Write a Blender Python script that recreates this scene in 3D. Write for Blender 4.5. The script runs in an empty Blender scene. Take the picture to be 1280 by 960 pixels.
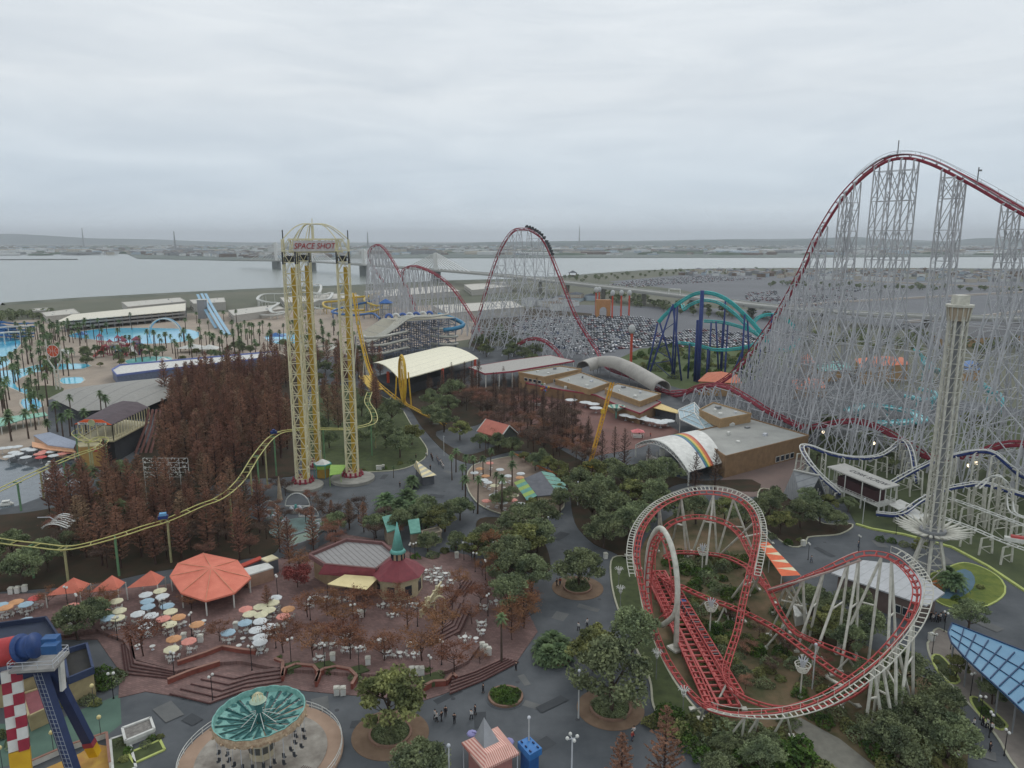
import bpy, math, random
from mathutils import Vector, Matrix
R = math.radians
PI = math.pi
random.seed(11)
scn = bpy.context.scene
# ------------------------------------------------------------------ camera
CAMH = 73.0
PITCH = R(11.25)
F = 905.0                       # focal length in pixels of a 1280 wide frame
cam_d = bpy.data.cameras.new('camera')
cam = bpy.data.objects.new('camera', cam_d)
scn.collection.objects.link(cam)
cam.location = (0, 0, CAMH)
cam.rotation_euler = (PI/2 - PITCH, 0, 0)
cam_d.sensor_width = 36.0
cam_d.lens = 36.0 * F / 1280.0
cam_d.clip_start = 0.5
cam_d.clip_end = 60000
scn.camera = cam
scn.render.engine = 'CYCLES'
scn.view_settings.view_transform = 'Standard'
scn.view_settings.look = 'None'
scn.view_settings.exposure = 0.04
scn.view_settings.gamma = 1.0
scn.cycles.max_bounces = 4
scn.cycles.diffuse_bounces = 3
scn.cycles.glossy_bounces = 2
scn.cycles.transmission_bounces = 2
scn.cycles.volume_bounces = 0
scn.cycles.transparent_max_bounces = 6
# ------------------------------------------------------------------ world: Nishita sky behind an overcast cloud deck
SUN_EL, SUN_AZ = R(38), R(200)
w = bpy.data.worlds.new('World'); scn.world = w; w.use_nodes = True
nt = w.node_tree; N = nt.nodes; L = nt.links; N.clear()
out = N.new('ShaderNodeOutputWorld'); bg = N.new('ShaderNodeBackground'); bg.inputs[1].default_value = 0.1
sky = N.new('ShaderNodeTexSky'); sky.sky_type = 'NISHITA'; sky.sun_disc = False
sky.sun_elevation = SUN_EL; sky.sun_rotation = SUN_AZ
tc = N.new('ShaderNodeTexCoord'); sep = N.new('ShaderNodeSeparateXYZ'); L.new(tc.outputs['Generated'], sep.inputs[0])
# cloud deck colour by elevation: pale grey above, bluer and darker at the horizon
ramp = N.new('ShaderNodeValToRGB'); L.new(sep.outputs['Z'], ramp.inputs[0])
e = ramp.color_ramp.elements
e[0].position = 0.0; e[0].color = (0.550, 0.625, 0.700, 1)
e[1].position = 0.36; e[1].color = (0.690, 0.728, 0.758, 1)
k = e.new(0.07); k.color = (0.545, 0.615, 0.685, 1)
k = e.new(0.18); k.color = (0.640, 0.680, 0.715, 1)
# clouds: flattened noise on the direction
mp = N.new('ShaderNodeMapping'); mp.inputs['Scale'].default_value = (1.6, 1.6, 9.0); L.new(tc.outputs['Generated'], mp.inputs[0])
n1 = N.new('ShaderNodeTexNoise'); n1.inputs['Scale'].default_value = 2.9; n1.inputs['Detail'].default_value = 7; n1.inputs['Roughness'].default_value = 0.55
n1.inputs['Distortion'].default_value = 0.5
L.new(mp.outputs[0], n1.inputs['Vector'])
cr = N.new('ShaderNodeValToRGB'); L.new(n1.outputs['Fac'], cr.inputs[0])
cr.color_ramp.elements[0].position = 0.32; cr.color_ramp.elements[0].color = (1.05, 1.07, 1.09, 1)
cr.color_ramp.elements[1].position = 0.68; cr.color_ramp.elements[1].color = (1.24, 1.235, 1.225, 1)
mul = N.new('ShaderNodeMixRGB'); mul.blend_type = 'MULTIPLY'; mul.inputs[0].default_value = 1
L.new(ramp.outputs[0], mul.inputs[1]); L.new(cr.outputs[0], mul.inputs[2])
sc = N.new('ShaderNodeMixRGB'); sc.blend_type = 'MULTIPLY'; sc.inputs[0].default_value = 1
L.new(mul.outputs[0], sc.inputs[1]); sc.inputs[2].default_value = (10.0, 10.0, 10.0, 1)
mixs = N.new('ShaderNodeMixRGB'); mixs.inputs[0].default_value = 0.94
L.new(sky.outputs[0], mixs.inputs[1]); L.new(sc.outputs[0], mixs.inputs[2])
L.new(mixs.outputs[0], bg.inputs[0]); L.new(bg.outputs[0], out.inputs[0])
sd = bpy.data.lights.new('sun', 'SUN'); sd.energy = 0.75; sd.angle = R(25); sd.color = (1.0, 0.97, 0.93)
so = bpy.data.objects.new('sun', sd); scn.collection.objects.link(so)
so.rotation_euler = (PI/2 - SUN_EL, 0, R(180) - SUN_AZ + R(180))
so.location = (0, 0, 200)
# ------------------------------------------------------------------ pixel helpers (1280x960 photo pixels -> world)
CP, SP = math.cos(PITCH), math.sin(PITCH)
def ray(px, py):
 a = (px - 640) / F; b = (480 - py) / F
 return Vector((a, CP + b * SP, -SP + b * CP))
def U(px, py, z=0.0, Y=None):
 d = ray(px, py)
 t = (Y / d.y) if Y is not None else ((z - CAMH) / d.z)
 return Vector((0, 0, CAMH)) + d * t
def proj(p):
 v = Vector(p) - Vector((0, 0, CAMH))
 dc = v.y * CP - v.z * SP; uc = v.y * SP + v.z * CP
 return (640 + F * v.x / dc, 480 - F * uc / dc)
def G2(px, py, z=0.0):
 p = U(px, py, z); return (p.x, p.y)
# ------------------------------------------------------------------ materials
def lin(v):
 v /= 255.0
 return v / 12.92 if v <= 0.04045 else ((v + 0.055) / 1.055) ** 2.4
def C(r, g, b): return (lin(r), lin(g), lin(b), 1)
_m = {}
def mat(name, col=None, rough=0.75, col2=None, scale=1.0, detail=4, metal=0.0, bump=0.0, spec=0.3, rnd=0.0, contrast=0.25, stretch=None):
 if name in _m: return _m[name]
 m = bpy.data.materials.new(name); m.use_nodes = True
 t = m.node_tree; n = t.nodes; l = t.links
 b = n['Principled BSDF']
 b.inputs['Roughness'].default_value = rough; b.inputs['Metallic'].default_value = metal
 b.inputs['Specular IOR Level'].default_value = spec
 if col2 is None: col2 = tuple(c * 0.72 for c in col[:3]) + (1,)
 g = n.new('ShaderNodeNewGeometry')
 src = g.outputs['Position']
 if stretch:
  mpp = n.new('ShaderNodeMapping'); mpp.inputs['Scale'].default_value = stretch; l.new(src, mpp.inputs[0]); src = mpp.outputs[0]
 no = n.new('ShaderNodeTexNoise'); no.inputs['Scale'].default_value = scale; no.inputs['Detail'].default_value = detail
 no.inputs['Roughness'].default_value = 0.6
 l.new(src, no.inputs['Vector'])
 r = n.new('ShaderNodeValToRGB'); r.color_ramp.elements[0].position = 0.5 - contrast; r.color_ramp.elements[1].position = 0.5 + contrast
 r.color_ramp.elements[0].color = col2; r.color_ramp.elements[1].color = col
 l.new(no.outputs['Fac'], r.inputs[0])
 o = r.outputs[0]
 if rnd:
  oi = n.new('ShaderNodeObjectInfo'); hs = n.new('ShaderNodeHueSaturation')
  mr = n.new('ShaderNodeMapRange'); mr.inputs[3].default_value = 1 - rnd; mr.inputs[4].default_value = 1 + rnd
  l.new(oi.outputs['Random'], mr.inputs[0]); l.new(mr.outputs[0], hs.inputs['Value'])
  mh = n.new('ShaderNodeMapRange'); mh.inputs[3].default_value = 0.5 + rnd * 0.03; mh.inputs[4].default_value = 0.5 + rnd * 0.14
  l.new(oi.outputs['Random'], mh.inputs[0]); l.new(mh.outputs[0], hs.inputs['Hue'])
  l.new(o, hs.inputs['Color']); o = hs.outputs[0]
 l.new(o, b.inputs['Base Color'])
 if bump:
  bp = n.new('ShaderNodeBump'); bp.inputs['Strength'].default_value = bump; bp.inputs['Distance'].default_value = 0.1
  l.new(no.outputs['Fac'], bp.inputs['Height']); l.new(bp.outputs[0], b.inputs['Normal'])
 _m[name] = m
 return m
def stripes(name, c1, c2, scale, rough=0.6, axis='X', uv=False, duty=0.5, ang=0):
 """bands along one object axis (roof seams, striped awnings)"""
 if name in _m: return _m[name]
 m = bpy.data.materials.new(name); m.use_nodes = True
 t = m.node_tree; n = t.nodes; l = t.links; b = n['Principled BSDF']; b.inputs['Roughness'].default_value = rough
 g = n.new('ShaderNodeNewGeometry'); mpp = n.new('ShaderNodeMapping'); mpp.inputs['Rotation'].default_value = (0, 0, ang)
 l.new(g.outputs['Position'], mpp.inputs[0])
 s = n.new('ShaderNodeSeparateXYZ'); l.new(mpp.outputs[0], s.inputs[0])
 a = n.new('ShaderNodeMath'); a.operation = 'MULTIPLY'; a.inputs[1].default_value = scale; l.new(s.outputs[axis], a.inputs[0])
 f = n.new('ShaderNodeMath'); f.operation = 'FRACT'; l.new(a.outputs[0], f.inputs[0])
 gt = n.new('ShaderNodeMath'); gt.operation = 'GREATER_THAN'; gt.inputs[1].default_value = duty; l.new(f.outputs[0], gt.inputs[0])
 no = n.new('ShaderNodeTexNoise'); no.inputs['Scale'].default_value = 0.9; no.inputs['Detail'].default_value = 5; l.new(g.outputs['Position'], no.inputs['Vector'])
 mx = n.new('ShaderNodeMixRGB'); mx.inputs[1].default_value = c1; mx.inputs[2].default_value = c2; l.new(gt.outputs[0], mx.inputs[0])
 mr = n.new('ShaderNodeMapRange'); mr.inputs[3].default_value = 0.75; mr.inputs[4].default_value = 1.15; l.new(no.outputs['Fac'], mr.inputs[0])
 mm = n.new('ShaderNodeMixRGB'); mm.blend_type = 'MULTIPLY'; mm.inputs[0].default_value = 1; l.new(mx.outputs[0], mm.inputs[1]); l.new(mr.outputs[0], mm.inputs[2])
 l.new(mm.outputs[0], b.inputs['Base Color'])
 _m[name] = m
 return m
def emit(name, col, st):
 if name in _m: return _m[name]
 m = bpy.data.materials.new(name); m.use_nodes = True
 b = m.node_tree.nodes['Principled BSDF']; b.inputs['Base Color'].default_value = col
 b.inputs['Emission Color'].default_value = col; b.inputs['Emission Strength'].default_value = st
 _m[name] = m
 return m
# palette
white = mat('white_paint', C(222, 222, 216), 0.5, C(186, 186, 180), 0.6)
cream = mat('cream_paint', C(226, 216, 178), 0.55, C(196, 186, 150), 0.5)
offwhite = mat('aged_white_paint', C(214, 212, 200), 0.55, C(168, 166, 155), 0.9)
steel = mat('pale_steel', C(206, 208, 212), 0.5, C(172, 176, 182), 0.3)
dragonw = mat('dragon_steel', C(200, 200, 202), 0.6, C(164, 166, 170), 0.2)
grey = mat('grey_paint', C(140, 142, 144), 0.6)
dgrey = mat('dark_grey', C(70, 72, 76), 0.7)
black = mat('black_paint', C(34, 34, 37), 0.5)
red = mat('coaster_red', C(194, 88, 84), 0.6, C(150, 66, 64), 0.9)
darkred = mat('dark_red', C(162, 62, 76), 0.6, C(130, 48, 62), 0.5)
maroon = mat('maroon_roof', C(136, 66, 72), 0.7, C(110, 54, 60), 0.8)
orange = mat('orange_canvas', C(226, 136, 114), 0.85, C(206, 114, 94), 0.4)
orange2 = mat('orange_panel', C(206, 122, 92), 0.75)
yellow = mat('yellow_paint', C(216, 178, 66), 0.55, C(186, 148, 48), 0.5)
ygreen = mat('yellow_green_rail', C(206, 200, 130), 0.5, C(170, 166, 100), 0.8)
green = mat('green_paint', C(110, 150, 110), 0.6)
lime = mat('lime_canvas', C(150, 190, 84), 0.6)
teal = mat('teal_paint', C(92, 166, 158), 0.5, C(62, 138, 134), 0.9)
tealroof = mat('teal_roof', C(108, 162, 146), 0.6, C(80, 132, 120), 0.8)
navy = mat('navy_paint', C(44, 62, 120), 0.5)
blue = mat('blue_paint', C(58, 110, 172), 0.45)
deepblue = mat('deep_blue', C(44, 54, 80), 0.6)
navyroof = mat('navy_deck', C(54, 62, 80), 0.7)
poolblue = mat('pool_water', C(74, 172, 220), 0.12, C(110, 208, 224), 0.02, spec=0.5)
tan = mat('tan_wall', C(176, 146, 108), 0.8, C(150, 124, 92), 0.4)
tan2 = mat('brown_wall', C(150, 122, 92), 0.85, C(124, 100, 76), 0.5)
roofgrey = mat('flat_roof_grey', C(168, 168, 162), 0.85, C(140, 140, 136), 0.12)
slate = mat('slate_roof', C(104, 106, 112), 0.8, C(80, 82, 88), 0.6)
concrete = mat('concrete', C(158, 156, 148), 0.9, C(124, 122, 116), 0.35, bump=0.1)
ivory = stripes('ivory_roof', C(236, 230, 204), C(214, 208, 182), 0.22, 0.6, 'X', duty=0.94, ang=R(25))
skin = mat('skin', C(214, 168, 140), 0.6)
glass = mat('dark_glass', C(48, 56, 66), 0.15, spec=0.6)
wood = mat('wood_brown', C(110, 74, 52), 0.8)
barkm = mat('bark', C(96, 82, 72), 0.95, C(60, 50, 44), 3.0, stretch=(1, 1, 0.2))
barkred = mat('redwood_bark', C(84, 62, 56), 0.95, C(54, 42, 38), 2.0, stretch=(1, 1, 0.2))
kerbm = mat('kerb_stone', C(184, 182, 160), 0.85)
kerby = mat('lime_kerb', C(186, 196, 116), 0.8)
# ground
asphalt = mat('asphalt_path', C(98, 101, 104), 0.85, C(68, 72, 76), 0.13, detail=12, bump=0.15, contrast=0.22)
asph2 = mat('asphalt_lot', C(112, 114, 118), 0.9, C(92, 94, 98), 0.01, detail=8)
soil = mat('garden_soil', C(120, 100, 78), 1.0, C(62, 68, 42), 0.16, detail=10, bump=0.3, contrast=0.16)
darksoil = mat('leaf_litter', C(74, 54, 42), 1.0, C(40, 46, 30), 0.22, detail=10, bump=0.3)
lawn = mat('lawn', C(86, 96, 60), 1.0, C(56, 64, 42), 0.5, detail=9, bump=0.3)
sand = mat('sand_deck', C(176, 160, 144), 0.95, C(142, 132, 120), 0.05, detail=7)
landm = mat('land', C(116, 114, 100), 1.0, C(82, 88, 72), 0.006, detail=10)
flat_land = mat('plain', C(118, 124, 118), 1.0, C(84, 96, 92), 0.0016, detail=12)
def bricks(name, c1, c2, cm, sx, sy, ang):
 m = bpy.data.materials.new(name); m.use_nodes = True
 n = m.node_tree.nodes; l = m.node_tree.links; b = n['Principled BSDF']; b.inputs['Roughness'].default_value = 0.85
 g = n.new('ShaderNodeNewGeometry'); mpp = n.new('ShaderNodeMapping'); mpp.inputs['Rotation'].default_value = (0, 0, ang)
 l.new(g.outputs['Position'], mpp.inputs[0])
 bt = n.new('ShaderNodeTexBrick'); bt.inputs['Scale'].default_value = 1; bt.inputs['Brick Width'].default_value = sx; bt.inputs['Row Height'].default_value = sy
 bt.inputs['Mortar Size'].default_value = 0.03; bt.inputs['Color1'].default_value = c1; bt.inputs['Color2'].default_value = c2; bt.inputs['Mortar'].default_value = cm
 l.new(mpp.outputs[0], bt.inputs['Vector'])
 no = n.new('ShaderNodeTexNoise'); no.inputs['Scale'].default_value = 0.25; no.inputs['Detail'].default_value = 8; l.new(g.outputs['Position'], no.inputs['Vector'])
 mr = n.new('ShaderNodeMapRange'); mr.inputs[3].default_value = 0.45; mr.inputs[4].default_value = 1.5; l.new(no.outputs['Fac'], mr.inputs[0])
 mm = n.new('ShaderNodeMixRGB'); mm.blend_type = 'MULTIPLY'; mm.inputs[0].default_value = 1; l.new(bt.outputs[0], mm.inputs[1]); l.new(mr.outputs[0], mm.inputs[2])
 l.new(mm.outputs[0], b.inputs['Base Color'])
 return m
brick = bricks('brick_paving', C(130, 102, 96), C(110, 86, 82), C(96, 74, 70), 0.9, 0.45, R(20))
brickw = mat('brick_wall', C(146, 84, 72), 0.85, C(112, 62, 54), 0.7)
brickdk = mat('brick_dark_edge', C(78, 48, 46), 0.9)
# ------------------------------------------------------------------ mesh builder
COL = scn.collection
class MB:
 def __init__(s): s.v = []; s.f = []; s.mi = []; s.k = 0
 def add(s, vs, fs):
  o = len(s.v); s.v += [tuple(p) for p in vs]
  for f in fs: s.f.append(tuple(i + o for i in f)); s.mi.append(s.k)
  return s
 def box(s, x, y, z0, sx, sy, sz, rz=0.0):
  c, n = math.cos(rz), math.sin(rz); hx, hy = sx / 2, sy / 2
  vs = []
  for zz in (z0, z0 + sz):
   for a, b in ((-hx, -hy), (hx, -hy), (hx, hy), (-hx, hy)): vs.append((x + a * c - b * n, y + a * n + b * c, zz))
  return s.add(vs, [(3, 2, 1, 0), (4, 5, 6, 7), (0, 1, 5, 4), (1, 2, 6, 5), (2, 3, 7, 6), (3, 0, 4, 7)])
 def bar(s, p, q, w=0.2, h=None):
  p = Vector(p); q = Vector(q); d = q - p
  if d.length < 1e-5: return s
  h = h or w; d.normalize()
  up = Vector((0, 0, 1)) if abs(d.z) < 0.95 else Vector((0, 1, 0))
  a = d.cross(up).normalized() * (w / 2); b = a.cross(d).normalized() * (h / 2)
  vs = [p - a - b, p + a - b, p + a + b, p - a + b, q - a - b, q + a - b, q + a + b, q - a + b]
  return s.add(vs, [(3, 2, 1, 0), (4, 5, 6, 7), (0, 1, 5, 4), (1, 2, 6, 5), (2, 3, 7, 6), (3, 0, 4, 7)])
 def tube(s, pts, r, n=6, closed=False, cap=True):
  pts = [Vector(p) for p in pts]; m = len(pts)
  if m < 2: return s
  rs = r if isinstance(r, (list, tuple)) else [r] * m
  vs = []; prev = None
  for i, p in enumerate(pts):
   a = pts[(i - 1) % m] if (i > 0 or closed) else p
   b = pts[(i + 1) % m] if (i < m - 1 or closed) else p
   t = (b - a).normalized()
   if prev is None:
    u = t.cross(Vector((0, 0, 1)));
    if u.length < 0.1: u = t.cross(Vector((0, 1, 0)))
   else: u = prev - t * prev.dot(t)
   if u.length < 1e-6: u = Vector((1, 0, 0))
   u.normalize(); prev = u; v = t.cross(u)
   for j in range(n):
    an = 2 * PI * j / n; vs.append(p + (u * math.cos(an) + v * math.sin(an)) * rs[i])
  fs = []
  for i in range(m if closed else m - 1):
   k = (i + 1) % m
   for j in range(n):
    j2 = (j + 1) % n; fs.append((i * n + j, i * n + j2, k * n + j2, k * n + j))
  if cap and not closed: fs.append(tuple(range(n))[::-1]); fs.append(tuple((m - 1) * n + j for j in range(n)))
  return s.add(vs, fs)
 def cyl(s, x, y, z0, z1, r0, r1=None, n=12):
  r1 = r0 if r1 is None else r1
  vs = [(x + r0 * math.cos(2 * PI * j / n), y + r0 * math.sin(2 * PI * j / n), z0) for j in range(n)]
  if r1 < 1e-4:
   vs.append((x, y, z1)); return s.add(vs, [(j, (j + 1) % n, n) for j in range(n)] + [tuple(range(n))[::-1]])
  vs += [(x + r1 * math.cos(2 * PI * j / n), y + r1 * math.sin(2 * PI * j / n), z1) for j in range(n)]
  return s.add(vs, [(j, (j + 1) % n, n + (j + 1) % n, n + j) for j in range(n)] + [tuple(range(n))[::-1], tuple(range(n, 2 * n))])
 def prism(s, poly, z0, z1):
  n = len(poly)
  ar = sum(poly[i][0] * poly[(i + 1) % n][1] - poly[(i + 1) % n][0] * poly[i][1] for i in range(n))
  if ar < 0: poly = poly[::-1]
  vs = [(p[0], p[1], z0) for p in poly] + [(p[0], p[1], z1) for p in poly]
  return s.add(vs, [(j, (j + 1) % n, n + (j + 1) % n, n + j) for j in range(n)] + [tuple(range(n))[::-1], tuple(range(n, 2 * n))])
 def sheet(s, poly, z):
  n = len(poly)
  ar = sum(poly[i][0] * poly[(i + 1) % n][1] - poly[(i + 1) % n][0] * poly[i][1] for i in range(n))
  if ar < 0: poly = poly[::-1]
  return s.add([(p[0], p[1], z) for p in poly], [tuple(range(n))])
 def hip(s, poly, z0, apex):
  n = len(poly)
  ar = sum(poly[i][0] * poly[(i + 1) % n][1] - poly[(i + 1) % n][0] * poly[i][1] for i in range(n))
  if ar < 0: poly = poly[::-1]
  vs = [(p[0], p[1], z0) for p in poly] + [tuple(apex)]
  return s.add(vs, [(j, (j + 1) % n, n) for j in range(n)] + [tuple(range(n))[::-1]])
 def ball(s, x, y, z, r, n=8, m=6, sz=1.0):
  vs = [(x, y, z - r * sz)]
  for i in range(1, m):
   a = -PI / 2 + PI * i / m
   for j in range(n): vs.append((x + r * math.cos(a) * math.cos(2 * PI * j / n), y + r * math.cos(a) * math.sin(2 * PI * j / n), z + r * sz * math.sin(a)))
  vs.append((x, y, z + r * sz)); fs = []
  for j in range(n): fs.append((0, 1 + (j + 1) % n, 1 + j)); fs.append((len(vs) - 1, 1 + (m - 2) * n + j, 1 + (m - 2) * n + (j + 1) % n))
  for i in range(m - 2):
   for j in range(n):
    a = 1 + i * n + j; b = 1 + i * n + (j + 1) % n; fs.append((a, b, b + n, a + n))
  return s.add(vs, fs)
 def build(s, name, m, parent=None, smooth=False):
  if not s.v: return None
  me = bpy.data.meshes.new(name); me.from_pydata(s.v, [], s.f); me.update()
  for x in (m if isinstance(m, (list, tuple)) else [m]): me.materials.append(x)
  if isinstance(m, (list, tuple)): me.polygons.foreach_set('material_index', s.mi)
  if smooth: me.polygons.foreach_set('use_smooth', [True] * len(me.polygons))
  o = bpy.data.objects.new(name, me); COL.objects.link(o)
  if parent is not None:
   o.parent = parent
   root = parent
   M = Matrix.Identity(4)
   chain = []
   while root is not None: chain.append(root); root = root.parent
   for q in reversed(chain): M = M @ q.matrix_basis
   if M != Matrix.Identity(4): me.transform(M.inverted())
  return o
def tag(o, label, cat, group=None, kind=None):
 if label: o['label'] = label
 if cat: o['category'] = cat
 if group: o['group'] = group
 if kind: o['kind'] = kind
 return o
def thing(name, label, cat, loc=(0, 0, 0), rz=0, group=None):
 o = bpy.data.objects.new(name, None); COL.objects.link(o); o.empty_display_size = 0.5
 o.location = loc; o.rotation_euler = (0, 0, rz)
 return tag(o, label, cat, group)
def struct(name, mb, m):
 o = mb.build(name, m); o['kind'] = 'structure'; return o
_kids = {}
def dup(root, loc=None, rz=None, sc=None, label=None, group=None, cat=None):
 """copy of a thing with its parts and sub-parts"""
 if root.name not in _kids: _kids[root.name] = [(c, list(c.children)) for c in root.children]
 r = root.copy(); COL.objects.link(r)
 if loc is not None: r.location = loc
 if rz is not None: r.rotation_euler = (0, 0, rz)
 if sc is not None: r.scale = sc if isinstance(sc, (tuple, list)) else (sc, sc, sc)
 if label: r['label'] = label
 if group: r['group'] = group
 for ch, gs in _kids[root.name]:
  c = ch.copy(); COL.objects.link(c); c.parent = r
  for g in gs:
   d = g.copy(); COL.objects.link(d); d.parent = c
 return r
_used = set()
def place(root, loc, rz=0, sc=1.0, label=None, group=None):
 """first call moves the template itself, later calls copy it"""
 if root.name not in _used:
  if root.name not in _kids: _kids[root.name] = [(c, list(c.children)) for c in root.children]
  _used.add(root.name); root.location = loc; root.rotation_euler = (0, 0, rz)
  root.scale = sc if isinstance(sc, (tuple, list)) else (sc, sc, sc)
  if label: root['label'] = label
  if group: root['group'] = group
  return root
 return dup(root, loc, rz, sc, label, group)
def drop_unused(*roots):
 for r in roots:
  if r.name not in _used:
   for c in list(r.children):
    for g in list(c.children): bpy.data.objects.remove(g)
    bpy.data.objects.remove(c)
   bpy.data.objects.remove(r)
def spline(P, step=1.0, closed=False):
 P = [Vector(p) for p in P]; n = len(P); o = []
 for i in range(n if closed else n - 1):
  p1, p2 = P[i], P[(i + 1) % n]
  p0 = P[(i - 1) % n] if (closed or i > 0) else p1 * 2 - p2
  p3 = P[(i + 2) % n] if (closed or i < n - 2) else p2 * 2 - p1
  k = max(2, int((p2 - p1).length / step))
  for j in range(k):
   t = j / k
   o.append(0.5 * ((2 * p1) + (p2 - p0) * t + (2 * p0 - 5 * p1 + 4 * p2 - p3) * t * t + (3 * p1 - p0 - 3 * p2 + p3) * t ** 3))
 if not closed: o.append(P[-1])
 return o
def text_mesh(s, size, mtl, name, parent, M, shear=0.0, depth=0.03):
 cu = bpy.data.curves.new('t', 'FONT'); cu.body = s; cu.size = size; cu.align_x = 'CENTER'; cu.align_y = 'CENTER'; cu.extrude = depth; cu.shear = shear
 to = bpy.data.objects.new('t', cu); COL.objects.link(to)
 bpy.context.view_layer.update()
 me = bpy.data.meshes.new_from_object(to)
 bpy.data.objects.remove(to); me.name = name
 me.materials.clear(); me.materials.append(mtl); me.transform(M)
 o = bpy.data.objects.new(name, me); COL.objects.link(o)
 if parent is not None:
  o.parent = parent
  if parent.matrix_basis != Matrix.Identity(4): me.transform(parent.matrix_basis.inverted())
 return o
# ------------------------------------------------------------------ where a thing stands, told by its neighbours
LM = [((325, 900), 'the turquoise wave swinger'), ((60, 850), 'the checkered ride tower'), ((262, 722), 'the big orange tent'),
 ((135, 728), 'the small orange tents'), ((497, 712), 'the spired restaurant'), ((420, 730), 'the yellow restaurant awning'),
 ((425, 855), 'the curved brick planters'), ((590, 720), 'the brown brick steps'), ((230, 855), 'the wide brick stairs'),
 ((488, 905), 'the round planter by the swinger'), ((632, 868), 'the low hedge circle'), ((615, 935), 'the pink roofed kiosk'),
 ((765, 880), 'the largest round planter'), ((693, 815), 'the palm circle'), ((722, 735), 'the upper round planter'),
 ((380, 590), 'the white tower trio'), ((440, 590), 'the drop tower deck'), ((540, 590), 'the cream pyramid kiosk'), ((340, 640), 'the children ride arches'),
 ((210, 600), 'the middle of the redwood grove'), ((110, 560), 'the orange gabled station'), ((60, 660), 'the striped wave roof'), ((300, 480), 'the back of the redwood grove'),
 ((640, 610), 'the palm terrace cafe'), ((690, 610), 'the teal scalloped kiosk'), ((620, 540), 'the red gable hall'), ((505, 490), 'the yellow loop'),
 ((740, 540), 'the leaning yellow crane arm'), ((855, 575), 'the rainbow canopy'), ((790, 510), 'the green flower canopy'), ((690, 490), 'the red trimmed halls'),
 ((960, 560), 'the long tan hall'), ((1000, 610), 'the grey gable hut'), ((1080, 600), 'the corkscrew station'), ((1160, 700), 'the spiked white tower'),
 ((975, 700), 'the orange zigzag canopy'), ((1110, 725), 'the grey sheet roof'), ((1230, 830), 'the blue glass canopy'), ((1215, 735), 'the oval lawn'),
 ((850, 720), 'the white coaster loop'), ((940, 790), 'the red coaster garden'), ((1130, 880), 'the right coaster supports'), ((880, 900), 'the lower coaster bend'),
 ((900, 440), 'the turquoise coaster'), ((660, 430), 'the second dragon hill'), ((470, 400), 'the yellow and blue slides'), ((330, 400), 'the white winding slides'),
 ((520, 420), 'the grey slide tower'), ((70, 450), 'the basketball sign'), ((205, 415), 'the wave pool arches'), ((140, 400), 'the long pool grandstand'),
 ((265, 390), 'the tall blue slide'), ((250, 455), 'the blue edged arcade roof'), ((150, 490), 'the grey pavilion roof'), ((20, 420), 'the far left blue slides'), ((20, 560), 'the boat pond'), ((1230, 640), 'the white coaster frames')]
def near(px, py):
 b = min(LM, key=lambda q: (q[0][0] - px) ** 2 + ((q[0][1] - py) * 1.6) ** 2)
 dx = px - b[0][0]; dy = (py - b[0][1]) * 1.6
 if abs(dx) < 9 and abs(dy) < 9: return 'right beside ' + b[1]
 if abs(dx) > abs(dy): return ('right of ' if dx > 0 else 'left of ') + b[1]
 return ('in front of ' if dy > 0 else 'behind ') + b[1]
# ================================================================== SETTING
def px_poly(pts, z=0.0): return [G2(a, b, z) for a, b in pts]
# land the park and the parking fields stand on
shore = [(-700, 425), (0, 381), (100, 374), (210, 368), (330, 362), (460, 357), (560, 352), (640, 350), (700, 347), (740, 343), (800, 339), (870, 337), (960, 336), (1120, 336), (1280, 337), (2100, 345)]
land = px_poly(shore)
near_edge = [(1500, 300), (1500, -300), (-1500, -300), (-1500, 250)]
mb = MB(); mb.prism(land + [(land[-1][0], -300), (-1700, -300)], -6, 0)
g = struct('ground', mb, landm)
# sea and river
def waterm():
 m = bpy.data.materials.new('bay_water'); m.use_nodes = True
 n = m.node_tree.nodes; l = m.node_tree.links; b = n['Principled BSDF']
 b.inputs['Base Color'].default_value = C(122, 128, 122); b.inputs['Roughness'].default_value = 0.22; b.inputs['Specular IOR Level'].default_value = 0.5
 g_ = n.new('ShaderNodeNewGeometry'); no = n.new('ShaderNodeTexNoise'); no.inputs['Scale'].default_value = 0.22; no.inputs['Detail'].default_value = 6
 l.new(g_.outputs['Position'], no.inputs['Vector']); bp = n.new('ShaderNodeBump'); bp.inputs['Strength'].default_value = 0.35; bp.inputs['Distance'].default_value = 1.0
 l.new(no.outputs['Fac'], bp.inputs['Height']); l.new(bp.outputs[0], b.inputs['Normal'])
 return m
bay = waterm()
mb = MB(); mb.sheet([(-26000, -2000), (26000, -2000), (26000, 30000), (-26000, 30000)], -2.0)
struct('water', mb, bay)
# far plain, with the spit on the left
far = [(-9000, 312.5), (-400, 312.5), (150, 313), (158, 317), (172, 323), (300, 325.5), (345, 326), (392, 325), (440, 322.5), (640, 322), (960, 321.5), (1280, 320.5), (9000, 320)]
fp = [G2(min(max(a, -3000), 4300), b, 0) for a, b in far]
mb = MB(); mb.prism(fp + [(24000, 24000), (-24000, 24000)], -4, 0)
struct('far_plain', mb, flat_land)
mb = MB(); a = U(-200, 325); b = U(97, 324); mb.bar((a.x, a.y, -1), (b.x, b.y, -1), 8, 4); tag(mb.build('breakwater', mat('breakwater_stone', C(96, 98, 96), 0.9)), 'long dark stone breakwater lying across the bay water at left', 'breakwater')
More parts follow.
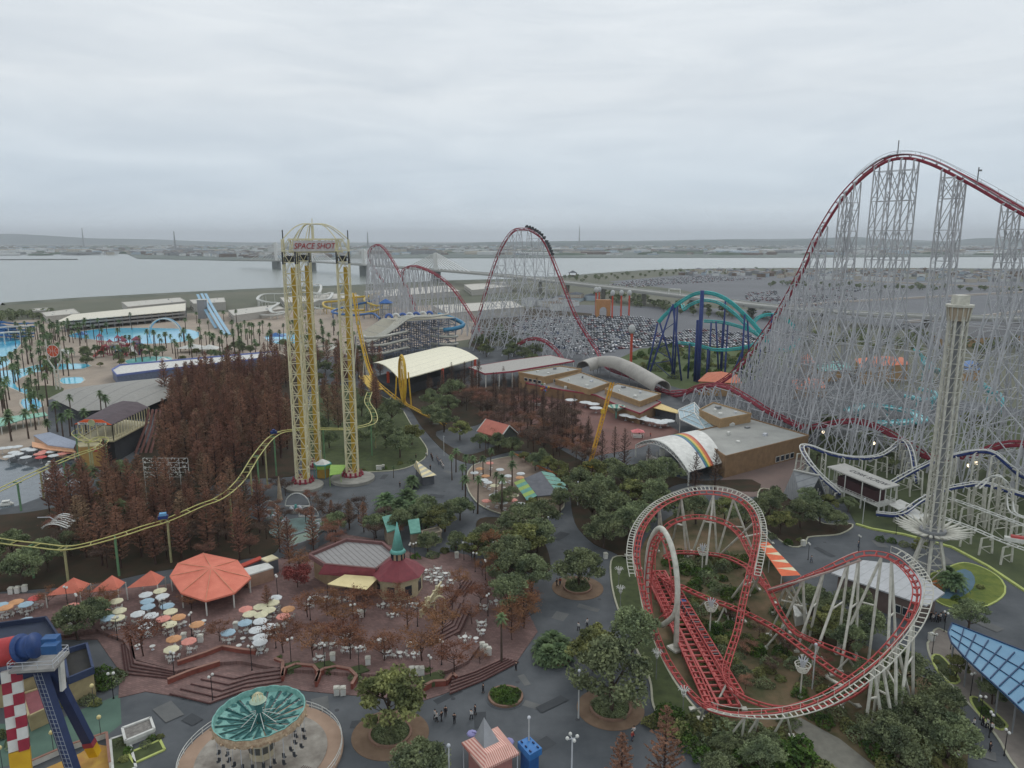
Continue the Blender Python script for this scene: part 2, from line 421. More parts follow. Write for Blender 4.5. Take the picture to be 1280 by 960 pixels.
# riverside embankment
mb = MB()
for i in range(1, len(land) - 1):
 a = Vector((*land[i], 0)); b = Vector((*land[i + 1], 0)); d = (b - a).normalized(); nn = Vector((-d.y, d.x, 0))
 mb.add([a + nn * 2 + Vector((0, 0, -2.2)), b + nn * 2 + Vector((0, 0, -2.2)), b - nn * 5 + Vector((0, 0, 2.6)), a - nn * 5 + Vector((0, 0, 2.6)), a - nn * 14 + Vector((0, 0, 0.02)), b - nn * 14 + Vector((0, 0, 0.02))],
  [(0, 1, 2, 3), (3, 2, 5, 4)])
struct('embankment', mb, mat('embankment_stone', C(120, 122, 112), 0.95, C(84, 90, 78), 0.03))
# hills on the horizon, three ridges of real terrain
def ridge(Y, hmax, seed, x0, x1, depth, n=160):
 rr = random.Random(seed); ph = [rr.uniform(0, 6.3) for _ in range(9)]
 mb = MB(); vs = []; rows = 6
 for j in range(rows + 1):
  t = j / rows; prof = math.sin(PI * t) ** 0.8
  for i in range(n + 1):
   u = i / n; x = x0 + (x1 - x0) * u
   h = sum(math.sin(u * (3 + 4.3 * q) + ph[q]) / (1 + q * 0.8) for q in range(9))
   h = max(0.08, 0.5 + 0.32 * h) * hmax * (0.85 + 0.15 * math.sin(j * 1.7 + u * 40))
   vs.append((x, Y + depth * t + 200 * math.sin(u * 17 + j), h * prof - 2))
 fs = [(j * (n + 1) + i, j * (n + 1) + i + 1, (j + 1) * (n + 1) + i + 1, (j + 1) * (n + 1) + i) for j in range(rows) for i in range(n)]
 mb.add(vs, fs); return mb
hillm = mat('wooded_hills', C(84, 98, 94), 1.0, C(64, 78, 78), 0.004, detail=8)
struct('hills', ridge(9000, 240, 5, -1200, 9500, 1800), hillm)
struct('hills', ridge(12500, 240, 9, -11000, 13000, 2500), hillm)
mb = MB()
p0 = U(-60, 312, 0); o = ridge(p0.y + 150, 38, 3, p0.x * 1.6, U(45, 312).x, 500, 40); struct('hills', o, hillm)
# park surfaces, drawn as kerb-high slabs on the asphalt
mb = MB(); mb.prism(px_poly([(-420, 1300), (1900, 1300), (1900, 600), (1330, 520), (1010, 470), (700, 430), (420, 440), (250, 470), (-420, 560)]), -0.5, 0.03)
struct('asphalt_paths', mb, asphalt)
def island(name, pts, m, z=0.14, kerb=None, kw=0.35, kh=0.05, closed=True):
 P = px_poly(pts)
 mb = MB(); mb.prism(P, 0.0, z); o = struct(name, mb, m)
 if kerb:
  kb = MB(); n = len(P)
  for i in range(n if closed else n - 1):
   a, b = P[i], P[(i + 1) % n]
   kb.bar((a[0], a[1], z - 0.02), (b[0], b[1], z - 0.02), kw, kh * 2 + 0.1)
  struct('kerb', kb, kerb)
 return P
def smooth_px(pts, closed=True, step=6):
 return [(p.x, p.y) for p in spline([(a, b, 0) for a, b in pts], step, closed)]
island('forest_floor', smooth_px([(-250, 748), (70, 735), (200, 714), (300, 700), (345, 690), (345, 660), (290, 640), (250, 615), (300, 600), (350, 597), (372, 590), (376, 545), (380, 500), (395, 470), (370, 452), (330, 440), (240, 455), (200, 480), (196, 520), (180, 560), (150, 590), (110, 620), (40, 640), (-120, 655), (-260, 690)]), darksoil)
island('lawn', smooth_px([(400, 580), (424, 590), (470, 590), (505, 586), (530, 574), (534, 562), (523, 545), (512, 528), (500, 510), (470, 492), (430, 482), (396, 484), (386, 510), (382, 560)]), lawn, kerb=kerbm)
island('lawn', smooth_px([(545, 540), (566, 560), (590, 568), (640, 548), (670, 530), (690, 555), (760, 590), (800, 580), (860, 600), (940, 600), (950, 612), (930, 615), (850, 605), (805, 640), (794, 668), (790, 700), (765, 690), (742, 680), (722, 660), (715, 640), (712, 620), (700, 600), (660, 565), (610, 572), (590, 580), (560, 568), (528, 535), (510, 508), (480, 480), (560, 488), (620, 500), (600, 530)]), darksoil)
island('cafe_terrace', smooth_px([(583, 598), (586, 615), (600, 632), (625, 643), (660, 652), (700, 640), (704, 622), (690, 600), (655, 572), (610, 577), (590, 584)]), mat('beige_paving', C(144, 128, 114), 0.9, C(118, 104, 92), 0.3), z=0.3, kerb=kerbm)
island('lawn', smooth_px([(596, 652), (630, 648), (664, 662), (682, 682), (688, 712), (672, 720), (640, 706), (606, 690)]), darksoil)
island('lawn', smooth_px([(766, 698), (790, 700), (798, 730), (806, 770), (826, 820), (850, 862), (890, 905), (960, 945), (960, 985), (910, 985), (862, 935), (820, 890), (812, 850), (790, 800), (772, 760), (764, 725)]), lawn, kerb=kerbm)
island('coaster_garden', smooth_px([(798, 702), (812, 668), (850, 640), (900, 632), (945, 655), (965, 700), (985, 735), (1010, 760), (1050, 788), (1090, 812), (1130, 836), (1180, 862), (1205, 900), (1208, 960), (1180, 1010), (1000, 1000), (965, 950), (900, 902), (856, 858), (832, 820), (812, 770), (800, 730)]), soil)
island('garden_path', [(985, 905), (1000, 898), (1050, 925), (1100, 965), (1085, 990), (1040, 960), (1010, 935)], mat('grey_gravel', C(134, 132, 122), 1.0), z=0.17)
island('lawn', smooth_px([(950, 612), (985, 622), (1010, 640), (1030, 655), (1066, 656), (1050, 668), (1010, 672), (1008, 680), (990, 684), (965, 668), (950, 650)]), darksoil, kerb=kerbm)
# right: lawn under the blue and white coaster, lime kerb
island('lawn', [(1010, 560), (1070, 540), (1280, 520), (1700, 520), (1600, 900), (1400, 800), (1280, 738), (1235, 708), (1190, 684), (1130, 668), (1090, 661), (1070, 655), (1050, 620), (1020, 590)], mat('rough_lawn', C(90, 98, 66), 1.0, C(60, 68, 48), 0.12, detail=10, bump=0.3))
mb = MB(); kp = [(1070, 656), (1090, 662), (1130, 669), (1190, 685), (1235, 709), (1280, 739), (1400, 801)]
kq = px_poly(kp)
for a, b in zip(kq, kq[1:]): mb.bar((*a, 0.2), (*b, 0.2), 0.7, 0.45)
struct('kerb', mb, kerby)
island('oval_lawn', smooth_px([(1160, 722), (1180, 712), (1205, 704), (1232, 712), (1252, 726), (1256, 742), (1238, 756), (1208, 762), (1180, 757), (1165, 745)]), mat('yellow_lawn', C(128, 134, 64), 1.0, C(70, 92, 44), 0.3), kerb=kerby)
island('play_surface', smooth_px([(1166, 738), (1180, 722), (1206, 712), (1218, 722), (1216, 736), (1198, 748), (1176, 748)]), mat('blue_play_floor', C(92, 118, 138), 0.7, C(70, 104, 116), 0.5), z=0.17)
island('play_surface', [(1150, 736), (1176, 722), (1190, 728), (1168, 744)], mat('orange_play_floor', C(214, 130, 72), 0.8), z=0.2)
island('flower_bed', smooth_px([(1165, 822), (1175, 820), (1190, 836), (1199, 852), (1188, 855), (1172, 840)]), lawn, kerb=kerby)
island('flower_bed', smooth_px([(1213, 873), (1224, 874), (1244, 892), (1259, 908), (1250, 913), (1232, 902), (1218, 886)]), lawn, kerb=kerby)
island('canopy_paving', smooth_px([(1160, 812), (1163, 800), (1186, 792), (1300, 900), (1420, 960), (1330, 1020), (1270, 960), (1245, 920), (1200, 868), (1172, 838)]), mat('grey_pavers', C(142, 134, 126), 0.9, C(118, 110, 104), 0.4), z=0.1, kerb=kerbm)
# middle: red brick plaza in front of the trimmed halls
island('hall_plaza', [(560, 488), (640, 484), (700, 480), (800, 512), (850, 540), (800, 560), (745, 570), (690, 556), (640, 535), (600, 515)], mat('red_paving', C(128, 92, 84), 0.9, C(106, 80, 74), 0.2), z=0.1)
island('stage_forecourt', [(905, 596), (960, 580), (1010, 568), (1000, 600), (985, 618), (930, 622), (890, 612)], mat('worn_brown_paving', C(128, 108, 100), 0.9, C(108, 96, 92), 0.1, detail=8), z=0.1)
# parking and water-park ground
mb = MB(); mb.sheet(px_poly([(600, 400), (690, 380), (980, 388), (1010, 430), (960, 446), (760, 452), (640, 438)]), 0.04); struct('car_park', mb, asph2)
mb = MB(); mb.sheet(px_poly([(760, 352), (870, 342), (1500, 358), (2000, 420), (1280, 432), (1010, 395), (850, 362)]), 0.05); struct('car_park', mb, asph2)
mb = MB(); mb.sheet(px_poly([(-120, 545), (-120, 415), (30, 400), (230, 392), (460, 385), (620, 378), (615, 420), (480, 440), (300, 455), (200, 470), (60, 500), (60, 545), (0, 580), (-120, 600)]), 0.04); struct('pool_deck', mb, sand)
def pool(pts, m=poolblue, z=0.12):
 mb = MB(); P = px_poly(smooth_px(pts)); mb.sheet(P, z); struct('pool_water', mb, m)
 kb = MB(); n = len(P)
 for i in range(n): kb.bar((*P[i], z - 0.02), (*P[(i + 1) % n], z - 0.02), 0.8, 0.25)
 struct('pool_edge', kb, mat('pool_coping', C(196, 190, 176), 0.8))
pool([(84, 420), (110, 413), (160, 410), (238, 412), (250, 420), (232, 427), (185, 430), (140, 427), (100, 423)])
pool([(-60, 440), (-20, 424), (25, 424), (22, 436), (8, 446), (14, 452), (0, 462), (-50, 462)])
pool([(-80, 470), (20, 462), (50, 456), (110, 455), (105, 461), (55, 464), (24, 474), (22, 484), (40, 488), (34, 494), (0, 482), (-60, 484)])
pool([(76, 473), (104, 472), (102, 479), (78, 480)])
pool([(26, 500), (46, 498), (54, 508), (40, 515), (28, 510)])
pool([(155, 452), (180, 446), (215, 447), (210, 455), (175, 458)], mat('turquoise_pool', C(120, 204, 196), 0.15))
pool([(330, 422), (350, 417), (385, 419), (380, 428), (345, 430)])
mb = MB(); mb.sheet(px_poly(smooth_px([(28, 486), (60, 482), (80, 486), (70, 496), (40, 498)])), 0.1); struct('pool_lawn', mb, lawn)
mb = MB(); mb.sheet(px_poly([(-200, 590), (-200, 560), (0, 574), (40, 584), (90, 577), (132, 570), (150, 578), (118, 604), (70, 615), (24, 632), (-60, 650), (-220, 660)]), 0.06)
struct('pond', mb, mat('pond_water', C(96, 106, 112), 0.1, C(74, 84, 92), 0.4, spec=0.6))
mb = MB(); mb.sheet(px_poly([(600, 395), (640, 384), (740, 392), (740, 400), (690, 410), (620, 425), (600, 440), (585, 430)]), 0.07); struct('shrub_ground', mb, darksoil)
mb = MB(); mb.sheet(px_poly([(765, 452), (800, 436), (900, 430), (1000, 440), (960, 470), (900, 488), (850, 486), (800, 470)]), 0.08); struct('shrub_ground', mb, mat('field_grass', C(92, 104, 64), 1.0, C(64, 76, 44), 0.05))
# service roads of the far right lots
mb = MB()
for P in ([(960, 386), (1060, 378), (1280, 366), (1500, 356)], [(1130, 404), (1210, 399), (1280, 390), (1500, 372)], [(1040, 350), (1160, 356), (1290, 361), (1500, 368)]):
 Q = px_poly(P)
 for a, b in zip(Q, Q[1:]): mb.bar((*a, 1.2), (*b, 1.2), 2.0, 2.4)
tag(mb.build('boundary_wall', mat('pale_wall', C(196, 186, 176), 0.8)), 'pale low walls running across the far right car park', 'wall')
rr = random.Random(31); m1 = mat('asphalt_patch', C(76, 79, 82), .9, C(60, 63, 66), .3); m2 = mat('pale_patch', C(112, 112, 110), .9, C(92, 94, 94), .3); pb = MB()
for px, py in ((450, 905), (560, 870), (600, 900), (660, 880), (680, 930), (700, 770), (735, 760), (655, 850), (480, 596), (560, 590), (545, 620), (700, 670), (720, 700), (1030, 690), (1100, 680), (1180, 700), (1230, 780), (1140, 780), (1190, 880), (1220, 940), (400, 880), (210, 890), (240, 900), (690, 880), (545, 530), (1060, 720)):
 c = U(px, py, .036); a = rr.uniform(0, 3); w_, l_ = rr.uniform(1.2, 3), rr.uniform(.6, 1.6); q = [(c.x + i * w_ * math.cos(a) - j * l_ * math.sin(a), c.y + i * w_ * math.sin(a) + j * l_ * math.cos(a)) for i, j in ((-1, -1), (1, -.9), (.9, 1), (-1, .8))]
 zz = getattr(pb, 'zz', .034) + .003; pb.zz = zz; pb.k = rr.randrange(2); pb.sheet(q, zz)
 c2 = (c.x + rr.uniform(-6, 6), c.y + rr.uniform(3, 6)); pb.k = 2; pb.zz = zz + .0015; pb.sheet([(c2[0] + .38 * math.cos(k * PI / 6), c2[1] + .38 * math.sin(k * PI / 6)) for k in range(12)], zz + .0015)
struct('asphalt_patches', pb, [m1, m2, dgrey])
# ================================================================== VEGETATION
def leafmat(name, c1, c2, rnd=0.18, sc=0.35): return mat(name, c1, 0.9, c2, sc, detail=6, rnd=rnd, contrast=0.12, spec=0.15)
leafdark = leafmat('evergreen_leaves', C(142, 148, 108), C(88, 97, 74))
leafolive = leafmat('olive_leaves', C(146, 144, 92), C(94, 98, 64))
leafpalm = leafmat('palm_fronds', C(124, 140, 98), C(70, 86, 62))
leafred = leafmat('rust_needles', C(160, 112, 98), C(120, 88, 78), 0.16)
leafbrown = leafmat('dry_brown_leaves', C(146, 96, 78), C(108, 70, 60), 0.2)
leafcrim = leafmat('crimson_leaves', C(140, 70, 74), C(100, 52, 56), 0.1)
leafhedge = leafmat('hedge_leaves', C(96, 116, 54), C(54, 72, 38), 0.15, 0.6)
twigm = leafmat('bare_twigs', C(118, 96, 86), C(84, 68, 62), 0.15)
def leaf(mb, p, s, rr, elong=1.6, flat=None):
 """one leaf cluster: a bent quad of random turn"""
 a = Vector((rr.gauss(0, 1), rr.gauss(0, 1), rr.gauss(0, 0.7))).normalized()
 b = a.cross(Vector((rr.gauss(0, 1), rr.gauss(0, 1), rr.gauss(0, 1)))).normalized()
 a *= s * elong * 0.5; b *= s * 0.5
 o = len(mb.v); mb.v += [tuple(p - a), tuple(p + b * 0.8), tuple(p + a), tuple(p - b)]
 mb.f.append((o, o + 1, o + 2, o + 3)); mb.mi.append(mb.k)
def limbs(mb, H, r, n, spread, rr, base=0.25):
 mb.tube([(0, 0, -0.2), (0.05 * H * rr.uniform(-1, 1), 0.05 * H * rr.uniform(-1, 1), H * 0.45), (0, 0, H * 0.8)], [r, r * 0.7, r * 0.25], 7)
 tips = []
 for i in range(n):
  a = 2 * PI * i / n + rr.uniform(-0.4, 0.4); z0 = H * rr.uniform(base, base + 0.3); ln = spread * rr.uniform(0.6, 1)
  m = Vector((math.cos(a) * ln * 0.5, math.sin(a) * ln * 0.5, z0 + H * 0.12)); e_ = Vector((math.cos(a) * ln, math.sin(a) * ln, z0 + H * rr.uniform(0.2, 0.4)))
  mb.tube([(0, 0, z0), m, e_], [r * 0.5, r * 0.32, r * 0.1], 5); tips.append(e_)
  for k in range(2):
   aa = a + rr.uniform(-0.9, 0.9); q = m + Vector((math.cos(aa), math.sin(aa), rr.uniform(0.5, 1))) * spread * 0.4
   mb.tube([m, q], [r * 0.25, r * 0.07], 4); tips.append(q)
 return tips
def make_broad(H, W, seed, lm, name='broadleaf_tree', label='', cat='tree', dens=1.0, ls=0.31, gap=0.5, bark=None):
 rr = random.Random(seed); t = thing(name, label, cat)
 mb = MB(); limbs(mb, H, 0.035 * H, 6, W * 0.75, rr); mb.build('trunk', bark or barkm, t)
 cm = MB(); nc = int(34 * dens)
 for i in range(nc):
  a = rr.uniform(0, 2 * PI); u = rr.uniform(-0.35, 1); rad = math.sqrt(max(0, 1 - u * u)) * rr.uniform(0.45, 1.0)
  c = Vector((math.cos(a) * rad * W, math.sin(a) * rad * W, H * 0.58 + u * H * 0.36 * rr.uniform(0.7, 1.1)))
  cr_ = W * rr.uniform(0.2, 0.36)
  for k in range(165):
   d = Vector((rr.gauss(0, 1), rr.gauss(0, 1), rr.gauss(0, 0.7))).normalized() * cr_ * rr.uniform(gap, 1.05)
   d.z *= 0.72
   leaf(cm, c + d, ls * rr.uniform(0.6, 1.3), rr)
 cm.build('crown', lm, t); return t
def make_sparse(H, W, seed, lm, label='', name='bare_tree', n=900, ls=0.3):
 rr = random.Random(seed); t = thing(name, label, 'tree')
 mb = MB(); tips = limbs(mb, H, 0.022 * H, 8, W * 0.8, rr, 0.3); mb.build('trunk', barkred, t)
 cm = MB()
 for q in tips:
  for k in range(7):
   d = Vector((rr.gauss(0, 1), rr.gauss(0, 1), rr.uniform(-0.2, 1))) * W * 0.22
   cm.bar(q, q + d, 0.035)
   for j in range(int(n / len(tips) / 7)):
    leaf(cm, q + d * rr.uniform(0.3, 1.1) + Vector((rr.gauss(0, 1), rr.gauss(0, 1), rr.gauss(0, .6))) * W * 0.09, ls * rr.uniform(0.5, 1.2), rr)
 cm.build('crown', lm, t); return t
def make_redwood(H, W, seed, lm, label='', n=3200, name='redwood_tree'):
 """tall narrow conifer, rust-brown fine foliage on rising branches"""
 rr = random.Random(seed); t = thing(name, label, 'tree')
 mb = MB(); mb.tube([(0, 0, -0.2), (0, 0, H * 0.5), (0, 0, H)], [0.3, 0.17, 0.03], 6)
 nb = 84; br = []
 for i in range(nb):
  u = i / nb; z = H * (0.14 + 0.84 * u); ln = W * ((1 - u) ** 0.65 * (0.6 + 0.4 * min(1, u * 4)) * 0.93 + 0.05) * rr.uniform(0.7, 1.15); a = i * 2.4 + rr.uniform(-0.3, 0.3)
  e_ = Vector((math.cos(a) * ln, math.sin(a) * ln, z + ln * rr.uniform(0.35, 0.8))); b_ = Vector((0, 0, z))
  mb.tube([b_, e_], [0.06, 0.015], 3, cap=False); br.append((b_, e_, ln))
 mb.build('trunk', barkred, t)
 cm = MB(); tot = sum(b[2] for b in br)
 for b_, e_, ln in br:
  for k in range(int(n * ln / tot)):
   f = rr.uniform(0.25, 1.08); p = b_.lerp(e_, f)
   d = Vector((rr.gauss(0, 1), rr.gauss(0, 1), rr.gauss(0.3, 0.7))).normalized() * rr.uniform(0.35, 0.95) * (0.55 + 0.45 * (1 - f)) * 0.9
   s = d.cross(Vector((rr.gauss(0, 1), rr.gauss(0, 1), rr.gauss(0, 1)))).normalized() * rr.uniform(0.07, 0.15)
   o = len(cm.v); cm.v += [tuple(p - s), tuple(p + s), tuple(p + d)]; cm.f.append((o, o + 1, o + 2)); cm.mi.append(0)
 cm.build('crown', lm, t); return t
def make_palm(H, seed, fl=2.0, nf=22, name='fan_palm', skirt=True, tr=0.22, label=''):
 rr = random.Random(seed); t = thing(name, label, 'palm tree')
 mb = MB(); bx_, by_ = rr.uniform(-0.3, 0.3), rr.uniform(-0.3, 0.3)
 mb.tube([(0, 0, -0.2), (bx_ * 0.5, by_ * 0.5, H * 0.5), (bx_, by_, H)], [tr * 1.3, tr, tr * 0.8], 7); mb.build('trunk', barkm, t)
 cm = MB(); c = Vector((bx_, by_, H))
 for i in range(nf):
  a = i * 2.4; el = R(80) - (i / nf) * R(130 if skirt else 105); ln = fl * rr.uniform(0.85, 1.1)
  d = Vector((math.cos(a) * math.cos(el), math.sin(a) * math.cos(el), math.sin(el))); sd_ = d.cross(Vector((0, 0, 1)));
  sd_ = sd_.normalized() if sd_.length > 0.1 else Vector((1, 0, 0))
  pts = []
  for j in range(6):
   u = j / 5; pts.append(c + d * ln * u + Vector((0, 0, -ln * 0.45 * u * u)))
  for j in range(5):
   wd = ln * 0.16 * math.sin(PI * (j + 0.7) / 5.6)
   for sg in (-1, 1):
    o = len(cm.v); q = pts[j].lerp(pts[j + 1], 0.5); tip = q + sd_ * sg * wd * 2.0 + (pts[j + 1] - pts[j]) * 0.7 + Vector((0, 0, -wd * 0.7))
    cm.v += [tuple(pts[j]), tuple(pts[j + 1]), tuple(tip)]; cm.f.append((o, o + 1, o + 2)); cm.mi.append(0)
    o = len(cm.v); q2 = tip - (pts[j + 1] - pts[j]) * 0.9
    cm.v += [tuple(pts[j]), tuple(q2), tuple(pts[j].lerp(pts[j+1], 0.3))]; cm.f.append((o, o + 1, o + 2)); cm.mi.append(0)
 cm.build('crown', leafpalm, t); return t
def make_shrub(r, h, seed, lm, label='', name='shrub', n=700, ls=0.22):
 rr = random.Random(seed); t = thing(name, label, 'shrub')
 mb = MB()
 for i in range(6): mb.tube([(0, 0, -0.05), (r * 0.6 * math.cos(i), r * 0.6 * math.sin(i), h * 0.7)], [0.05, 0.015], 4)
 mb.build('stem', barkm, t)
 cm = MB()
 for k in range(n):
  a = rr.uniform(0, 2 * PI); u = rr.uniform(0.0, 1); rad = math.sqrt(1 - u * u) * rr.uniform(0.75, 1.0)
  lump = 1 + 0.14 * math.sin(a * 3 + seed) + 0.1 * math.sin(a * 5 + u * 6)
  leaf(cm, Vector((math.cos(a) * rad * r * lump, math.sin(a) * rad * r * lump, u * h * lump * rr.uniform(0.8, 1) + 0.05)), ls * rr.uniform(0.6, 1.3), rr, 1.3)
 cm.build('foliage', lm, t); return t
leafrust = leafmat('faded_needles', C(160, 124, 106), C(116, 92, 80), 0.2)
redw = [make_redwood(19, 3.9, 1, leafred, n=4200), make_redwood(16, 3.6, 2, leafrust, n=3400), make_redwood(20, 4.2, 3, leafred, n=4600), make_redwood(15, 3.3, 4, leafred, n=3600)]
thinw = [make_redwood(15, 2.8, 15, twigm, n=750, name='bare_redwood'), make_redwood(12, 2.4, 16, twigm, n=600, name='bare_redwood')]
broad = [make_broad(9, 4.6, 31, leafdark), make_broad(8, 4.2, 32, leafdark, dens=1.2), make_broad(10, 5.0, 33, leafdark), make_broad(7, 3.6, 34, leafolive)]
brown = [make_sparse(5.6, 3.2, 41, leafbrown, n=950, ls=.2), make_sparse(5, 2.9, 42, leafbrown, n=500, ls=.2), make_sparse(6, 3.4, 43, leafbrown, n=1200, ls=.2)]
bare = [make_sparse(8, 4.6, 44, twigm, n=2600, ls=.2), make_sparse(7, 4.0, 45, leafred, n=2200, ls=.2)]
palms = [make_palm(9, 51, 1.9, 24), make_palm(11, 52, 1.7, 22), make_palm(7.5, 53, 2.0, 24)]
shrubs = [make_shrub(1.5, 1.5, 61, leafhedge), make_shrub(1.8, 1.3, 62, leafdark), make_shrub(1.2, 1.0, 63, leafolive)]
def inside(pt, poly):
 x, y = pt; c = False; n = len(poly)
 for i in range(n):
  x1, y1 = poly[i]; x2, y2 = poly[(i + 1) % n]
  if (y1 > y) != (y2 > y) and x < (x2 - x1) * (y - y1) / (y2 - y1) + x1: c = not c
 return c
ptree = []
def put(tmpl, px, py, label, group, s=1.0, z=0.1, near_=True):
 p = U(px, py, z); ptree.append((p.x, p.y))
 return place(tmpl, (p.x, p.y, z), random.uniform(0, 6.28), (s * random.uniform(0.93, 1.07), s * random.uniform(0.93, 1.07), s), (label + ' ' + near(px, py)) if near_ else label, group)
def scatter(tm, poly, n, mind, label, group, smin=0.85, smax=1.15, seed=0, z=0.1):
 rr = random.Random(seed); pw = px_poly(poly); xs = [p[0] for p in pw]; ys = [p[1] for p in pw]; got = []
 for _ in range(n * 60):
  if len(got) >= n: break
  p = (rr.uniform(min(xs), max(xs)), rr.uniform(min(ys), max(ys)))
  if not inside(p, pw): continue
  if any((p[0] - q[0]) ** 2 + (p[1] - q[1]) ** 2 < mind * mind for q in got): continue
  got.append(p); q = proj((p[0], p[1], z))
  s = rr.uniform(smin, smax)
  place(rr.choice(tm), (p[0], p[1], z), rr.uniform(0, 6.28), (s, s, s * rr.uniform(0.9, 1.1)), label + ' ' + near(*q), group)
 return got
# the redwood grove
scatter(redw, [(205, 545), (215, 505), (250, 492), (300, 488), (352, 492), (362, 520), (366, 575), (330, 592), (285, 604), (255, 622), (215, 618), (196, 590)], 125, 3.4, 'tall rust brown redwood', 'redwoods of the grove', seed=3)
scatter(redw, [(70, 640), (150, 622), (250, 628), (325, 650), (330, 676), (300, 690), (215, 703), (150, 715), (100, 700)], 58, 5.0, 'tall rust brown redwood', 'redwoods of the grove', 0.7, 0.9, seed=4)
scatter(redw, [(205, 500), (300, 470), (360, 462), (375, 480), (358, 492), (300, 486), (215, 506)], 34, 4.5, 'tall rust brown redwood', 'redwoods of the grove', 0.85, 1.0, seed=40)
scatter(redw, [(398, 500), (425, 495), (432, 520), (425, 545), (400, 540)], 7, 4.0, 'tall rust brown redwood', 'redwoods of the grove', 0.8, 1.0, seed=5)
scatter(redw, [(450, 500), (470, 495), (480, 520), (462, 530)], 5, 4.0, 'tall rust brown redwood', 'redwoods of the grove', 0.7, 0.9, seed=6)
for px, py, s in ((335, 770, .45), (392, 690, .62), (362, 708, .6), (455, 665, .55), (437, 660, .5), (415, 655, .45), (775, 1010, .75), (828, 1010, .8), (350, 690, .6), (300, 700, .7), (62, 640, .6)):
 put(redw[int(px) % 4], px, py, 'rust brown redwood standing alone', 'single redwoods', s)
# bare redwoods behind and beside the hall plaza
scatter(thinw, [(555, 500), (640, 495), (700, 515), (760, 548), (735, 575), (690, 570), (660, 540), (600, 520)], 46, 4.2, 'thin bare brown redwood', 'bare redwoods by the halls', 0.7, 0.95, seed=7)
for px, py, s in ((752, 590, .95), (780, 592, 1.0), (768, 575, .8), (868, 625, .98), (893, 615, .9), (735, 560, .8), (700, 545, .9), (810, 590, .6)): put(thinw[0], px, py, 'tall thin bare redwood', 'bare redwoods by the halls', s)
scatter(thinw, [(515, 492), (560, 480), (600, 478), (640, 486), (600, 500), (560, 508)], 22, 4.5, 'thin bare brown redwood', 'bare redwoods by the halls', 0.7, 0.9, seed=8)
for px, py in ((581, 489), (590, 488), (598, 488)): put(thinw[0], px, py, 'thin bare redwood before the ivory roof', 'bare redwoods by the halls', 1.0)
# evergreen broadleaf trees (foot of the trunk in photo pixels)
BT = [(420, 668, .6), (470, 672, .7), (500, 672, .65), (548, 668, .8), (575, 650, .7), (535, 650, .6), (482, 560, 1.05), (500, 572, 1.0), (468, 545, .9), (452, 520, .8), (515, 556, .85), (490, 530, .9), (448, 560, .7), (412, 560, .7), (400, 545, .7), (555, 540, .9), (540, 530, .9), (575, 550, .8), (560, 520, .9), (600, 560, .6), (566, 505, 1.0), (540, 512, .9),
 (556, 664, .85), (640, 722, .85), (655, 700, 1.0), (622, 712, .7), (650, 680, .9), (612, 690, .7), (672, 690, .9), (676, 668, .8), (638, 740, .85), (593, 700, .7), (636, 770, .75), (664, 742, .8),
 (724, 735, 0.95), (740, 655, 1.0), (770, 665, 1.05), (750, 630, .95), (790, 640, 1.0), (725, 625, .9), (780, 612, .9), (810, 620, .95), (830, 610, .9), (755, 685, .95), (790, 680, .9), (740, 605, .85), (765, 600, .8), (820, 645, .9), (845, 655, .8), (800, 660, .8), (700, 640, .6), (870, 655, .8), (905, 655, .8), (930, 665, .7),
 (765, 892, 1.18), (742, 838, .9), (790, 830, .9), (487, 912, 1.05), (527, 990, .8), (975, 668, .7), (1000, 660, .75), (1025, 655, .7), (955, 655, .7), (965, 640, .7), (1045, 662, .55), (1010, 640, .6), (1035, 640, .55), (1060, 640, .5),
 (1110, 905, .62), (1150, 930, .7), (1175, 900, .65), (1085, 870, .5), (1060, 820, .6), (1040, 790, .6), (1065, 775, .6), (1130, 870, .8), (1185, 950, .75), (1120, 960, .6), (1100, 940, .6), (1015, 770, .7), (1030, 800, .6), (1080, 805, .7), (905, 945, .35), (950, 970, .5), (900, 985, .5), (960, 945, .4),
 (1210, 790, .55), (1195, 845, .4), (1240, 880, .5), (30, 735, .75), (60, 715, .75), (15, 700, .8), (-20, 730, .9), (90, 695, .6), (130, 640, .7), (150, 660, .65), (98, 800, .7), (118, 785, .65),
 (110, 610, .6), (150, 600, .6), (135, 620, .6), (1215, 540, .9), (1240, 545, .9), (1060, 545, .7), (1035, 548, .8), (1085, 560, .6), (1020, 580, .6), (1110, 590, .6), (1150, 690, .4), (1035, 560, .6), (100, 600, .5), (520, 660, .6), (535, 690, .55), (570, 690, .45), (1120, 570, .5), (1005, 550, .7)]
for i, (px, py, s) in enumerate(BT):
 olive = i % 7 == 3 or (px, py) in ((487, 912), (742, 838), (640, 770))
 put(broad[3] if olive else broad[i % 3], px, py, ('olive toned leafy tree' if olive else 'dark green bushy evergreen'), 'evergreen trees of the park', s * (1.28 if olive else 1.13))
# dark green belt near the second dragon hill and below the turquoise coaster
scatter(broad, [(600, 430), (622, 418), (660, 428), (690, 446), (668, 458), (630, 452), (600, 445)], 24, 8, 'dark green bushy evergreen', 'evergreen trees of the park', 0.8, 1.0, seed=9)
scatter(shrubs, [(790, 448), (830, 430), (900, 438), (960, 436), (970, 460), (905, 480), (860, 478), (810, 466)], 110, 4, 'rounded green shrub', 'shrubs under the turquoise coaster', 1.4, 2.2, seed=10)
far_pts = []
def pick(poly, n, mind, seed):
 rr = random.Random(seed); pw = px_poly(poly); xs = [p[0] for p in pw]; ys = [p[1] for p in pw]; got = []
 for _ in range(n * 60):
  p = (rr.uniform(min(xs), max(xs)), rr.uniform(min(ys), max(ys)))
  if len(got) < n and inside(p, pw) and all((p[0] - q[0]) ** 2 + (p[1] - q[1]) ** 2 > mind * mind * .6 for q in got): got.append(p)
 return got
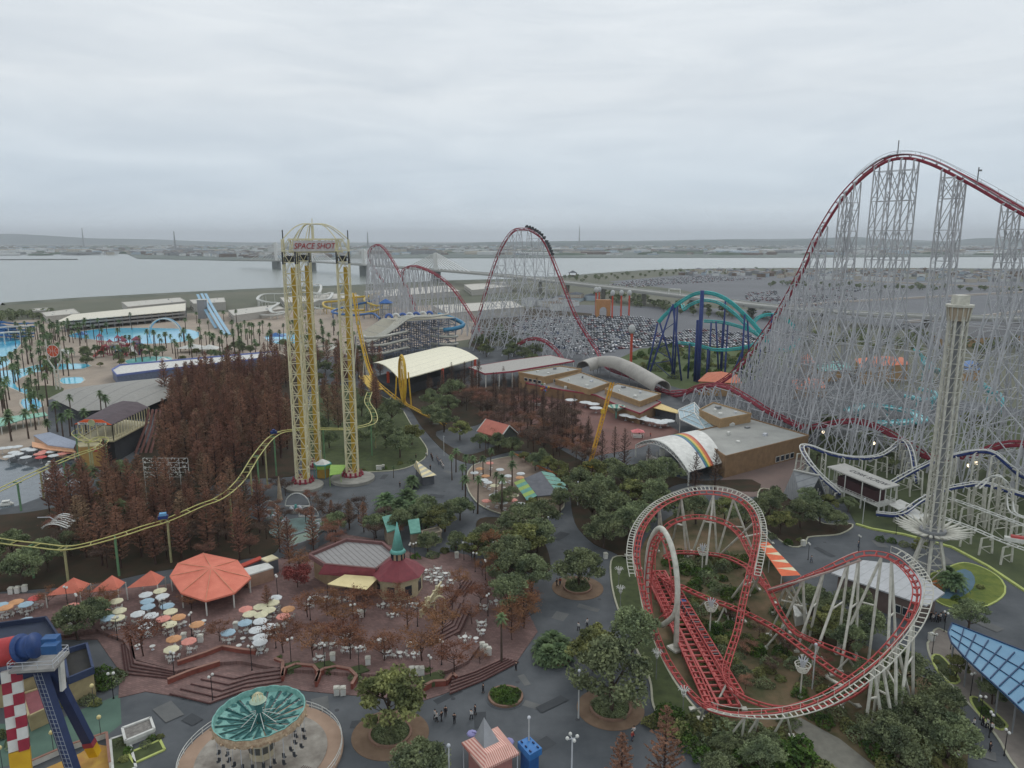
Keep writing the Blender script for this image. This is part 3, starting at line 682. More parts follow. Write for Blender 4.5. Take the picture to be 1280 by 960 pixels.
far_pts += pick([(740, 372), (830, 392), (935, 402), (990, 408), (990, 400), (930, 394), (840, 380), (745, 364)], 61, 12, 12)
far_pts += pick([(700, 348), (840, 338), (980, 338), (980, 343), (850, 344), (720, 354)], 56, 14, 13)
far_pts += pick([(960, 355), (1280, 363), (1500, 368), (1500, 373), (1280, 367), (960, 359)], 84, 12, 14)
far_pts += pick([(1000, 420), (1280, 425), (1400, 440), (1280, 450), (1000, 436)], 56, 10, 17)
far_pts += pick([(0, 396), (60, 392), (70, 400), (0, 404)], 22, 9, 18)
# brown-leaved plaza trees
for i, (px, py, s) in enumerate([(180, 824, 1.15), (115, 760, .9), (60, 760, .6), (275, 805, .7), (240, 765, .8), (135, 765, .7), (375, 720, .9), (392, 825, 1.1), (355, 820, 1.0), (438, 828, 1.0), (480, 830, 1.1), (528, 830, 1.0), (568, 845, .95), (420, 780, .9), (455, 775, 1.0), (510, 790, 1.05), (545, 780, .9), (565, 765, .8), (575, 740, .75), (590, 780, .8), (600, 760, .8), (620, 730, .8), (640, 750, .9), (495, 765, .8), (385, 775, .85), (640, 800, .9), (655, 785, .9), (660, 765, .8), (600, 830, .5), (590, 700, .55), (603, 720, .6), (610, 560, .9), (625, 552, .9), (660, 560, 1.0), (680, 565, 1.1), (700, 572, 1.1), (720, 575, 1.1), (645, 540, .8), (685, 545, 1), (710, 555, 1), (740, 580, .9)]):
 put(brown[i % 3], px, py, 'small spreading tree with sparse brown leaves', 'brown leaved plaza trees', s * 1.12)
cm_tree = make_sparse(5.0, 3.4, 77, leafcrim, 'crimson leaved tree at the corner of the spired restaurant', 'crimson_tree', n=2600); p = U(372, 738); cm_tree.location = p; cm_tree['group'] = 'brown leaved plaza trees'
# palms: water park (small) and near ones
PP = [(12, 500), (8, 520), (20, 478), (25, 490), (33, 512), (42, 520), (48, 500), (60, 508), (14, 540), (36, 548), (57, 530), (62, 552), (80, 556), (24, 465), (5, 470), (35, 455), (44, 470), (86, 470), (92, 462), (84, 462), (60, 470),
 (100, 432), (128, 434), (148, 428), (158, 441), (170, 452), (178, 452), (185, 434), (193, 440), (196, 452), (203, 442), (216, 442), (207, 430), (200, 436), (232, 437), (240, 446), (250, 430), (253, 444), (262, 432), (268, 438), (275, 445), (232, 412), (246, 404), (262, 420), (280, 402), (290, 418), (296, 408), (302, 420), (310, 432), (318, 428), (300, 440), (292, 432),
 (87, 417), (97, 416), (108, 417), (125, 420), (134, 418), (150, 415), (165, 412), (60, 430), (55, 424), (48, 428), (66, 436), (70, 426), (40, 432), (36, 424), (58, 440), (63, 418), (50, 416), (74, 418), (80, 428), (30, 430), (118, 424),
 (280, 450), (268, 455), (320, 446), (335, 440), (340, 430), (325, 420), (350, 438), (362, 446), (370, 436), (355, 426), (338, 418), (60, 455), (70, 462), (142, 450), (150, 456), (110, 445), (120, 448), (175, 440), (164, 448), (188, 448), (72, 540), (90, 533), (108, 540), (135, 528), (128, 530), (88, 545), (220, 448), (226, 440), (405, 430), (412, 436), (395, 440)]
for i, (px, py) in enumerate(PP): put(palms[i % 3], px, py, 'slender fan palm', 'fan palms of the water park', random.uniform(1.0, 1.3))
for px, py, s in ((582, 632, .9), (565, 600, .7), (583, 605, .8), (597, 642, .9), (604, 600, .8), (613, 596, .8), (627, 645, 1.0), (640, 612, .9), (620, 618, .7), (592, 600, .8), (627, 830, .8), (578, 612, .8), (607, 575, .7), (640, 590, .7), (492, 597, .4), (570, 590, .8)):
 put(palms[1 if px % 2 else 0], px, py, 'green fan palm', 'fan palms of the park', s)
dpalm = make_palm(3.6, 71, 3.6, 46, 'date_palm', False, 0.5, 'x')
for px, py, s in ((482, 640, 1.0), (510, 637, 1.1), (498, 650, 1.1), (520, 650, 1.0), (533, 660, .8), (515, 610, .7), (514, 607, .6), (1193, 740, .8), (1182, 735, .7), (1185, 726, .6)):
 put(dpalm, px, py, 'broad arching date palm', 'date palms of the park', s)
cluster = make_palm(1.6, 72, 3.2, 70, 'palm_cluster', True, 0.35, 'x')
for i, (px, py) in enumerate([(682, 816), (692, 808), (702, 816), (696, 824), (686, 828)]): put(cluster, px, py, 'low leafy palm clump in the palm circle', 'palm clumps in the circle', 0.92, near_=False)
# shrubs of the garden beds
for i, (px, py, s) in enumerate([(860, 708, .9), (885, 715, 1), (868, 727, .8), (850, 695, 1.1), (905, 708, 1.2), (920, 700, 1.2), (880, 698, 1.2), (862, 762, .8), (878, 780, 1.0), (893, 790, .9), (905, 820, 1.2), (893, 828, 1.3), (942, 812, 1.2), (925, 840, 1.0), (918, 742, .7), (932, 700, .9), (893, 742, .9), (870, 752, 1), (940, 740, .7), (960, 830, .9), (975, 850, .8), (1000, 870, .9), (868, 738, .6), (880, 760, .7), (845, 716, .8), (928, 812, .8),
 (815, 905, 1.2), (855, 920, 1.1), (880, 935, 1.2), (900, 960, 1.2), (840, 905, 1), (985, 905, 1), (970, 920, 1.2), (1030, 905, 1), (1045, 895, 1.1), (1060, 910, 1.2), (1015, 895, 1),
 (1180, 840, .6), (1192, 850, .6), (1230, 890, .6), (1246, 905, .6), (1170, 828, .5), (985, 680, .8), (965, 672, .8), (1000, 676, .7), (1100, 676, .8), (1130, 682, .8), (1145, 686, .8), (1115, 678, .8), (1245, 560, 1.5), (1230, 575, 1.3), (1190, 560, 1.2), (1100, 560, 1.2), (1060, 570, 1.2), (1080, 590, 1.4), (1170, 740, .8), (1225, 735, .7), (1195, 750, .7), (1208, 757, .6),
 (82, 880, .9), (92, 875, 1), (104, 870, 1), (118, 862, 1.1), (130, 858, 1.2), (140, 852, 1.2), (146, 845, 1.1), (128, 846, 1.2), (110, 878, .8), (120, 880, .8), (60, 895, .8), (20, 930, .8), (5, 920, .9), (350, 826, .6), (363, 838, .7), (400, 832, .7), (412, 840, .7), (445, 848, .7), (455, 838, .7), (535, 842, .7), (548, 846, .7), (540, 852, .6),
 (190, 925, .5), (182, 932, .5), (200, 922, .5), (160, 940, .5), (150, 930, .5), (155, 950, .6), (520, 700, 1), (540, 696, 1), (556, 690, 1), (570, 686, .9), (505, 703, .9), (500, 580, .8), (480, 586, .7), (515, 578, .8), (455, 588, .6), (660, 420, 1.4)]):
 put(shrubs[i % 3], px, py, ['rounded bright green shrub', 'rounded dark green shrub', 'rounded olive shrub'][i % 3], 'shrubs of the garden beds', s)
scatter(palms, [(0, 470), (60, 440), (90, 432), (90, 470), (60, 500), (60, 540), (0, 560)], 36, 5, 'tall fan palm', 'fan palms of the water park', 1.0, 1.4, seed=21)
scatter(palms, [(20, 415), (90, 420), (120, 428), (60, 440), (20, 445)], 30, 4, 'tall fan palm', 'fan palms of the water park', 1.0, 1.4, seed=22)
scatter(palms, [(175, 430), (250, 425), (350, 415), (460, 410), (440, 440), (345, 450), (210, 452)], 54, 5, 'tall fan palm', 'fan palms of the water park', 1.0, 1.3, seed=23)
scatter(broad, [(30, 450), (130, 440), (240, 440), (350, 430), (440, 425), (440, 440), (300, 452), (150, 458), (60, 470)], 55, 6, 'small dark park tree', 'small trees of the water park', .45, .7, seed=24)
scatter(bare, [(560, 500), (650, 500), (720, 530), (750, 570), (735, 590), (690, 575), (640, 555), (600, 530)], 46, 5, 'bare spreading tree of fine twigs', 'bare spreading trees by the halls', .8, 1.15, seed=25)
scatter(bare, [(400, 640), (480, 640), (500, 680), (420, 690), (390, 670)], 9, 4, 'low bare twiggy tree', 'bare trees behind the restaurant', .6, .85, seed=26)
scatter(bare, [(70, 640), (190, 620), (330, 640), (340, 690), (200, 712), (80, 720)], 30, 6, 'brown twiggy undergrowth tree', 'undergrowth trees of the grove', .6, .9, seed=27)
scatter(brown, [(370, 770), (560, 770), (570, 830), (380, 825)], 6, 4.5, 'small spreading tree with sparse brown leaves', 'brown leaved plaza trees', .9, 1.1, seed=28)
scatter(shrubs, [(815, 900), (900, 910), (985, 925), (1040, 975), (960, 975), (890, 960)], 34, 2.6, 'dense dark garden shrub', 'shrubs below the red coaster', 1.1, 1.9, seed=29)
scatter(shrubs, [(820, 690), (960, 690), (1060, 800), (1090, 860), (960, 870), (870, 850), (840, 760)], 40, 4, 'low garden shrub', 'shrubs inside the red coaster', .6, 1.2, seed=30)
scatter(bare, [(905, 770), (1060, 830), (1070, 870), (930, 870)], 9, 6, 'low bare twiggy bush', 'bare bushes inside the red coaster', .35, .5, seed=31)
scatter(shrubs, [(1075, 905), (1180, 900), (1200, 960), (1110, 965), (1060, 915)], 28, 2.6, 'dense dark garden shrub', 'shrubs below the red coaster', 1.1, 1.9, seed=32)
scatter(redw, [(372, 458), (470, 452), (478, 478), (430, 484), (382, 490)], 26, 4.5, 'tall rust brown redwood', 'redwoods of the grove', .7, .95, seed=41)
scatter(broad, [(375, 448), (470, 444), (478, 478), (380, 480)], 16, 5, 'dark green bushy evergreen', 'evergreen trees of the park', .7, .95, seed=42)
scatter(bare, [(300, 612), (360, 606), (425, 640), (410, 690), (330, 690)], 13, 4.5, 'slight bare tree among small rides', 'bare trees by the children rides', .55, .8, seed=43)
scatter(broad, [(610, 560), (700, 590), (720, 640), (700, 600), (640, 565)], 8, 4, 'dark green bushy evergreen', 'evergreen trees of the park', .6, .8, seed=44)
rr = random.Random(99); mb = MB()
for x, y in far_pts:
 h = rr.uniform(5, 9.5); r_ = h * rr.uniform(.4, .6); mb.k = 1; mb.bar((x, y, 0), (x, y, h * .6), .4); mb.k = 0
 for k in range(170): d = Vector((rr.gauss(0, 1), rr.gauss(0, 1), rr.gauss(0, 1))).normalized() * rr.uniform(.6, 1); leaf(mb, Vector((x + d.x * r_, y + d.y * r_, h * .62 + d.z * h * .36)), 1.0, rr)
o = mb.build('distant_trees', [leafdark, barkm]); tag(o, 'dark green trees lining the far lots, the viaduct and the river bank', 'trees', None, 'stuff')
scatter(shrubs, [(830, 700), (900, 700), (940, 770), (1050, 830), (1060, 865), (940, 868), (880, 800), (850, 750)], 45, 2.8, 'small dark bed shrub', 'bed shrubs inside the red coaster', .7, 1.4, seed=51)
scatter(brown, [(620, 700), (660, 730), (665, 800), (640, 810), (610, 760)], 6, 4, 'small spreading tree with sparse brown leaves', 'brown leaved plaza trees', .9, 1.2, seed=52)
scatter(broad, [(592, 584), (650, 572), (700, 600), (705, 640), (660, 650), (612, 640)], 7, 5, 'small green tree between cafe parasols', 'trees of the palm terrace', .45, .65, seed=53)
# ================================================================== ROLLER COASTERS AND TOWERS
def frames(pts, banks=None, side=None):
 out_ = []; n = len(pts); last = Vector((1, 0, 0))
 for i, p in enumerate(pts):
  t = (pts[min(i + 1, n - 1)] - pts[max(i - 1, 0)]).normalized()
  if side is not None: s = (side - t * side.dot(t)).normalized()
  else:
   h = Vector((t.y, -t.x, 0)); s = h.normalized() if h.length > 0.15 else last
   if banks: s = (Matrix.Rotation(banks[i], 3, t) @ s)
  last = s; out_.append((p, t, s, s.cross(t).normalized()))
 return out_
def track(root, pts, gauge=1.2, rr_=0.13, m_rail=None, m_tie=None, spine=None, spine_r=0.3, drop=0.8, tie=1.5, banks=None, side=None, tie_w=0.14, names=('rail', 'cross_ties', 'spine'), n=5):
 fr = frames(pts, banks, side)
 if spine:
  for sg in (-1, 1):
   mb = MB(); mb.tube([p + s * gauge / 2 * sg for p, t, s, u in fr], rr_, n); mb.build(names[0], m_rail, root, True)
  mb = MB(); mb.tube([p - u * drop for p, t, s, u in fr], spine_r, 7)
 else:
  mb = MB()
  for sg in (-1, 1): mb.tube([p + s * gauge / 2 * sg for p, t, s, u in fr], rr_, n)
 acc = 0; prev = fr[0][0]
 for p, t, s, u in fr:
  acc += (p - prev).length; prev = p
  mb.k = 1
  if acc >= tie:
   acc = 0; mb.bar(p - s * gauge / 2, p + s * gauge / 2, tie_w)
   if spine: mb.bar(p - s * gauge / 2, p - u * drop, tie_w); mb.bar(p + s * gauge / 2, p - u * drop, tie_w)
 mb.build(names[2] if spine else 'track', [spine or m_rail, m_tie or m_rail], root)
 return fr
def ctl(L_, step=1.0, closed=False, mode='z'):
 """control points (px, py, height) or (px, py, None, Y) -> smooth world path"""
 P = [U(q[0], q[1], q[2]) if len(q) == 3 else U(q[0], q[1], Y=q[3]) for q in L_]
 return spline(P, step, closed)
def walkway(root, fr, off, w, name, m, every=0.8, rail=True, i0=0, i1=None, lift=0.0):
 fr = fr[i0:i1]; mb = MB(); a = [p + s * off + u * lift for p, t, s, u in fr]; b = [p + s * (off + w) + u * lift for p, t, s, u in fr]
 mb.tube(a, 0.09, 4); mb.tube(b, 0.09, 4); acc = 0
 for i in range(1, len(a)):
  acc += (a[i] - a[i - 1]).length
  if acc > every: acc = 0; mb.bar(a[i], b[i], 0.2, 0.08)
 if rail:
  c = [q + Vector((0, 0, 1.1)) for q in b]; mb.tube(c, 0.05, 4)
  for i in range(0, len(b), 3): mb.bar(b[i], c[i], 0.06)
 mb.build(name, m, root)
# ---------------- the long white-latticed coaster
dragon = thing('roller_coaster', 'giant red tracked roller coaster on dense white steel lattice towers', 'roller coaster', U(1130, 597))
main = ctl([(1430, 332, None, 186), (1350, 296, None, 199), (1280, 262, None, 212), (1215, 225, None, 226), (1165, 200, None, 235), (1130, 193, None, 242), (1097, 203, None, 248), (1055, 241, None, 258), (1020, 296, None, 269), (1000, 340, None, 275), (976, 384, None, 285), (955, 415, None, 293), (928, 452, None, 305), (905, 473, None, 315), (880, 484, None, 325), (850, 488, None, 337), (828, 487, None, 345),
   (790, 470, None, 370), (762, 460, None, 395), (752, 450, None, 420), (745, 436, None, 440), (735, 420, None, 447), (718, 390, None, 455), (700, 345, None, 465), (682, 303, None, 474), (668, 289, None, 480), (655, 285, None, 485), (640, 289, None, 492), (625, 312, None, 500), (611, 350, None, 510), (597, 398, None, 520), (590, 416, None, 530)], 2.0)
track(dragon, main, 2.0, 0.24, darkred, darkred, darkred, 0.5, 1.2, 3.0, tie_w=0.2)
back = ctl([(640, 436, None, 470), (652, 427, None, 460), (665, 422, None, 452), (680, 425, None, 444), (695, 437, None, 434), (704, 450, None, 424)], 2)
track(dragon, back, 2.0, 0.24, darkred, darkred, darkred, 0.55, 1.2, 3, tie_w=0.2)
ret = ctl([(832, 493, None, 343), (852, 491, None, 330), (872, 482, None, 318), (892, 479, None, 303), (910, 482, None, 294), (927, 491, None, 285), (945, 502, None, 276), (957, 510, None, 270), (985, 524, None, 262), (1005, 532, None, 256), (1022, 530, None, 252), (1060, 524, None, 246), (1085, 527, None, 241), (1110, 538, None, 236), (1140, 556, None, 228), (1165, 570, None, 222), (1210, 566, None, 214), (1260, 552, None, 208), (1310, 556, None, 200)], 2)
track(dragon, ret, 2.0, 0.24, darkred, darkred, darkred, 0.62, 1.2, 3, tie_w=0.2)
turn = ctl([(605, 422, None, 540), (590, 395, None, 556), (570, 365, None, 575), (552, 347, None, 590), (530, 335, None, 608), (514, 332, None, 622), (503, 340, None, 640), (508, 362, None, 655)], 2)
track(dragon, turn, 2.2, 0.3, darkred, darkred, darkred, 0.6, 1.2, 4, tie_w=0.2)
turn2 = ctl([(522, 392, None, 640), (514, 372, None, 655), (503, 348, None, 672), (490, 324, None, 692), (478, 308, None, 712), (469, 306, None, 725), (461, 316, None, 742), (466, 332, None, 755), (480, 352, None, 765)], 2)
track(dragon, turn2, 2.2, 0.3, darkred, darkred, darkred, 0.6, 1.2, 4, tie_w=0.2)
def bent(mb, p, s, wid=2.0, spread=0.19, lw=0.45, lv=11.0, outrig=True, wf=None):
 h = p.z - 1.5
 if h < 2: return None
 b0 = Vector((p.x, p.y, 0)); f = lambda z, k: b0 + s * k * (wf(h, z) if wf else wid + (h - z) * spread) + Vector((0, 0, z))
 hm = min(h, 58)
 for k in (-1, 1): mb.bar(f(0, k), f(hm, k), lw); mb.bar(f(hm, k), f(h, k), lw); mb.bar(f(h, k), p + Vector((0, 0, -1.0)), lw * 0.8)
 nz = max(1, int(round(h / lv))); zs = [h * i / nz for i in range(nz + 1)]
 for i in range(nz):
  a, b = zs[i], zs[i + 1]
  mb.bar(f(b, -1), f(b, 1), lw * 0.6); mb.bar(f(a, -1), f(b, 1), lw * 0.5); mb.bar(f(a, 1), f(b, -1), lw * 0.5)
 if outrig and h > 18:
  for k in (-1, 1):
   z0 = h * 0.62; q = b0 + s * k * (wid + h * 0.36); mb.bar(f(z0, k), q, lw * 0.8)
   for u in (0.33, 0.66): mb.bar(f(z0 * (1 - u) + 0, k), f(z0, k).lerp(q, u), lw * 0.45); mb.bar(f(z0, k).lerp(q, u), f(max(0, z0 * (1 - u) - z0 * .33), k), lw * .4)
 return f
def supports(root, pts, spacing, m, wid=2.0, spread=0.16, lw=0.45, name='support_tower', zmin=4, lv=11, outrig=True, skip=None, minh=0, span=12.0):
 acc = spacing; prev = pts[0]; st = []
 for i in range(len(pts)):
  p = pts[i]; acc += (Vector((p.x, p.y, 0)) - Vector((prev.x, prev.y, 0))).length; prev = p
  if acc >= spacing and p.z > zmin:
   acc = 0; t = pts[min(i + 1, len(pts) - 1)] - pts[max(0, i - 1)]; s = Vector((t.y, -t.x, 0)).normalized(); st.append((p, s))
 for i, (p, s) in enumerate(st):
  mb = MB(); f = bent(mb, p, s, wid, spread, lw, lv, outrig)
  if i + 1 < len(st) and p.z > minh:
   p2, s2 = st[i + 1]; h = min(p.z, p2.z) - 1.5
   if (Vector((p.x, p.y, 0)) - Vector((p2.x, p2.y, 0))).length < span and h > 6:
    hh, h2 = p.z - 1.5, p2.z - 1.5; nz = max(1, int(h / lv))
    for k in (-1, 1):
     for j in range(nz + 1):
      z = h * j / nz; a = Vector((p.x, p.y, z)) + s * k * (wid + (hh - z) * spread); b = Vector((p2.x, p2.y, z)) + s2 * k * (wid + (h2 - z) * spread)
      if j and (j % 2 == 0 or j == nz): mb.bar(a, b, lw * 0.5)
      if j < nz and i % 2 == 0:
       z2 = h * (j + 1) / nz; c = Vector((p2.x, p2.y, z2)) + s2 * k * (wid + (h2 - z2) * spread); mb.bar(a, c, lw * 0.42)
       c = Vector((p.x, p.y, z2)) + s * k * (wid + (hh - z2) * spread); mb.bar(b, c, lw * 0.42)
  mb.build(name, m, root)
gi = []
for grp in ((1400, 1370, 1340), (1288, 1272, 1254), (1208, 1195, 1182), (1147, 1131, 1114, 1099), (1071, 1062, 1053), (1031, 1021), (1008, 1001), (994, 987, 980), (972, 964, 956), (948, 940, 931, 922)):
 gi.append([min(range(int(len(main) * .5)), key=lambda i: abs(proj(main[i])[0] - x)) for x in grp])
def leg_w(h, z): return 1.7 + (h - z) * 0.018 + max(0, min(h, 58) - z) * 0.125
def leg_at(p, s, k, z): return Vector((p.x, p.y, z)) + s * k * leg_w(p.z - 1.5, z)
LV = 9.5; prevb = None
for g_ in gi:
 for j, i in enumerate(g_):
  p = main[i]; t = main[min(i + 1, len(main) - 1)] - main[max(0, i - 1)]; s = Vector((t.y, -t.x, 0)).normalized(); h = p.z - 1.5
  mb = MB(); bent(mb, p, s, 1.9, 0.115, 0.34, LV, False, leg_w)
  if h > 26:
   for k in (-1, 1):
    z0 = min(h * 0.66, 52); q = leg_at(p, s, k, z0); ft = leg_at(p, s, k, 0) + s * k * h * 0.07; mb.bar(q, ft, 0.26)
    for u in (0.3, 0.55, 0.8): mb.bar(q.lerp(ft, u), leg_at(p, s, k, z0 * (1 - u)), 0.2); mb.bar(q.lerp(ft, u), leg_at(p, s, k, max(0, z0 * (1 - u) - 9)), 0.2)
  if prevb:
   p2, s2 = prevb; hm = min(p.z, p2.z) - 1.5; same = j > 0; top_ = hm if same else min(hm, 50); z = 0.0; lev = 0
   while z < top_ - 4:
    z2 = min(z + LV, top_)
    for k in (-1, 1):
     mb.bar(leg_at(p, s, k, z2), leg_at(p2, s2, k, z2), 0.2)
     if lev % 2 == 0 or same: mb.bar(leg_at(p, s, k, z), leg_at(p2, s2, k, z2), 0.22)
     if lev % 2 or z < 40: mb.bar(leg_at(p2, s2, k, z), leg_at(p, s, k, z2), 0.22)
    z = z2; lev += 1
  prevb = (p, s); mb.build('support_tower', dragonw, dragon)
supports(dragon, [p for p in main[int(len(main) * 0.56):]], 7.5, dragonw, 2.0, 0.14, 0.42, lv=11)
supports(dragon, ret, 7, dragonw, 1.2, 0.25, 0.5, outrig=False, zmin=5, lv=8)
supports(dragon, turn, 7, dragonw, 1.2, 0.08, 0.7, outrig=False, lv=25)
supports(dragon, turn2, 7, dragonw, 1.2, 0.08, 0.7, outrig=False, lv=25)
supports(dragon, back, 7, dragonw, 1.2, 0.2, 0.5, outrig=False, lv=8)
# second lattice row: the low return hills under the lift
low = ctl([(960, 440, None, 315), (990, 415, None, 300), (1030, 425, None, 285), (1060, 470, None, 272), (1090, 440, None, 262), (1130, 405, None, 252), (1170, 432, None, 242), (1210, 460, None, 232), (1250, 430, None, 222), (1300, 420, None, 212)], 2)
track(dragon, low, 2.0, 0.22, grey, grey, dragonw, 0.4, 1.0, 4)
supports(dragon, low, 8, dragonw, 2.5, 0.12, 0.26, lv=9, outrig=False)
# long horizontal tie at half height, catwalk on the lift, masts on the crest
frm = frames(main)
ic = min(range(len(main)), key=lambda i: -main[i].z)
walkway(dragon, frm[:ic + 8], -2.1, 0.9, 'lift_walkway', grey, 1.2); walkway(dragon, frm[:ic + 8], 1.2, 0.9, 'lift_walkway', grey, 1.2)
mb = MB()
for i in (ic, ic - 12): mb.bar(main[i], main[i] + Vector((0, 0, 4.5)), 0.25)
mb.bar(main[ic - 12] + Vector((0, 0, 3.6)), main[ic - 12] + Vector((0.9, 0, 3.6)), 0.5); mb.build('mast', grey, dragon)
train = thing('coaster_train', 'long dark train descending the crest of the second dragon hill', 'roller coaster train', main[0])
i2 = min(range(len(main)), key=lambda i: abs(main[i].y - 483.5)); acc = 0
train.location = main[i2]
k = i2
for c_ in range(14):
 p, t, s, u = frm[k - c_ * 1]
 mb = MB(); a = p + u * 0.9; mb.bar(a - t * 0.85, a + t * 0.85, 1.7, 1.0); mb.bar(a - t * 0.5 + u * 0.6, a + t * 0.1 + u * 0.9, 1.5, 0.7)
 mb.build('car', [dgrey], train)
# ---------------- tunnel tube over the brake run
tun = thing('tunnel_tube', 'long curved grey tube roof open at its right end', 'tunnel', U(780, 480))
tp = spline([U(729, 461, 5), U(745, 456, 5.5), U(765, 455, 7), U(785, 462, 6), U(805, 473, 5), U(820, 482, 4), U(828, 487, 3.6)], 2)
mb = MB(); fr = frames(tp); ring = 14; vs = []
for p, t, s, u in fr:
 for r_ in (4.4, 4.0):
  for j in range(ring + 1):
   an = PI * 1.15 * j / ring - PI * 0.075; vs.append(p + s * math.cos(an) * r_ + Vector((0, 0, 1)) * math.sin(an) * r_)
W_ = (ring + 1) * 2; fs = []
for i in range(len(fr) - 1):
 for j in range(ring):
  a = i * W_ + j; fs.append((a, a + 1, a + W_ + 1, a + W_)); a += ring + 1; fs.append((a + W_, a + W_ + 1, a + 1, a))
for i in (0, len(fr) - 1):
 for j in range(ring): a = i * W_ + j; b = a + ring + 1; fs.append((a, a + 1, b + 1, b))
mb.add(vs, fs); mb.build('shell', mat('tube_grey', C(172, 168, 160), 0.6, C(146, 142, 136), 0.2), tun, True)
mb = MB()
for p, t, s, u in fr[2::5]:
 for k in (-1, 1): mb.bar(p + s * k * 3.6, Vector((p.x, p.y, 0)) + s * k * 3.6, 0.35)
mb.build('support_posts', grey, tun)
# ---------------- turquoise and blue coaster
aco = thing('roller_coaster', 'turquoise tracked coaster on thick dark blue columns by the car park', 'roller coaster', U(880, 465))
tealt = mat('turquoise_track', C(66, 178, 176), 0.45, C(48, 150, 150), 0.5)
A1 = ctl([(822, 402, None, 385), (835, 388, None, 385), (850, 376, None, 380), (865, 367, None, 378), (880, 364, None, 375), (897, 367, None, 372), (915, 377, None, 368), (935, 395, None, 365), (950, 412, None, 362), (962, 428, None, 360)], 1.5)
A2 = ctl([(853, 380, None, 410), (855, 386, None, 405), (862, 380, None, 402), (880, 374, None, 400), (900, 378, None, 398), (920, 392, None, 394), (940, 412, None, 390), (958, 424, None, 385)], 1.5)
A3 = ctl([(848, 427, None, 390), (870, 430, None, 380), (895, 436, None, 372), (925, 434, None, 370), (945, 428, None, 372), (950, 418, None, 380), (930, 409, None, 392), (905, 402, None, 400), (880, 400, None, 405)], 1.5)
A4 = ctl([(940, 405, None, 380), (948, 396, None, 382), (960, 392, None, 384), (975, 394, None, 384), (990, 404, None, 380), (1000, 420, None, 375), (985, 436, None, 370), (965, 434, None, 366)], 1.5)
for A_ in (A1, A2, A3, A4): track(aco, A_, 1.5, 0.28, tealt, tealt, tealt, 0.7 if A_ in (A1,) else 0.45, 1.0, 3.0, tie_w=0.25)
def post(root, px, top, base, Y, r=0.8, m=None, name='column', lean=None):
 a = U(px, top, Y=Y); mb = MB(); q = lean or (0, 0)
 mb.tube([(a.x + q[0], a.y + q[1], 0), tuple(a)], [r, r * 0.9], 10); return mb.build(name, m or navy, root, True)
post(aco, 878, 363, 470, 372, 1.15); post(aco, 872, 400, 460, 374, 0.7)
for px, t, Y, l in ((844, 379, 382, None), (847, 379, 386, None), (840, 383, 382, (-12, -3)), (822, 404, 385, (-5, 0)), (825, 404, 385, (9, -3)), (841, 380, 382, (5, -6)), (931, 393, 365, None), (934, 393, 367, (4, 0)), (907, 372, 398, None), (889, 403, 400, None), (910, 402, 400, None), (904, 402, 402, None), (908, 434, 371, None), (885, 436, 373, None), (862, 430, 382, None), (930, 434, 370, (-6, 2)), (952, 412, 362, None), (992, 405, 380, None), (965, 392, 384, None), (895, 402, 400, (3, 0))):
 post(aco, px, t, 0, Y, 0.5, lean=l)
mb = MB(); a = U(822, 404, Y=385); b = U(845, 379, Y=382)
for u in (0.25, 0.5, 0.75): mb.bar((a.x - 5 * (1 - u), a.y, a.z * u), (b.x, b.y, b.z * u), 0.35); mb.bar((a.x, a.y, a.z * u), (b.x, b.y, b.z * (u - .25)), 0.35)
mb.build('bracing', navy, aco)
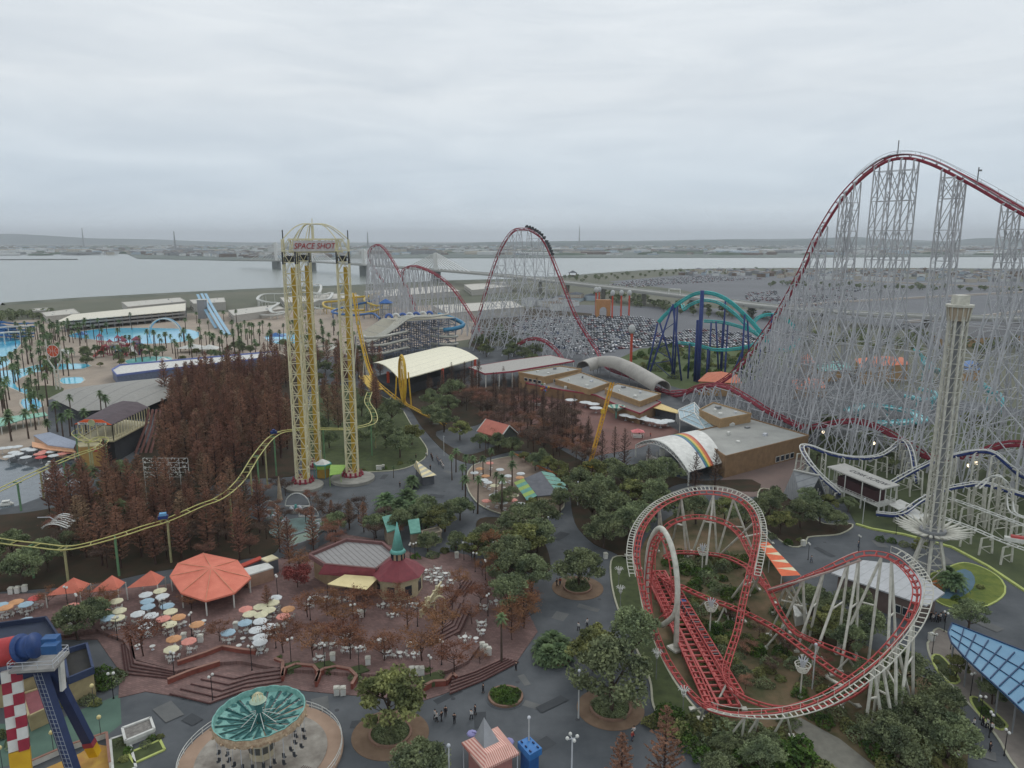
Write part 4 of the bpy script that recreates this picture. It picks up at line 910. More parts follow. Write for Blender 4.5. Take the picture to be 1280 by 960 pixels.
# ---------------- tall three-legged shot tower
ss = thing('shot_tower', 'cream lattice tower trio with yellow cores joined by a dome and lettered sign', 'drop tower', U(400, 600))
B = [U(379, 605), U(394.5, 584), U(441, 597)]
SH = 73.2
ssc = mat('tower_cream', C(226, 218, 178), 0.5, C(196, 190, 164), 0.4)
for bi, b in enumerate(B):
 mb = MB(); w_ = 1.75; an = R(8)
 cs = [(b.x + w_ * (math.cos(an) * i - math.sin(an) * j), b.y + w_ * (math.sin(an) * i + math.cos(an) * j)) for i, j in ((-1, -1), (1, -1), (1, 1), (-1, 1))]
 for c in cs: mb.bar((*c, 0), (*c, SH), 0.34)
 nz = 22; dz = (SH - 2) / nz
 for i in range(nz):
  z = 2 + i * dz
  for j in range(4):
   a, c = cs[j], cs[(j + 1) % 4]; m_ = ((a[0] + c[0]) / 2, (a[1] + c[1]) / 2)
   mb.bar((*a, z), (*c, z), 0.2)
   if i % 2: mb.bar((*a, z), (*m_, z + dz), 0.17); mb.bar((*c, z), (*m_, z + dz), 0.17)
   else: mb.bar((*m_, z), (*a, z + dz), 0.17); mb.bar((*m_, z), (*c, z + dz), 0.17)
 mb.build('lattice_tower', ssc, ss)
 mb = MB(); mb.box(b.x + 0.4, b.y + 0.9, 1, 1.15, 0.8, SH - 9, an); mb.build('yellow_guide_column', mat('core_yellow', C(198, 166, 66), 0.5, C(172, 140, 50), 0.3), ss)
 mb = MB()
 for j in range(4): mb.box(cs[j][0], cs[j][1], SH - 7, 0.4, 0.4, 3.5, an)
 mb.box(b.x, b.y, SH - 6.5, 2.0, 2.0, 1.8, an)
 mb.bar((b.x - 1.7, b.y, SH - 5.2), (b.x + 1.7, b.y, SH - 5.2), 3.2, 0.2); mb.build('machinery', dgrey, ss)
 # seats and base ring
 mb = MB(); mb.cyl(b.x, b.y, 0, 1.3, 2.6, 2.3, 14); mb.build('base_drum', mat('pink_white', C(206, 180, 178), 0.6), ss)
 mb = MB()
 for k in range(12):
  a = 2 * PI * k / 12; mb.box(b.x + 3.1 * math.cos(a), b.y + 3.1 * math.sin(a), 0.9, 0.6, 0.6, 0.5, a); mb.box(b.x + 2.9 * math.cos(a), b.y + 2.9 * math.sin(a), 1.4, 0.2, 0.6, 0.9, a); a2 = a + PI / 6; mb.bar((b.x + 3.1 * math.cos(a), b.y + 3.1 * math.sin(a), 1.1), (b.x + 3.1 * math.cos(a2), b.y + 3.1 * math.sin(a2), 1.1), 0.2)
 mb.build('seat_ring', darkred, ss)
ctr = (B[0] + B[1] + B[2]) / 3
mb = MB()
for z in (SH, SH - 3.6):
 for i in range(3): mb.bar(B[i] + Vector((0, 0, z)), B[(i + 1) % 3] + Vector((0, 0, z)), 0.45)
for i in range(3):
 a, b = B[i], B[(i + 1) % 3]
 for k in range(6): mb.bar(a.lerp(b, k / 6) + Vector((0, 0, SH - 3.6)), a.lerp(b, (k + .5) / 6) + Vector((0, 0, SH)), 0.16); mb.bar(a.lerp(b, (k + .5) / 6) + Vector((0, 0, SH)), a.lerp(b, (k + 1) / 6) + Vector((0, 0, SH - 3.6)), 0.16)
mb.build('crown_frame', ssc, ss)
mb = MB(); top = Vector((ctr.x + 1, ctr.y - 2, SH + 4.3))
outer = []
for b in B:
 d = Vector((b.x - ctr.x, b.y - ctr.y, 0)); outer.append(b + Vector((0, 0, SH)))
 for sg in (-1.6, 1.6):
  q = b + Vector((sg, sg * 0.3, SH)); mb.tube([q.lerp(top, u) + Vector((0, 0, math.sin(u * PI) * 1.7)) for u in [i / 10 for i in range(11)]], 0.16, 5)
for sgx, sgy in ((-8, 9), (8, 8), (0, -6)):
 q = Vector((ctr.x + sgx, ctr.y + sgy, SH)); mb.tube([q.lerp(top, u) + Vector((0, 0, math.sin(u * PI) * 1.5)) for u in [i / 10 for i in range(11)]], 0.14, 5)
mb.bar(top, top + Vector((0, 0, 1.6)), 0.2); mb.cyl(top.x, top.y, SH, SH + 4, 0.4, 0.4, 8)
rp = [tuple(q) for q in spline(outer, 2, True)]
mb.build('dome_ribs', ssc, ss)
mb = MB(); a = B[0] + Vector((1.8, -2.0, SH)); b = B[2] + Vector((-1.8, -2.0, SH)); mb.bar(a - Vector((0, 0, 1.9)), b - Vector((0, 0, 1.9)), 0.2, 3.0)
pan = mb.build('sign_panel', mat('sign_pale', C(206, 202, 200), 0.6), ss)
mid = (a + b) / 2; dirv = (b - a); ang = math.atan2(dirv.y, dirv.x)
text_mesh('SPACE SHOT', 2.25, mat('sign_red', C(176, 52, 56), 0.6), 'lettering', ss, Matrix.Translation(mid + Vector((0.2 * math.sin(ang), -0.2, -1.95))) @ Matrix.Rotation(ang, 4, 'Z') @ Matrix.Rotation(PI / 2, 4, 'X') @ Matrix.Scale(0.92, 4, (1, 0, 0)), 0.25)
mb = MB(); mb.bar(B[0] + Vector((-1.7, 0, SH)), B[0] + Vector((-1.7, 0, SH + 2.6)), 0.25); mb.bar(B[2] + Vector((1.7, 0, SH)), B[2] + Vector((1.7, 0, SH + 2.6)), 0.25); mb.build('lightning_rods', black, ss)
def ellipse_deck(name, px, py, rx, h, m, label, cat, n=28, kerb=None):
 c = U(px, py); r = rx * (c.y * CP + CAMH * SP) / F
 mb = MB(); mb.cyl(c.x, c.y, 0, h, r, r, n); o = mb.build(name, m); tag(o, label, cat); return c, r
ellipse_deck('tower_deck', 441, 600, 27, 0.9, concrete, 'round grey deck under the right leg of the shot tower', 'deck')
ellipse_deck('tower_deck', 380, 609, 24, 0.8, concrete, 'round deck under the left leg of the shot tower', 'deck')
# ---------------- white tower with the ring of spikes
st = thing('spiral_tower', 'tall white lattice ride tower with a ring of long spikes above its splayed base', 'ride tower', U(1159, 722))
b = U(1159, 722); TH = 60.0
mb = MB()
for i in range(8):
 a = 2 * PI * i / 8; mb.bar((b.x + 1.9 * math.cos(a), b.y + 1.9 * math.sin(a), 10), (b.x + 1.75 * math.cos(a), b.y + 1.75 * math.sin(a), TH), 0.32)
for z in range(12, 60, 3):
 for i in range(8):
  a = 2 * PI * i / 8; c = 2 * PI * (i + 1) / 8; r_ = 1.85
  mb.bar((b.x + r_ * math.cos(a), b.y + r_ * math.sin(a), z), (b.x + r_ * math.cos(c), b.y + r_ * math.sin(c), z), 0.14); mb.bar((b.x + r_ * math.cos(a), b.y + r_ * math.sin(a), z), (b.x + r_ * math.cos(c), b.y + r_ * math.sin(c), z + 3), 0.1)
mb.build('lattice_shaft', offwhite, st)
mb = MB(); mb.cyl(b.x, b.y, 0, TH, 0.55, 0.55, 10); mb.build('inner_mast', grey, st)
mb = MB()
for i in range(6):
 a = 2 * PI * i / 6; mb.bar((b.x + 4.2 * math.cos(a), b.y + 4.2 * math.sin(a), 0), (b.x + 1.6 * math.cos(a), b.y + 1.6 * math.sin(a), 10), 0.5)
 c = 2 * PI * (i + 1) / 6
 for z in (0.3, 4, 7.5):
  f0 = 4.2 - 2.6 * z / 10; mb.bar((b.x + f0 * math.cos(a), b.y + f0 * math.sin(a), z + .2), (b.x + f0 * math.cos(c), b.y + f0 * math.sin(c), z + .2), 0.2)
  f1 = 4.2 - 2.6 * (z + 3.2) / 10; mb.bar((b.x + f0 * math.cos(a), b.y + f0 * math.sin(a), z + .2), (b.x + f1 * math.cos(c), b.y + f1 * math.sin(c), z + 3.2), 0.16)
mb.build('splayed_base', offwhite, st)
mb = MB(); mb.cyl(b.x, b.y, 9.8, 10.4, 3.2, 3.2, 16); mb.cyl(b.x, b.y, 10.4, 11.4, 2.6, 2.6, 16); mb.build('ring_platform', grey, st)
for i in range(26):
 a = 2 * PI * i / 26; d = Vector((math.cos(a), math.sin(a), 0)); s = Vector((-d.y, d.x, 0)); mb = MB()
 p0 = Vector((b.x, b.y, 10.6)); tip = p0 + d * 7.6 + Vector((0, 0, 1.5)); mb.tube([p0 + d * 2.4, p0 + d * 4.6 + Vector((0, 0, 0.55)), tip], [0.22, 0.42, 0.06], 6); mb.build('spike', offwhite, st, True)
mb = MB(); mb.cyl(b.x, b.y, TH - 3.2, TH - 0.4, 1.8, 2.2, 16); mb.build('flared_head', mat('head_tan', C(186, 170, 148), 0.7), st)
mb = MB(); mb.cyl(b.x, b.y, TH - 0.4, TH + 0.1, 2.6, 2.6, 16); mb.box(b.x, b.y, TH + 0.1, 2.4, 2.4, 1.9); mb.build('cap', offwhite, st)
mb = MB()
for i in range(14): a = 2 * PI * i / 14; mb.bar((b.x + 2.0 * math.cos(a), b.y + 2.0 * math.sin(a), TH - 3.2), (b.x + 2.3 * math.cos(a), b.y + 2.3 * math.sin(a), TH - 0.4), 0.16)
mb.build('head_ribs', offwhite, st)
# ---------------- red looping coaster in the garden
rc = thing('roller_coaster', 'red looping coaster with white walkway and white support legs in the shrub garden', 'roller coaster', U(940, 790))
TA = ctl([(962, 738, 7), (971, 734, 9), (985, 729, 11), (999, 723, 12.6), (1030, 711, 15), (1061, 698, 17.2), (1080, 692, 18.4), (1102, 693, 19.2), (1121, 701, 19.4), (1139, 719, 19.2), (1146, 738, 18.6), (1140, 764, 17), (1124, 791, 15), (1092, 826, 12), (1061, 850, 9.6), (1024, 872, 7.5), (983, 886, 6), (949, 891, 5.4), (914, 891, 5), (886, 883, 4.8), (866, 868, 4.4), (849, 848, 4.2), (830, 817, 4.4), (814, 775, 6.2), (802, 730, 9), (796, 692, 12.0), (804, 658, 14.2), (827, 632, 15.6), (861, 618, 16.2), (892, 616, 16.2), (921, 623, 15.8), (939, 639, 15), (946, 664, 13.5), (942, 694, 11.5), (935, 725, 9.2), (928, 756, 7.2), (922, 787, 5.6), (912, 818, 4.4), (907, 840, 3.6), (915, 859, 3.2), (942, 875, 3), (983, 884, 3), (1030, 880, 3.2), (1064, 868, 3.4), (1086, 851, 3.8), (1091, 838, 4), (1082, 828, 4.2), (1061, 819, 4.6), (1017, 800, 5), (992, 787, 5.6), (974, 763, 6.6), (962, 739, 8), (950, 716, 9.5), (936, 688, 11), (924, 667, 12), (905, 653, 12.8), (874, 646, 13), (845, 651, 12.4), (828, 664, 11), (817, 688, 8), (816, 715, 4.6), (822, 735, 2.6)], 0.8)
bk = []
nTA = len(TA)
for i in range(nTA):
 a = TA[max(0, i - 5)]; b_ = TA[i]; c = TA[min(nTA - 1, i + 5)]; d1 = (b_ - a); d2 = (c - b_); cr_ = d1.x * d2.y - d1.y * d2.x
 bk.append(max(-0.75, min(0.75, -cr_ * 0.05)))
bk = [sum(bk[max(0, i - 6):i + 7]) / len(bk[max(0, i - 6):i + 7]) for i in range(nTA)]
frA = track(rc, TA, 1.15, 0.11, red, red, red, 0.17, 0.5, 1.2, banks=bk, tie_w=0.16)
def idx(px, py, i0=0, i1=None):
 i1 = min(i1 or nTA, nTA)
 return min(range(i0, i1), key=lambda i: (proj(TA[i])[0] - px) ** 2 + (proj(TA[i])[1] - py) ** 2)
ia, ib = idx(1110, 695), idx(886, 883); walkway(rc, frA[ia:ib], -2.3, 1.25, 'white_walkway', offwhite, 0.55, True)
iT = idx(892, 616, ib); ic_ = idx(798, 722, ib, iT); id_ = idx(936, 722, iT, iT + 95)
walkway(rc, frA[ic_:id_], -2.0, 1.15, 'white_walkway', offwhite, 0.55, True)
# dark chain lift beams on the way up
mb = MB(); k0, k1 = 0, idx(1080, 692)
for sg in (-1.0, 1.0): mb.tube([p + s * sg - u * 0.35 for p, t, s, u in frA[k0:k1]], 0.2, 4)
mb.build('lift_girders', mat('rusty_white', C(176, 156, 148), 0.7), rc)
TB = ctl([(822, 716, 2.6), (836, 727, 3), (850, 732, 3.4), (883, 747, 4), (921, 761, 4.5), (967, 784, 5), (1014, 818, 5), (1045, 840, 4.6), (1066, 851, 4.2)], 0.8)
track(rc, TB, 1.15, 0.13, red, red, red, 0.2, 0.5, 1.0, tie_w=0.2)
TC = [U(962, 738, 7), U(950, 726, 5), U(940, 716, 3), U(930, 706, 2.2), U(900, 694, 2), U(850, 690, 2), U(832, 696, 2.2)]
track(rc, spline(TC, 1), 1.3, 0.16, red, red, red, 0.25, 0.4, 1.2)
# boarding straights and the train on them
for a, b_, n_ in ((U(812, 712, 1.6), U(889, 886, 1.6), 0), (U(826, 716, 1.6), U(912, 872, 1.6), 1), (U(838, 722, 2.0), U(925, 868, 2.0), 2)):
 pts = [a.lerp(b_, i / 60) for i in range(61)]; track(rc, pts, 1.3, 0.16, red, red, red, 0.3, 0.5, 0.9, tie_w=0.22)
a, b_ = U(818, 714, 1.3), U(906, 882, 1.3); mb = MB(); s = Vector(((b_ - a).y, -(b_ - a).x, 0)).normalized()
for k in (-2.3, -1.0, 1.0, 2.3): mb.bar(a + s * k, b_ + s * k, 0.35, 0.5)
for i in range(28):
 q = a.lerp(b_, i / 27); mb.bar(q - s * 2.5, q + s * 2.5, 0.3)
 if i % 3 == 0: mb.bar(q - s * 2.3, Vector((q.x, q.y, 0)) - s * 2.3, 0.3); mb.bar(q + s * 2.3, Vector((q.x, q.y, 0)) + s * 2.3, 0.3)
mb.build('station_girders', red, rc)
# vertical loop ring
ring_ = [U(812, 777, Y=133), U(808, 745, Y=134), U(809, 703, Y=133), U(814, 674, Y=131), U(825, 660, Y=128), U(836, 674, Y=124), U(844, 703, Y=121), U(847, 741, Y=119), U(843, 768, Y=119.5), U(828, 782, Y=122)]
rp = spline(ring_, 0.8, False); mb = MB(); mb.tube(rp, 0.5, 10); mb.build('loop_spine', offwhite, rc, True)
cen = sum(rp, Vector()) / len(rp)
inner = [p + (cen - p).normalized() * 1.3 for p in rp]; sv = (U(847, 741, Y=119) - U(808, 745, Y=134)).cross(Vector((0, 0, 1))).normalized()
track(rc, inner, 1.15, 0.14, red, red, None, side=sv, tie=0.9, tie_w=0.2)
mb = MB(); mb.bar(U(847, 741, Y=119), U(845, 812, 0), 0.8); mb.bar(U(808, 745, Y=134), U(807, 762, 0), 0.8); mb.box(*G2(845, 812), 0, 2.4, 2.4, 0.5, 0.5); mb.build('loop_legs', offwhite, rc)
# legs: (top on track, list of feet)
LEGS = [((1005, 720), [(975, 790), (1007, 798)]), ((1030, 711), [(995, 815), (1011, 800)]), ((1061, 698), [(1012, 838), (1047, 812)]), ((1075, 694), [(1070, 822), (1050, 840)]), ((1104, 693), [(1046, 818), (1085, 830)]), ((1112, 697), [(1108, 860), (1122, 845)]), ((1143, 760), [(1141, 888), (1120, 926)]), ((1120, 795), [(1120, 926), (1097, 880), (1141, 888)]), ((1092, 826), [(1080, 925), (1105, 920)]), ((1100, 818), [(1120, 926), (1090, 910)]),
  ((983, 886), [(963, 925), (990, 922)]), ((935, 892), [(906, 928), (926, 932)]), ((948, 891), [(926, 932), (940, 926)]), ((880, 882), [(865, 888), (875, 900)]), ((892, 616), [(866, 690), (896, 695), (882, 712)]), ((852, 622), [(838, 690), (863, 695)]), ((852, 622), [(858, 697), (838, 690)]), ((918, 623), [(896, 696), (945, 700)]), ((938, 650), [(897, 696), (965, 680)]), ((826, 634), [(822, 690), (832, 700)]), ((797, 690), [(783, 695), (800, 712)]),
  ((938, 712), [(913, 750), (948, 738)]), ((928, 756), [(930, 778), (918, 776)]), ((1017, 800), [(1004, 822), (1025, 824)]), ((967, 784), [(956, 811), (973, 812)]), ((905, 755), [(896, 780), (913, 781)]), ((1061, 819), [(1040, 845), (1075, 845)]), ((1061, 868), [(1050, 885), (1072, 884)]), ((913, 850), [(893, 885), (930, 888)]), ((1050, 845), [(1032, 846), (1038, 862)]), ((974, 763), [(961, 795), (986, 792)]), ((950, 716), [(935, 745), (968, 755)]), ((884, 747), [(874, 760), (890, 760)]), ((992, 787), [(978, 803), (1000, 812)]), ((990, 730), [(979, 762), (1011, 777)]), ((983, 732), [(967, 768), (1010, 776)])]
for (tx, ty), feet in LEGS:
 i = idx(tx, ty); p = TA[i]
 if (proj(p)[0] - tx) ** 2 + (proj(p)[1] - ty) ** 2 > 500: p = min(TB, key=lambda q: (proj(q)[0] - tx) ** 2 + (proj(q)[1] - ty) ** 2)
 mb = MB(); p = p - Vector((0, 0, 0.6)); fs_ = [U(*f) for f in feet]
 for f in fs_: mb.tube([f, p], 0.24 if p.z > 8 else 0.17, 7); mb.box(f.x, f.y, 0.1, 0.9, 0.9, 0.3)
 if p.z > 9 and len(fs_) > 1: mb.bar(fs_[0].lerp(p, 0.55), fs_[1].lerp(p, 0.55), 0.22)
 mb.build('support_leg', offwhite, rc)
tr = thing('coaster_train', 'dark coaster train with a blue nose parked beside the red station rails', 'roller coaster train', U(875, 790))
A0, A9 = U(853, 756, 1.2), U(895, 822, 1.2); dd = (A9 - A0).normalized(); az = math.atan2(dd.y, dd.x)
for i in range(8):
 q = A0.lerp(A9, i / 7); m_ = blue if i == 0 else black; mb = MB()
 L0 = 1.9; mb.box(q.x, q.y, 0.6, L0, 1.6, 0.7, az)
 mb.box(q.x - dd.x * 0.75, q.y - dd.y * 0.75, 1.3, 0.3, 1.5, 0.8, az); mb.box(q.x + dd.x * 0.1, q.y + dd.y * 0.1, 1.3, 0.3, 1.5, 0.8, az)
 if i == 0: mb.box(q.x - dd.x * 1.3, q.y - dd.y * 1.3, 0.7, 1.2, 1.1, 0.5, az)
 mb.build('car', m_ if i == 0 else mat('car_dark', C(66, 70, 74), 0.5), tr)
# ---------------- yellow loop coaster
yl = thing('roller_coaster', 'yellow shuttle coaster with a single loop and a steep end spike', 'roller coaster', U(505, 505))
cy = U(498, 503); dirr = (U(541, 523) - U(470, 480)); dirr.z = 0; dirr.normalize(); perp = Vector((-dirr.y, dirr.x, 0))
TY_ = [U(442.5, 366, Y=352), U(445, 384, Y=350), U(449, 410, Y=347), U(455, 438, Y=342), U(462, 462, Y=336), U(470, 476, Y=330), U(483, 488, Y=324), U(497, 499, Y=314)]
sp_ = spline(TY_, 1.5)
track(yl, sp_, 1.6, 0.22, yellow, yellow, yellow, 0.4, 0.8, 3)
base = U(504, 505, 1.5); ry, hz = 8.2, 10.5
lp = [base + dirr * (ry * math.sin(2 * PI * i / 40)) * (0.62) + perp * (1.2 * (i / 40 - .5) * 2) + Vector((0, 0, hz * (1 - math.cos(2 * PI * i / 40)))) for i in range(41)]
mb = MB(); mb.tube([p + (p - (base + Vector((0, 0, hz)))).normalized() * 0.8 for p in lp], 0.55, 8); mb.build('loop_spine', yellow, yl, True)
track(yl, lp, 1.4, 0.18, yellow, yellow, None, side=perp, tie=1.8)
sp2 = [U(497, 499, 1.8), U(505, 504, 1.6), U(517, 510, 1.8), U(530, 517, 2), U(543, 523, 2.4), U(556, 530, 2.6)]
track(yl, spline(sp2, 1), 1.5, 0.2, yellow, yellow, yellow, 0.3, 0.6, 1.4)
mb = MB()
for f_ in (-1, 1): q = base + dirr * f_ * 4.6; mb.bar(q + perp * 2.2, q + perp * 1.2 + Vector((0, 0, 15)), 0.55); mb.bar(q - perp * 2.2, q - perp * 1.2 + Vector((0, 0, 12)), 0.55)
mb.build('loop_posts', yellow, yl)
mb = MB()
for p in sp_[8::10]:
 for k in (-1, 1): mb.bar(p, Vector((p.x, p.y, 0)) + perp * k * max(2, p.z * 0.12), 0.4)
mb.build('spike_supports', offwhite, yl)
mb = MB(); a = U(461, 469, 9); b_ = U(476, 487, 6)
for k in (0, 3.4): mb.bar(a + perp * -k, b_ + perp * -k, 3.0, 0.3)
mb.build('yellow_platform', mat('plate_yellow', C(222, 186, 84), 0.6), yl)
mb = MB()
for u in (0.1, 0.5, 0.9): q = a.lerp(b_, u); mb.bar(q, (q.x, q.y, 0), 0.3)
mb.build('platform_posts', offwhite, yl)
# ---------------- small yellow-railed coaster weaving through the grove
wm = thing('roller_coaster', 'small coaster with pale yellow rails on green posts weaving through the redwoods', 'roller coaster', U(150, 722))
T1 = ctl([(-60, 664, 8), (0, 676, 8), (50, 682, 8), (80, 685, 8), (107, 681, 8.5), (150, 669, 9.5), (180, 659, 10), (209, 650, 10.5), (250, 632, 11.5), (275, 622, 12), (300, 601, 12.5), (320, 570, 13), (337, 549, 13.2), (352, 540, 13.2), (375, 537, 13), (400, 536, 12.6), (432, 536, 12), (460, 531, 11.6), (468, 525, 11.2), (466, 514, 11), (459, 502, 11), (462, 490, 11)], 1)
T2 = ctl([(-60, 640, 8.5), (0, 612, 8.5), (40, 593, 8.5), (75, 577, 8.8), (100, 567, 9), (118, 561, 9.4), (128, 555, 9.6), (131, 549, 9.8), (124, 547, 10), (112, 552, 10.2), (99, 546, 10.4), (94, 541, 10.6), (100, 536, 10.8)], 1)
for T_ in (T1, T2):
 track(wm, T_, 2.0, 0.16, ygreen, ygreen, None, tie=6, tie_w=0.12)
for T_, st_ in ((T1, 9), (T2, 9)):
 for i in range(4, len(T_), st_):
  p = T_[i]; mb = MB(); mb.bar((p.x, p.y, 0), (p.x, p.y, p.z - 0.3), 0.38)
  t = (T_[min(i + 1, len(T_) - 1)] - T_[i - 1]); s = Vector((t.y, -t.x, 0)).normalized(); mb.bar(p - s * 1.1 - Vector((0, 0, 0.3)), p + s * 1.1 - Vector((0, 0, 0.3)), 0.25); mb.build('post', mat('post_cream', C(176, 172, 128), 0.6) if i % 2 else green, wm)
mb = MB(); p = U(119, 572, 6); mb.box(p.x, p.y, 8, 1.6, 1.2, 0.9, 0.4); mb.k = 1; mb.box(p.x + 0.2, p.y, 8.9, 0.7, 1.0, 0.5, 0.4); tag(mb.build('coaster_car', [red, cream]), 'small red coaster car on the yellow rails before the station', 'coaster car')
mb = MB(); p = U(204, 648, 11); mb.box(p.x, p.y, 11, 2.0, 1.3, 0.7, 0.3); mb.k = 1; mb.box(p.x, p.y, 11.7, 1.4, 1.0, 0.6, 0.3); tag(mb.build('coaster_car', [navy, mat('sky_blue', C(110, 170, 214), 0.5)]), 'light blue coaster car on the yellow rails amid the redwoods', 'coaster car')
mb = MB(); p = U(342, 541, 13.6); mb.box(p.x, p.y, 13.4, 1.8, 1.2, 0.8, 0.6); mb.box(p.x, p.y, 14.2, 0.8, 1.0, 0.5, 0.6); tag(mb.build('coaster_car', navy), 'dark coaster car on the yellow rails left of the shot tower', 'coaster car')
# waterfall of drape poles beside the station
mb = MB()
for k, px in enumerate((186, 191, 196, 201)): a = U(px, 512, Y=255); mb.tube([(a.x + k * .3, a.y - 12, 0), (a.x, a.y - 3, a.z * 0.6), tuple(a)], 0.45, 5)
tag(mb.build('log_slide', mat('rust_slide', C(140, 100, 92), 0.7)), 'steep rust coloured slide tubes behind the orange gabled station', 'slide')
# ---------------- white coaster with dark blue track
cs_ = thing('roller_coaster', 'white framed coaster with dark blue track and twin corkscrews', 'roller coaster', U(1130, 640))
W1 = ctl([(1052, 616, 3.2), (1030, 597, 6), (1012, 577, 9.5), (1003, 562, 11.5), (1004, 556, 12), (1015, 557, 11.6), (1040, 566, 9.5), (1070, 571, 8), (1098, 569, 7.4), (1115, 560, 8.2), (1125, 551, 9.5), (1133, 552, 10.5), (1140, 566, 9), (1144, 590, 5), (1146, 602, 3)], 1)
track(cs_, W1, 1.2, 0.2, white, white, navy, 0.35, 0.7, 1.6)
W2 = ctl([(1110, 605, 3.8), (1140, 588, 7), (1170, 574, 10.5), (1200, 566, 13), (1227, 562, 15), (1245, 566, 15), (1262, 580, 12.5), (1280, 594, 9), (1310, 600, 8), (1350, 596, 8)], 1)
track(cs_, W2, 1.2, 0.18, white, navy, navy, 0.4, 0.7, 1.4)
W3 = ctl([(1095, 640, 3), (1125, 641, 3.6), (1150, 625, 6), (1175, 612, 8.5), (1200, 606, 9.6), (1230, 603, 10), (1262, 612, 9.6), (1300, 622, 9), (1350, 626, 9)], 1)
track(cs_, W3, 1.2, 0.18, white, navy, navy, 0.4, 0.7, 1.4)
W4 = ctl([(1222, 610, 10), (1236, 598, 12.5), (1246, 594, 14), (1256, 600, 13), (1262, 618, 9), (1266, 640, 6), (1290, 650, 5)], 1)
track(cs_, W4, 1.2, 0.2, white, white, None, tie=1.6)
W5 = ctl([(1176, 646, 5), (1215, 660, 5), (1250, 675, 5), (1290, 690, 5)], 1)
track(cs_, W5, 1.3, 0.16, white, white, None, tie=1.6);
W6 = ctl([(1185, 622, 6), (1225, 636, 6), (1262, 650, 6), (1300, 664, 6)], 1)
track(cs_, W6, 1.3, 0.16, white, white, None, tie=1.6)
def frame_posts(root, pts, every, r=0.22, w=1.6, zmin=3.4, m=None):
 acc = every; prev = pts[0]
 for i in range(1, len(pts) - 1):
  acc += (pts[i] - prev).length; prev = pts[i]
  if acc >= every and pts[i].z > zmin:
   acc = 0; p = pts[i]; t = pts[i + 1] - pts[i - 1]; s = Vector((t.y, -t.x, 0)).normalized() * w; mb = MB()
   for k in (-1, 1): mb.bar(Vector((p.x, p.y, 0)) + s * k * (1 + p.z * .04), Vector((p.x, p.y, p.z - .7)) + s * k, r * 1.6)
   mb.bar(p - s - Vector((0, 0, .7)), p + s - Vector((0, 0, .7)), r)
   z = p.z - 3
   while z > 1.5:
    mb.bar(Vector((p.x, p.y, z)) - s, Vector((p.x, p.y, z)) + s, r * 0.8); mb.bar(Vector((p.x, p.y, max(0, z - 3))) - s, Vector((p.x, p.y, z)) + s, r * 0.7); z -= 3
   mb.build('support_frame', offwhite, root)
frame_posts(cs_, W1, 5); frame_posts(cs_, W2, 4.5, w=2.2); frame_posts(cs_, W3, 4.5, w=2.0); frame_posts(cs_, W4, 4); frame_posts(cs_, W5, 5); frame_posts(cs_, W6, 4.2, w=2)
mb = MB(); p = U(1268, 678, 5); mb.box(p.x, p.y, 5.2, 4, 1.3, 0.9, -0.5); mb.k = 1; mb.box(p.x + .5, p.y, 6.1, 2.5, 1.0, .5, -.5); tag(mb.build('coaster_car', [white, red]), 'white and red coaster car on the straight white rails', 'coaster car')
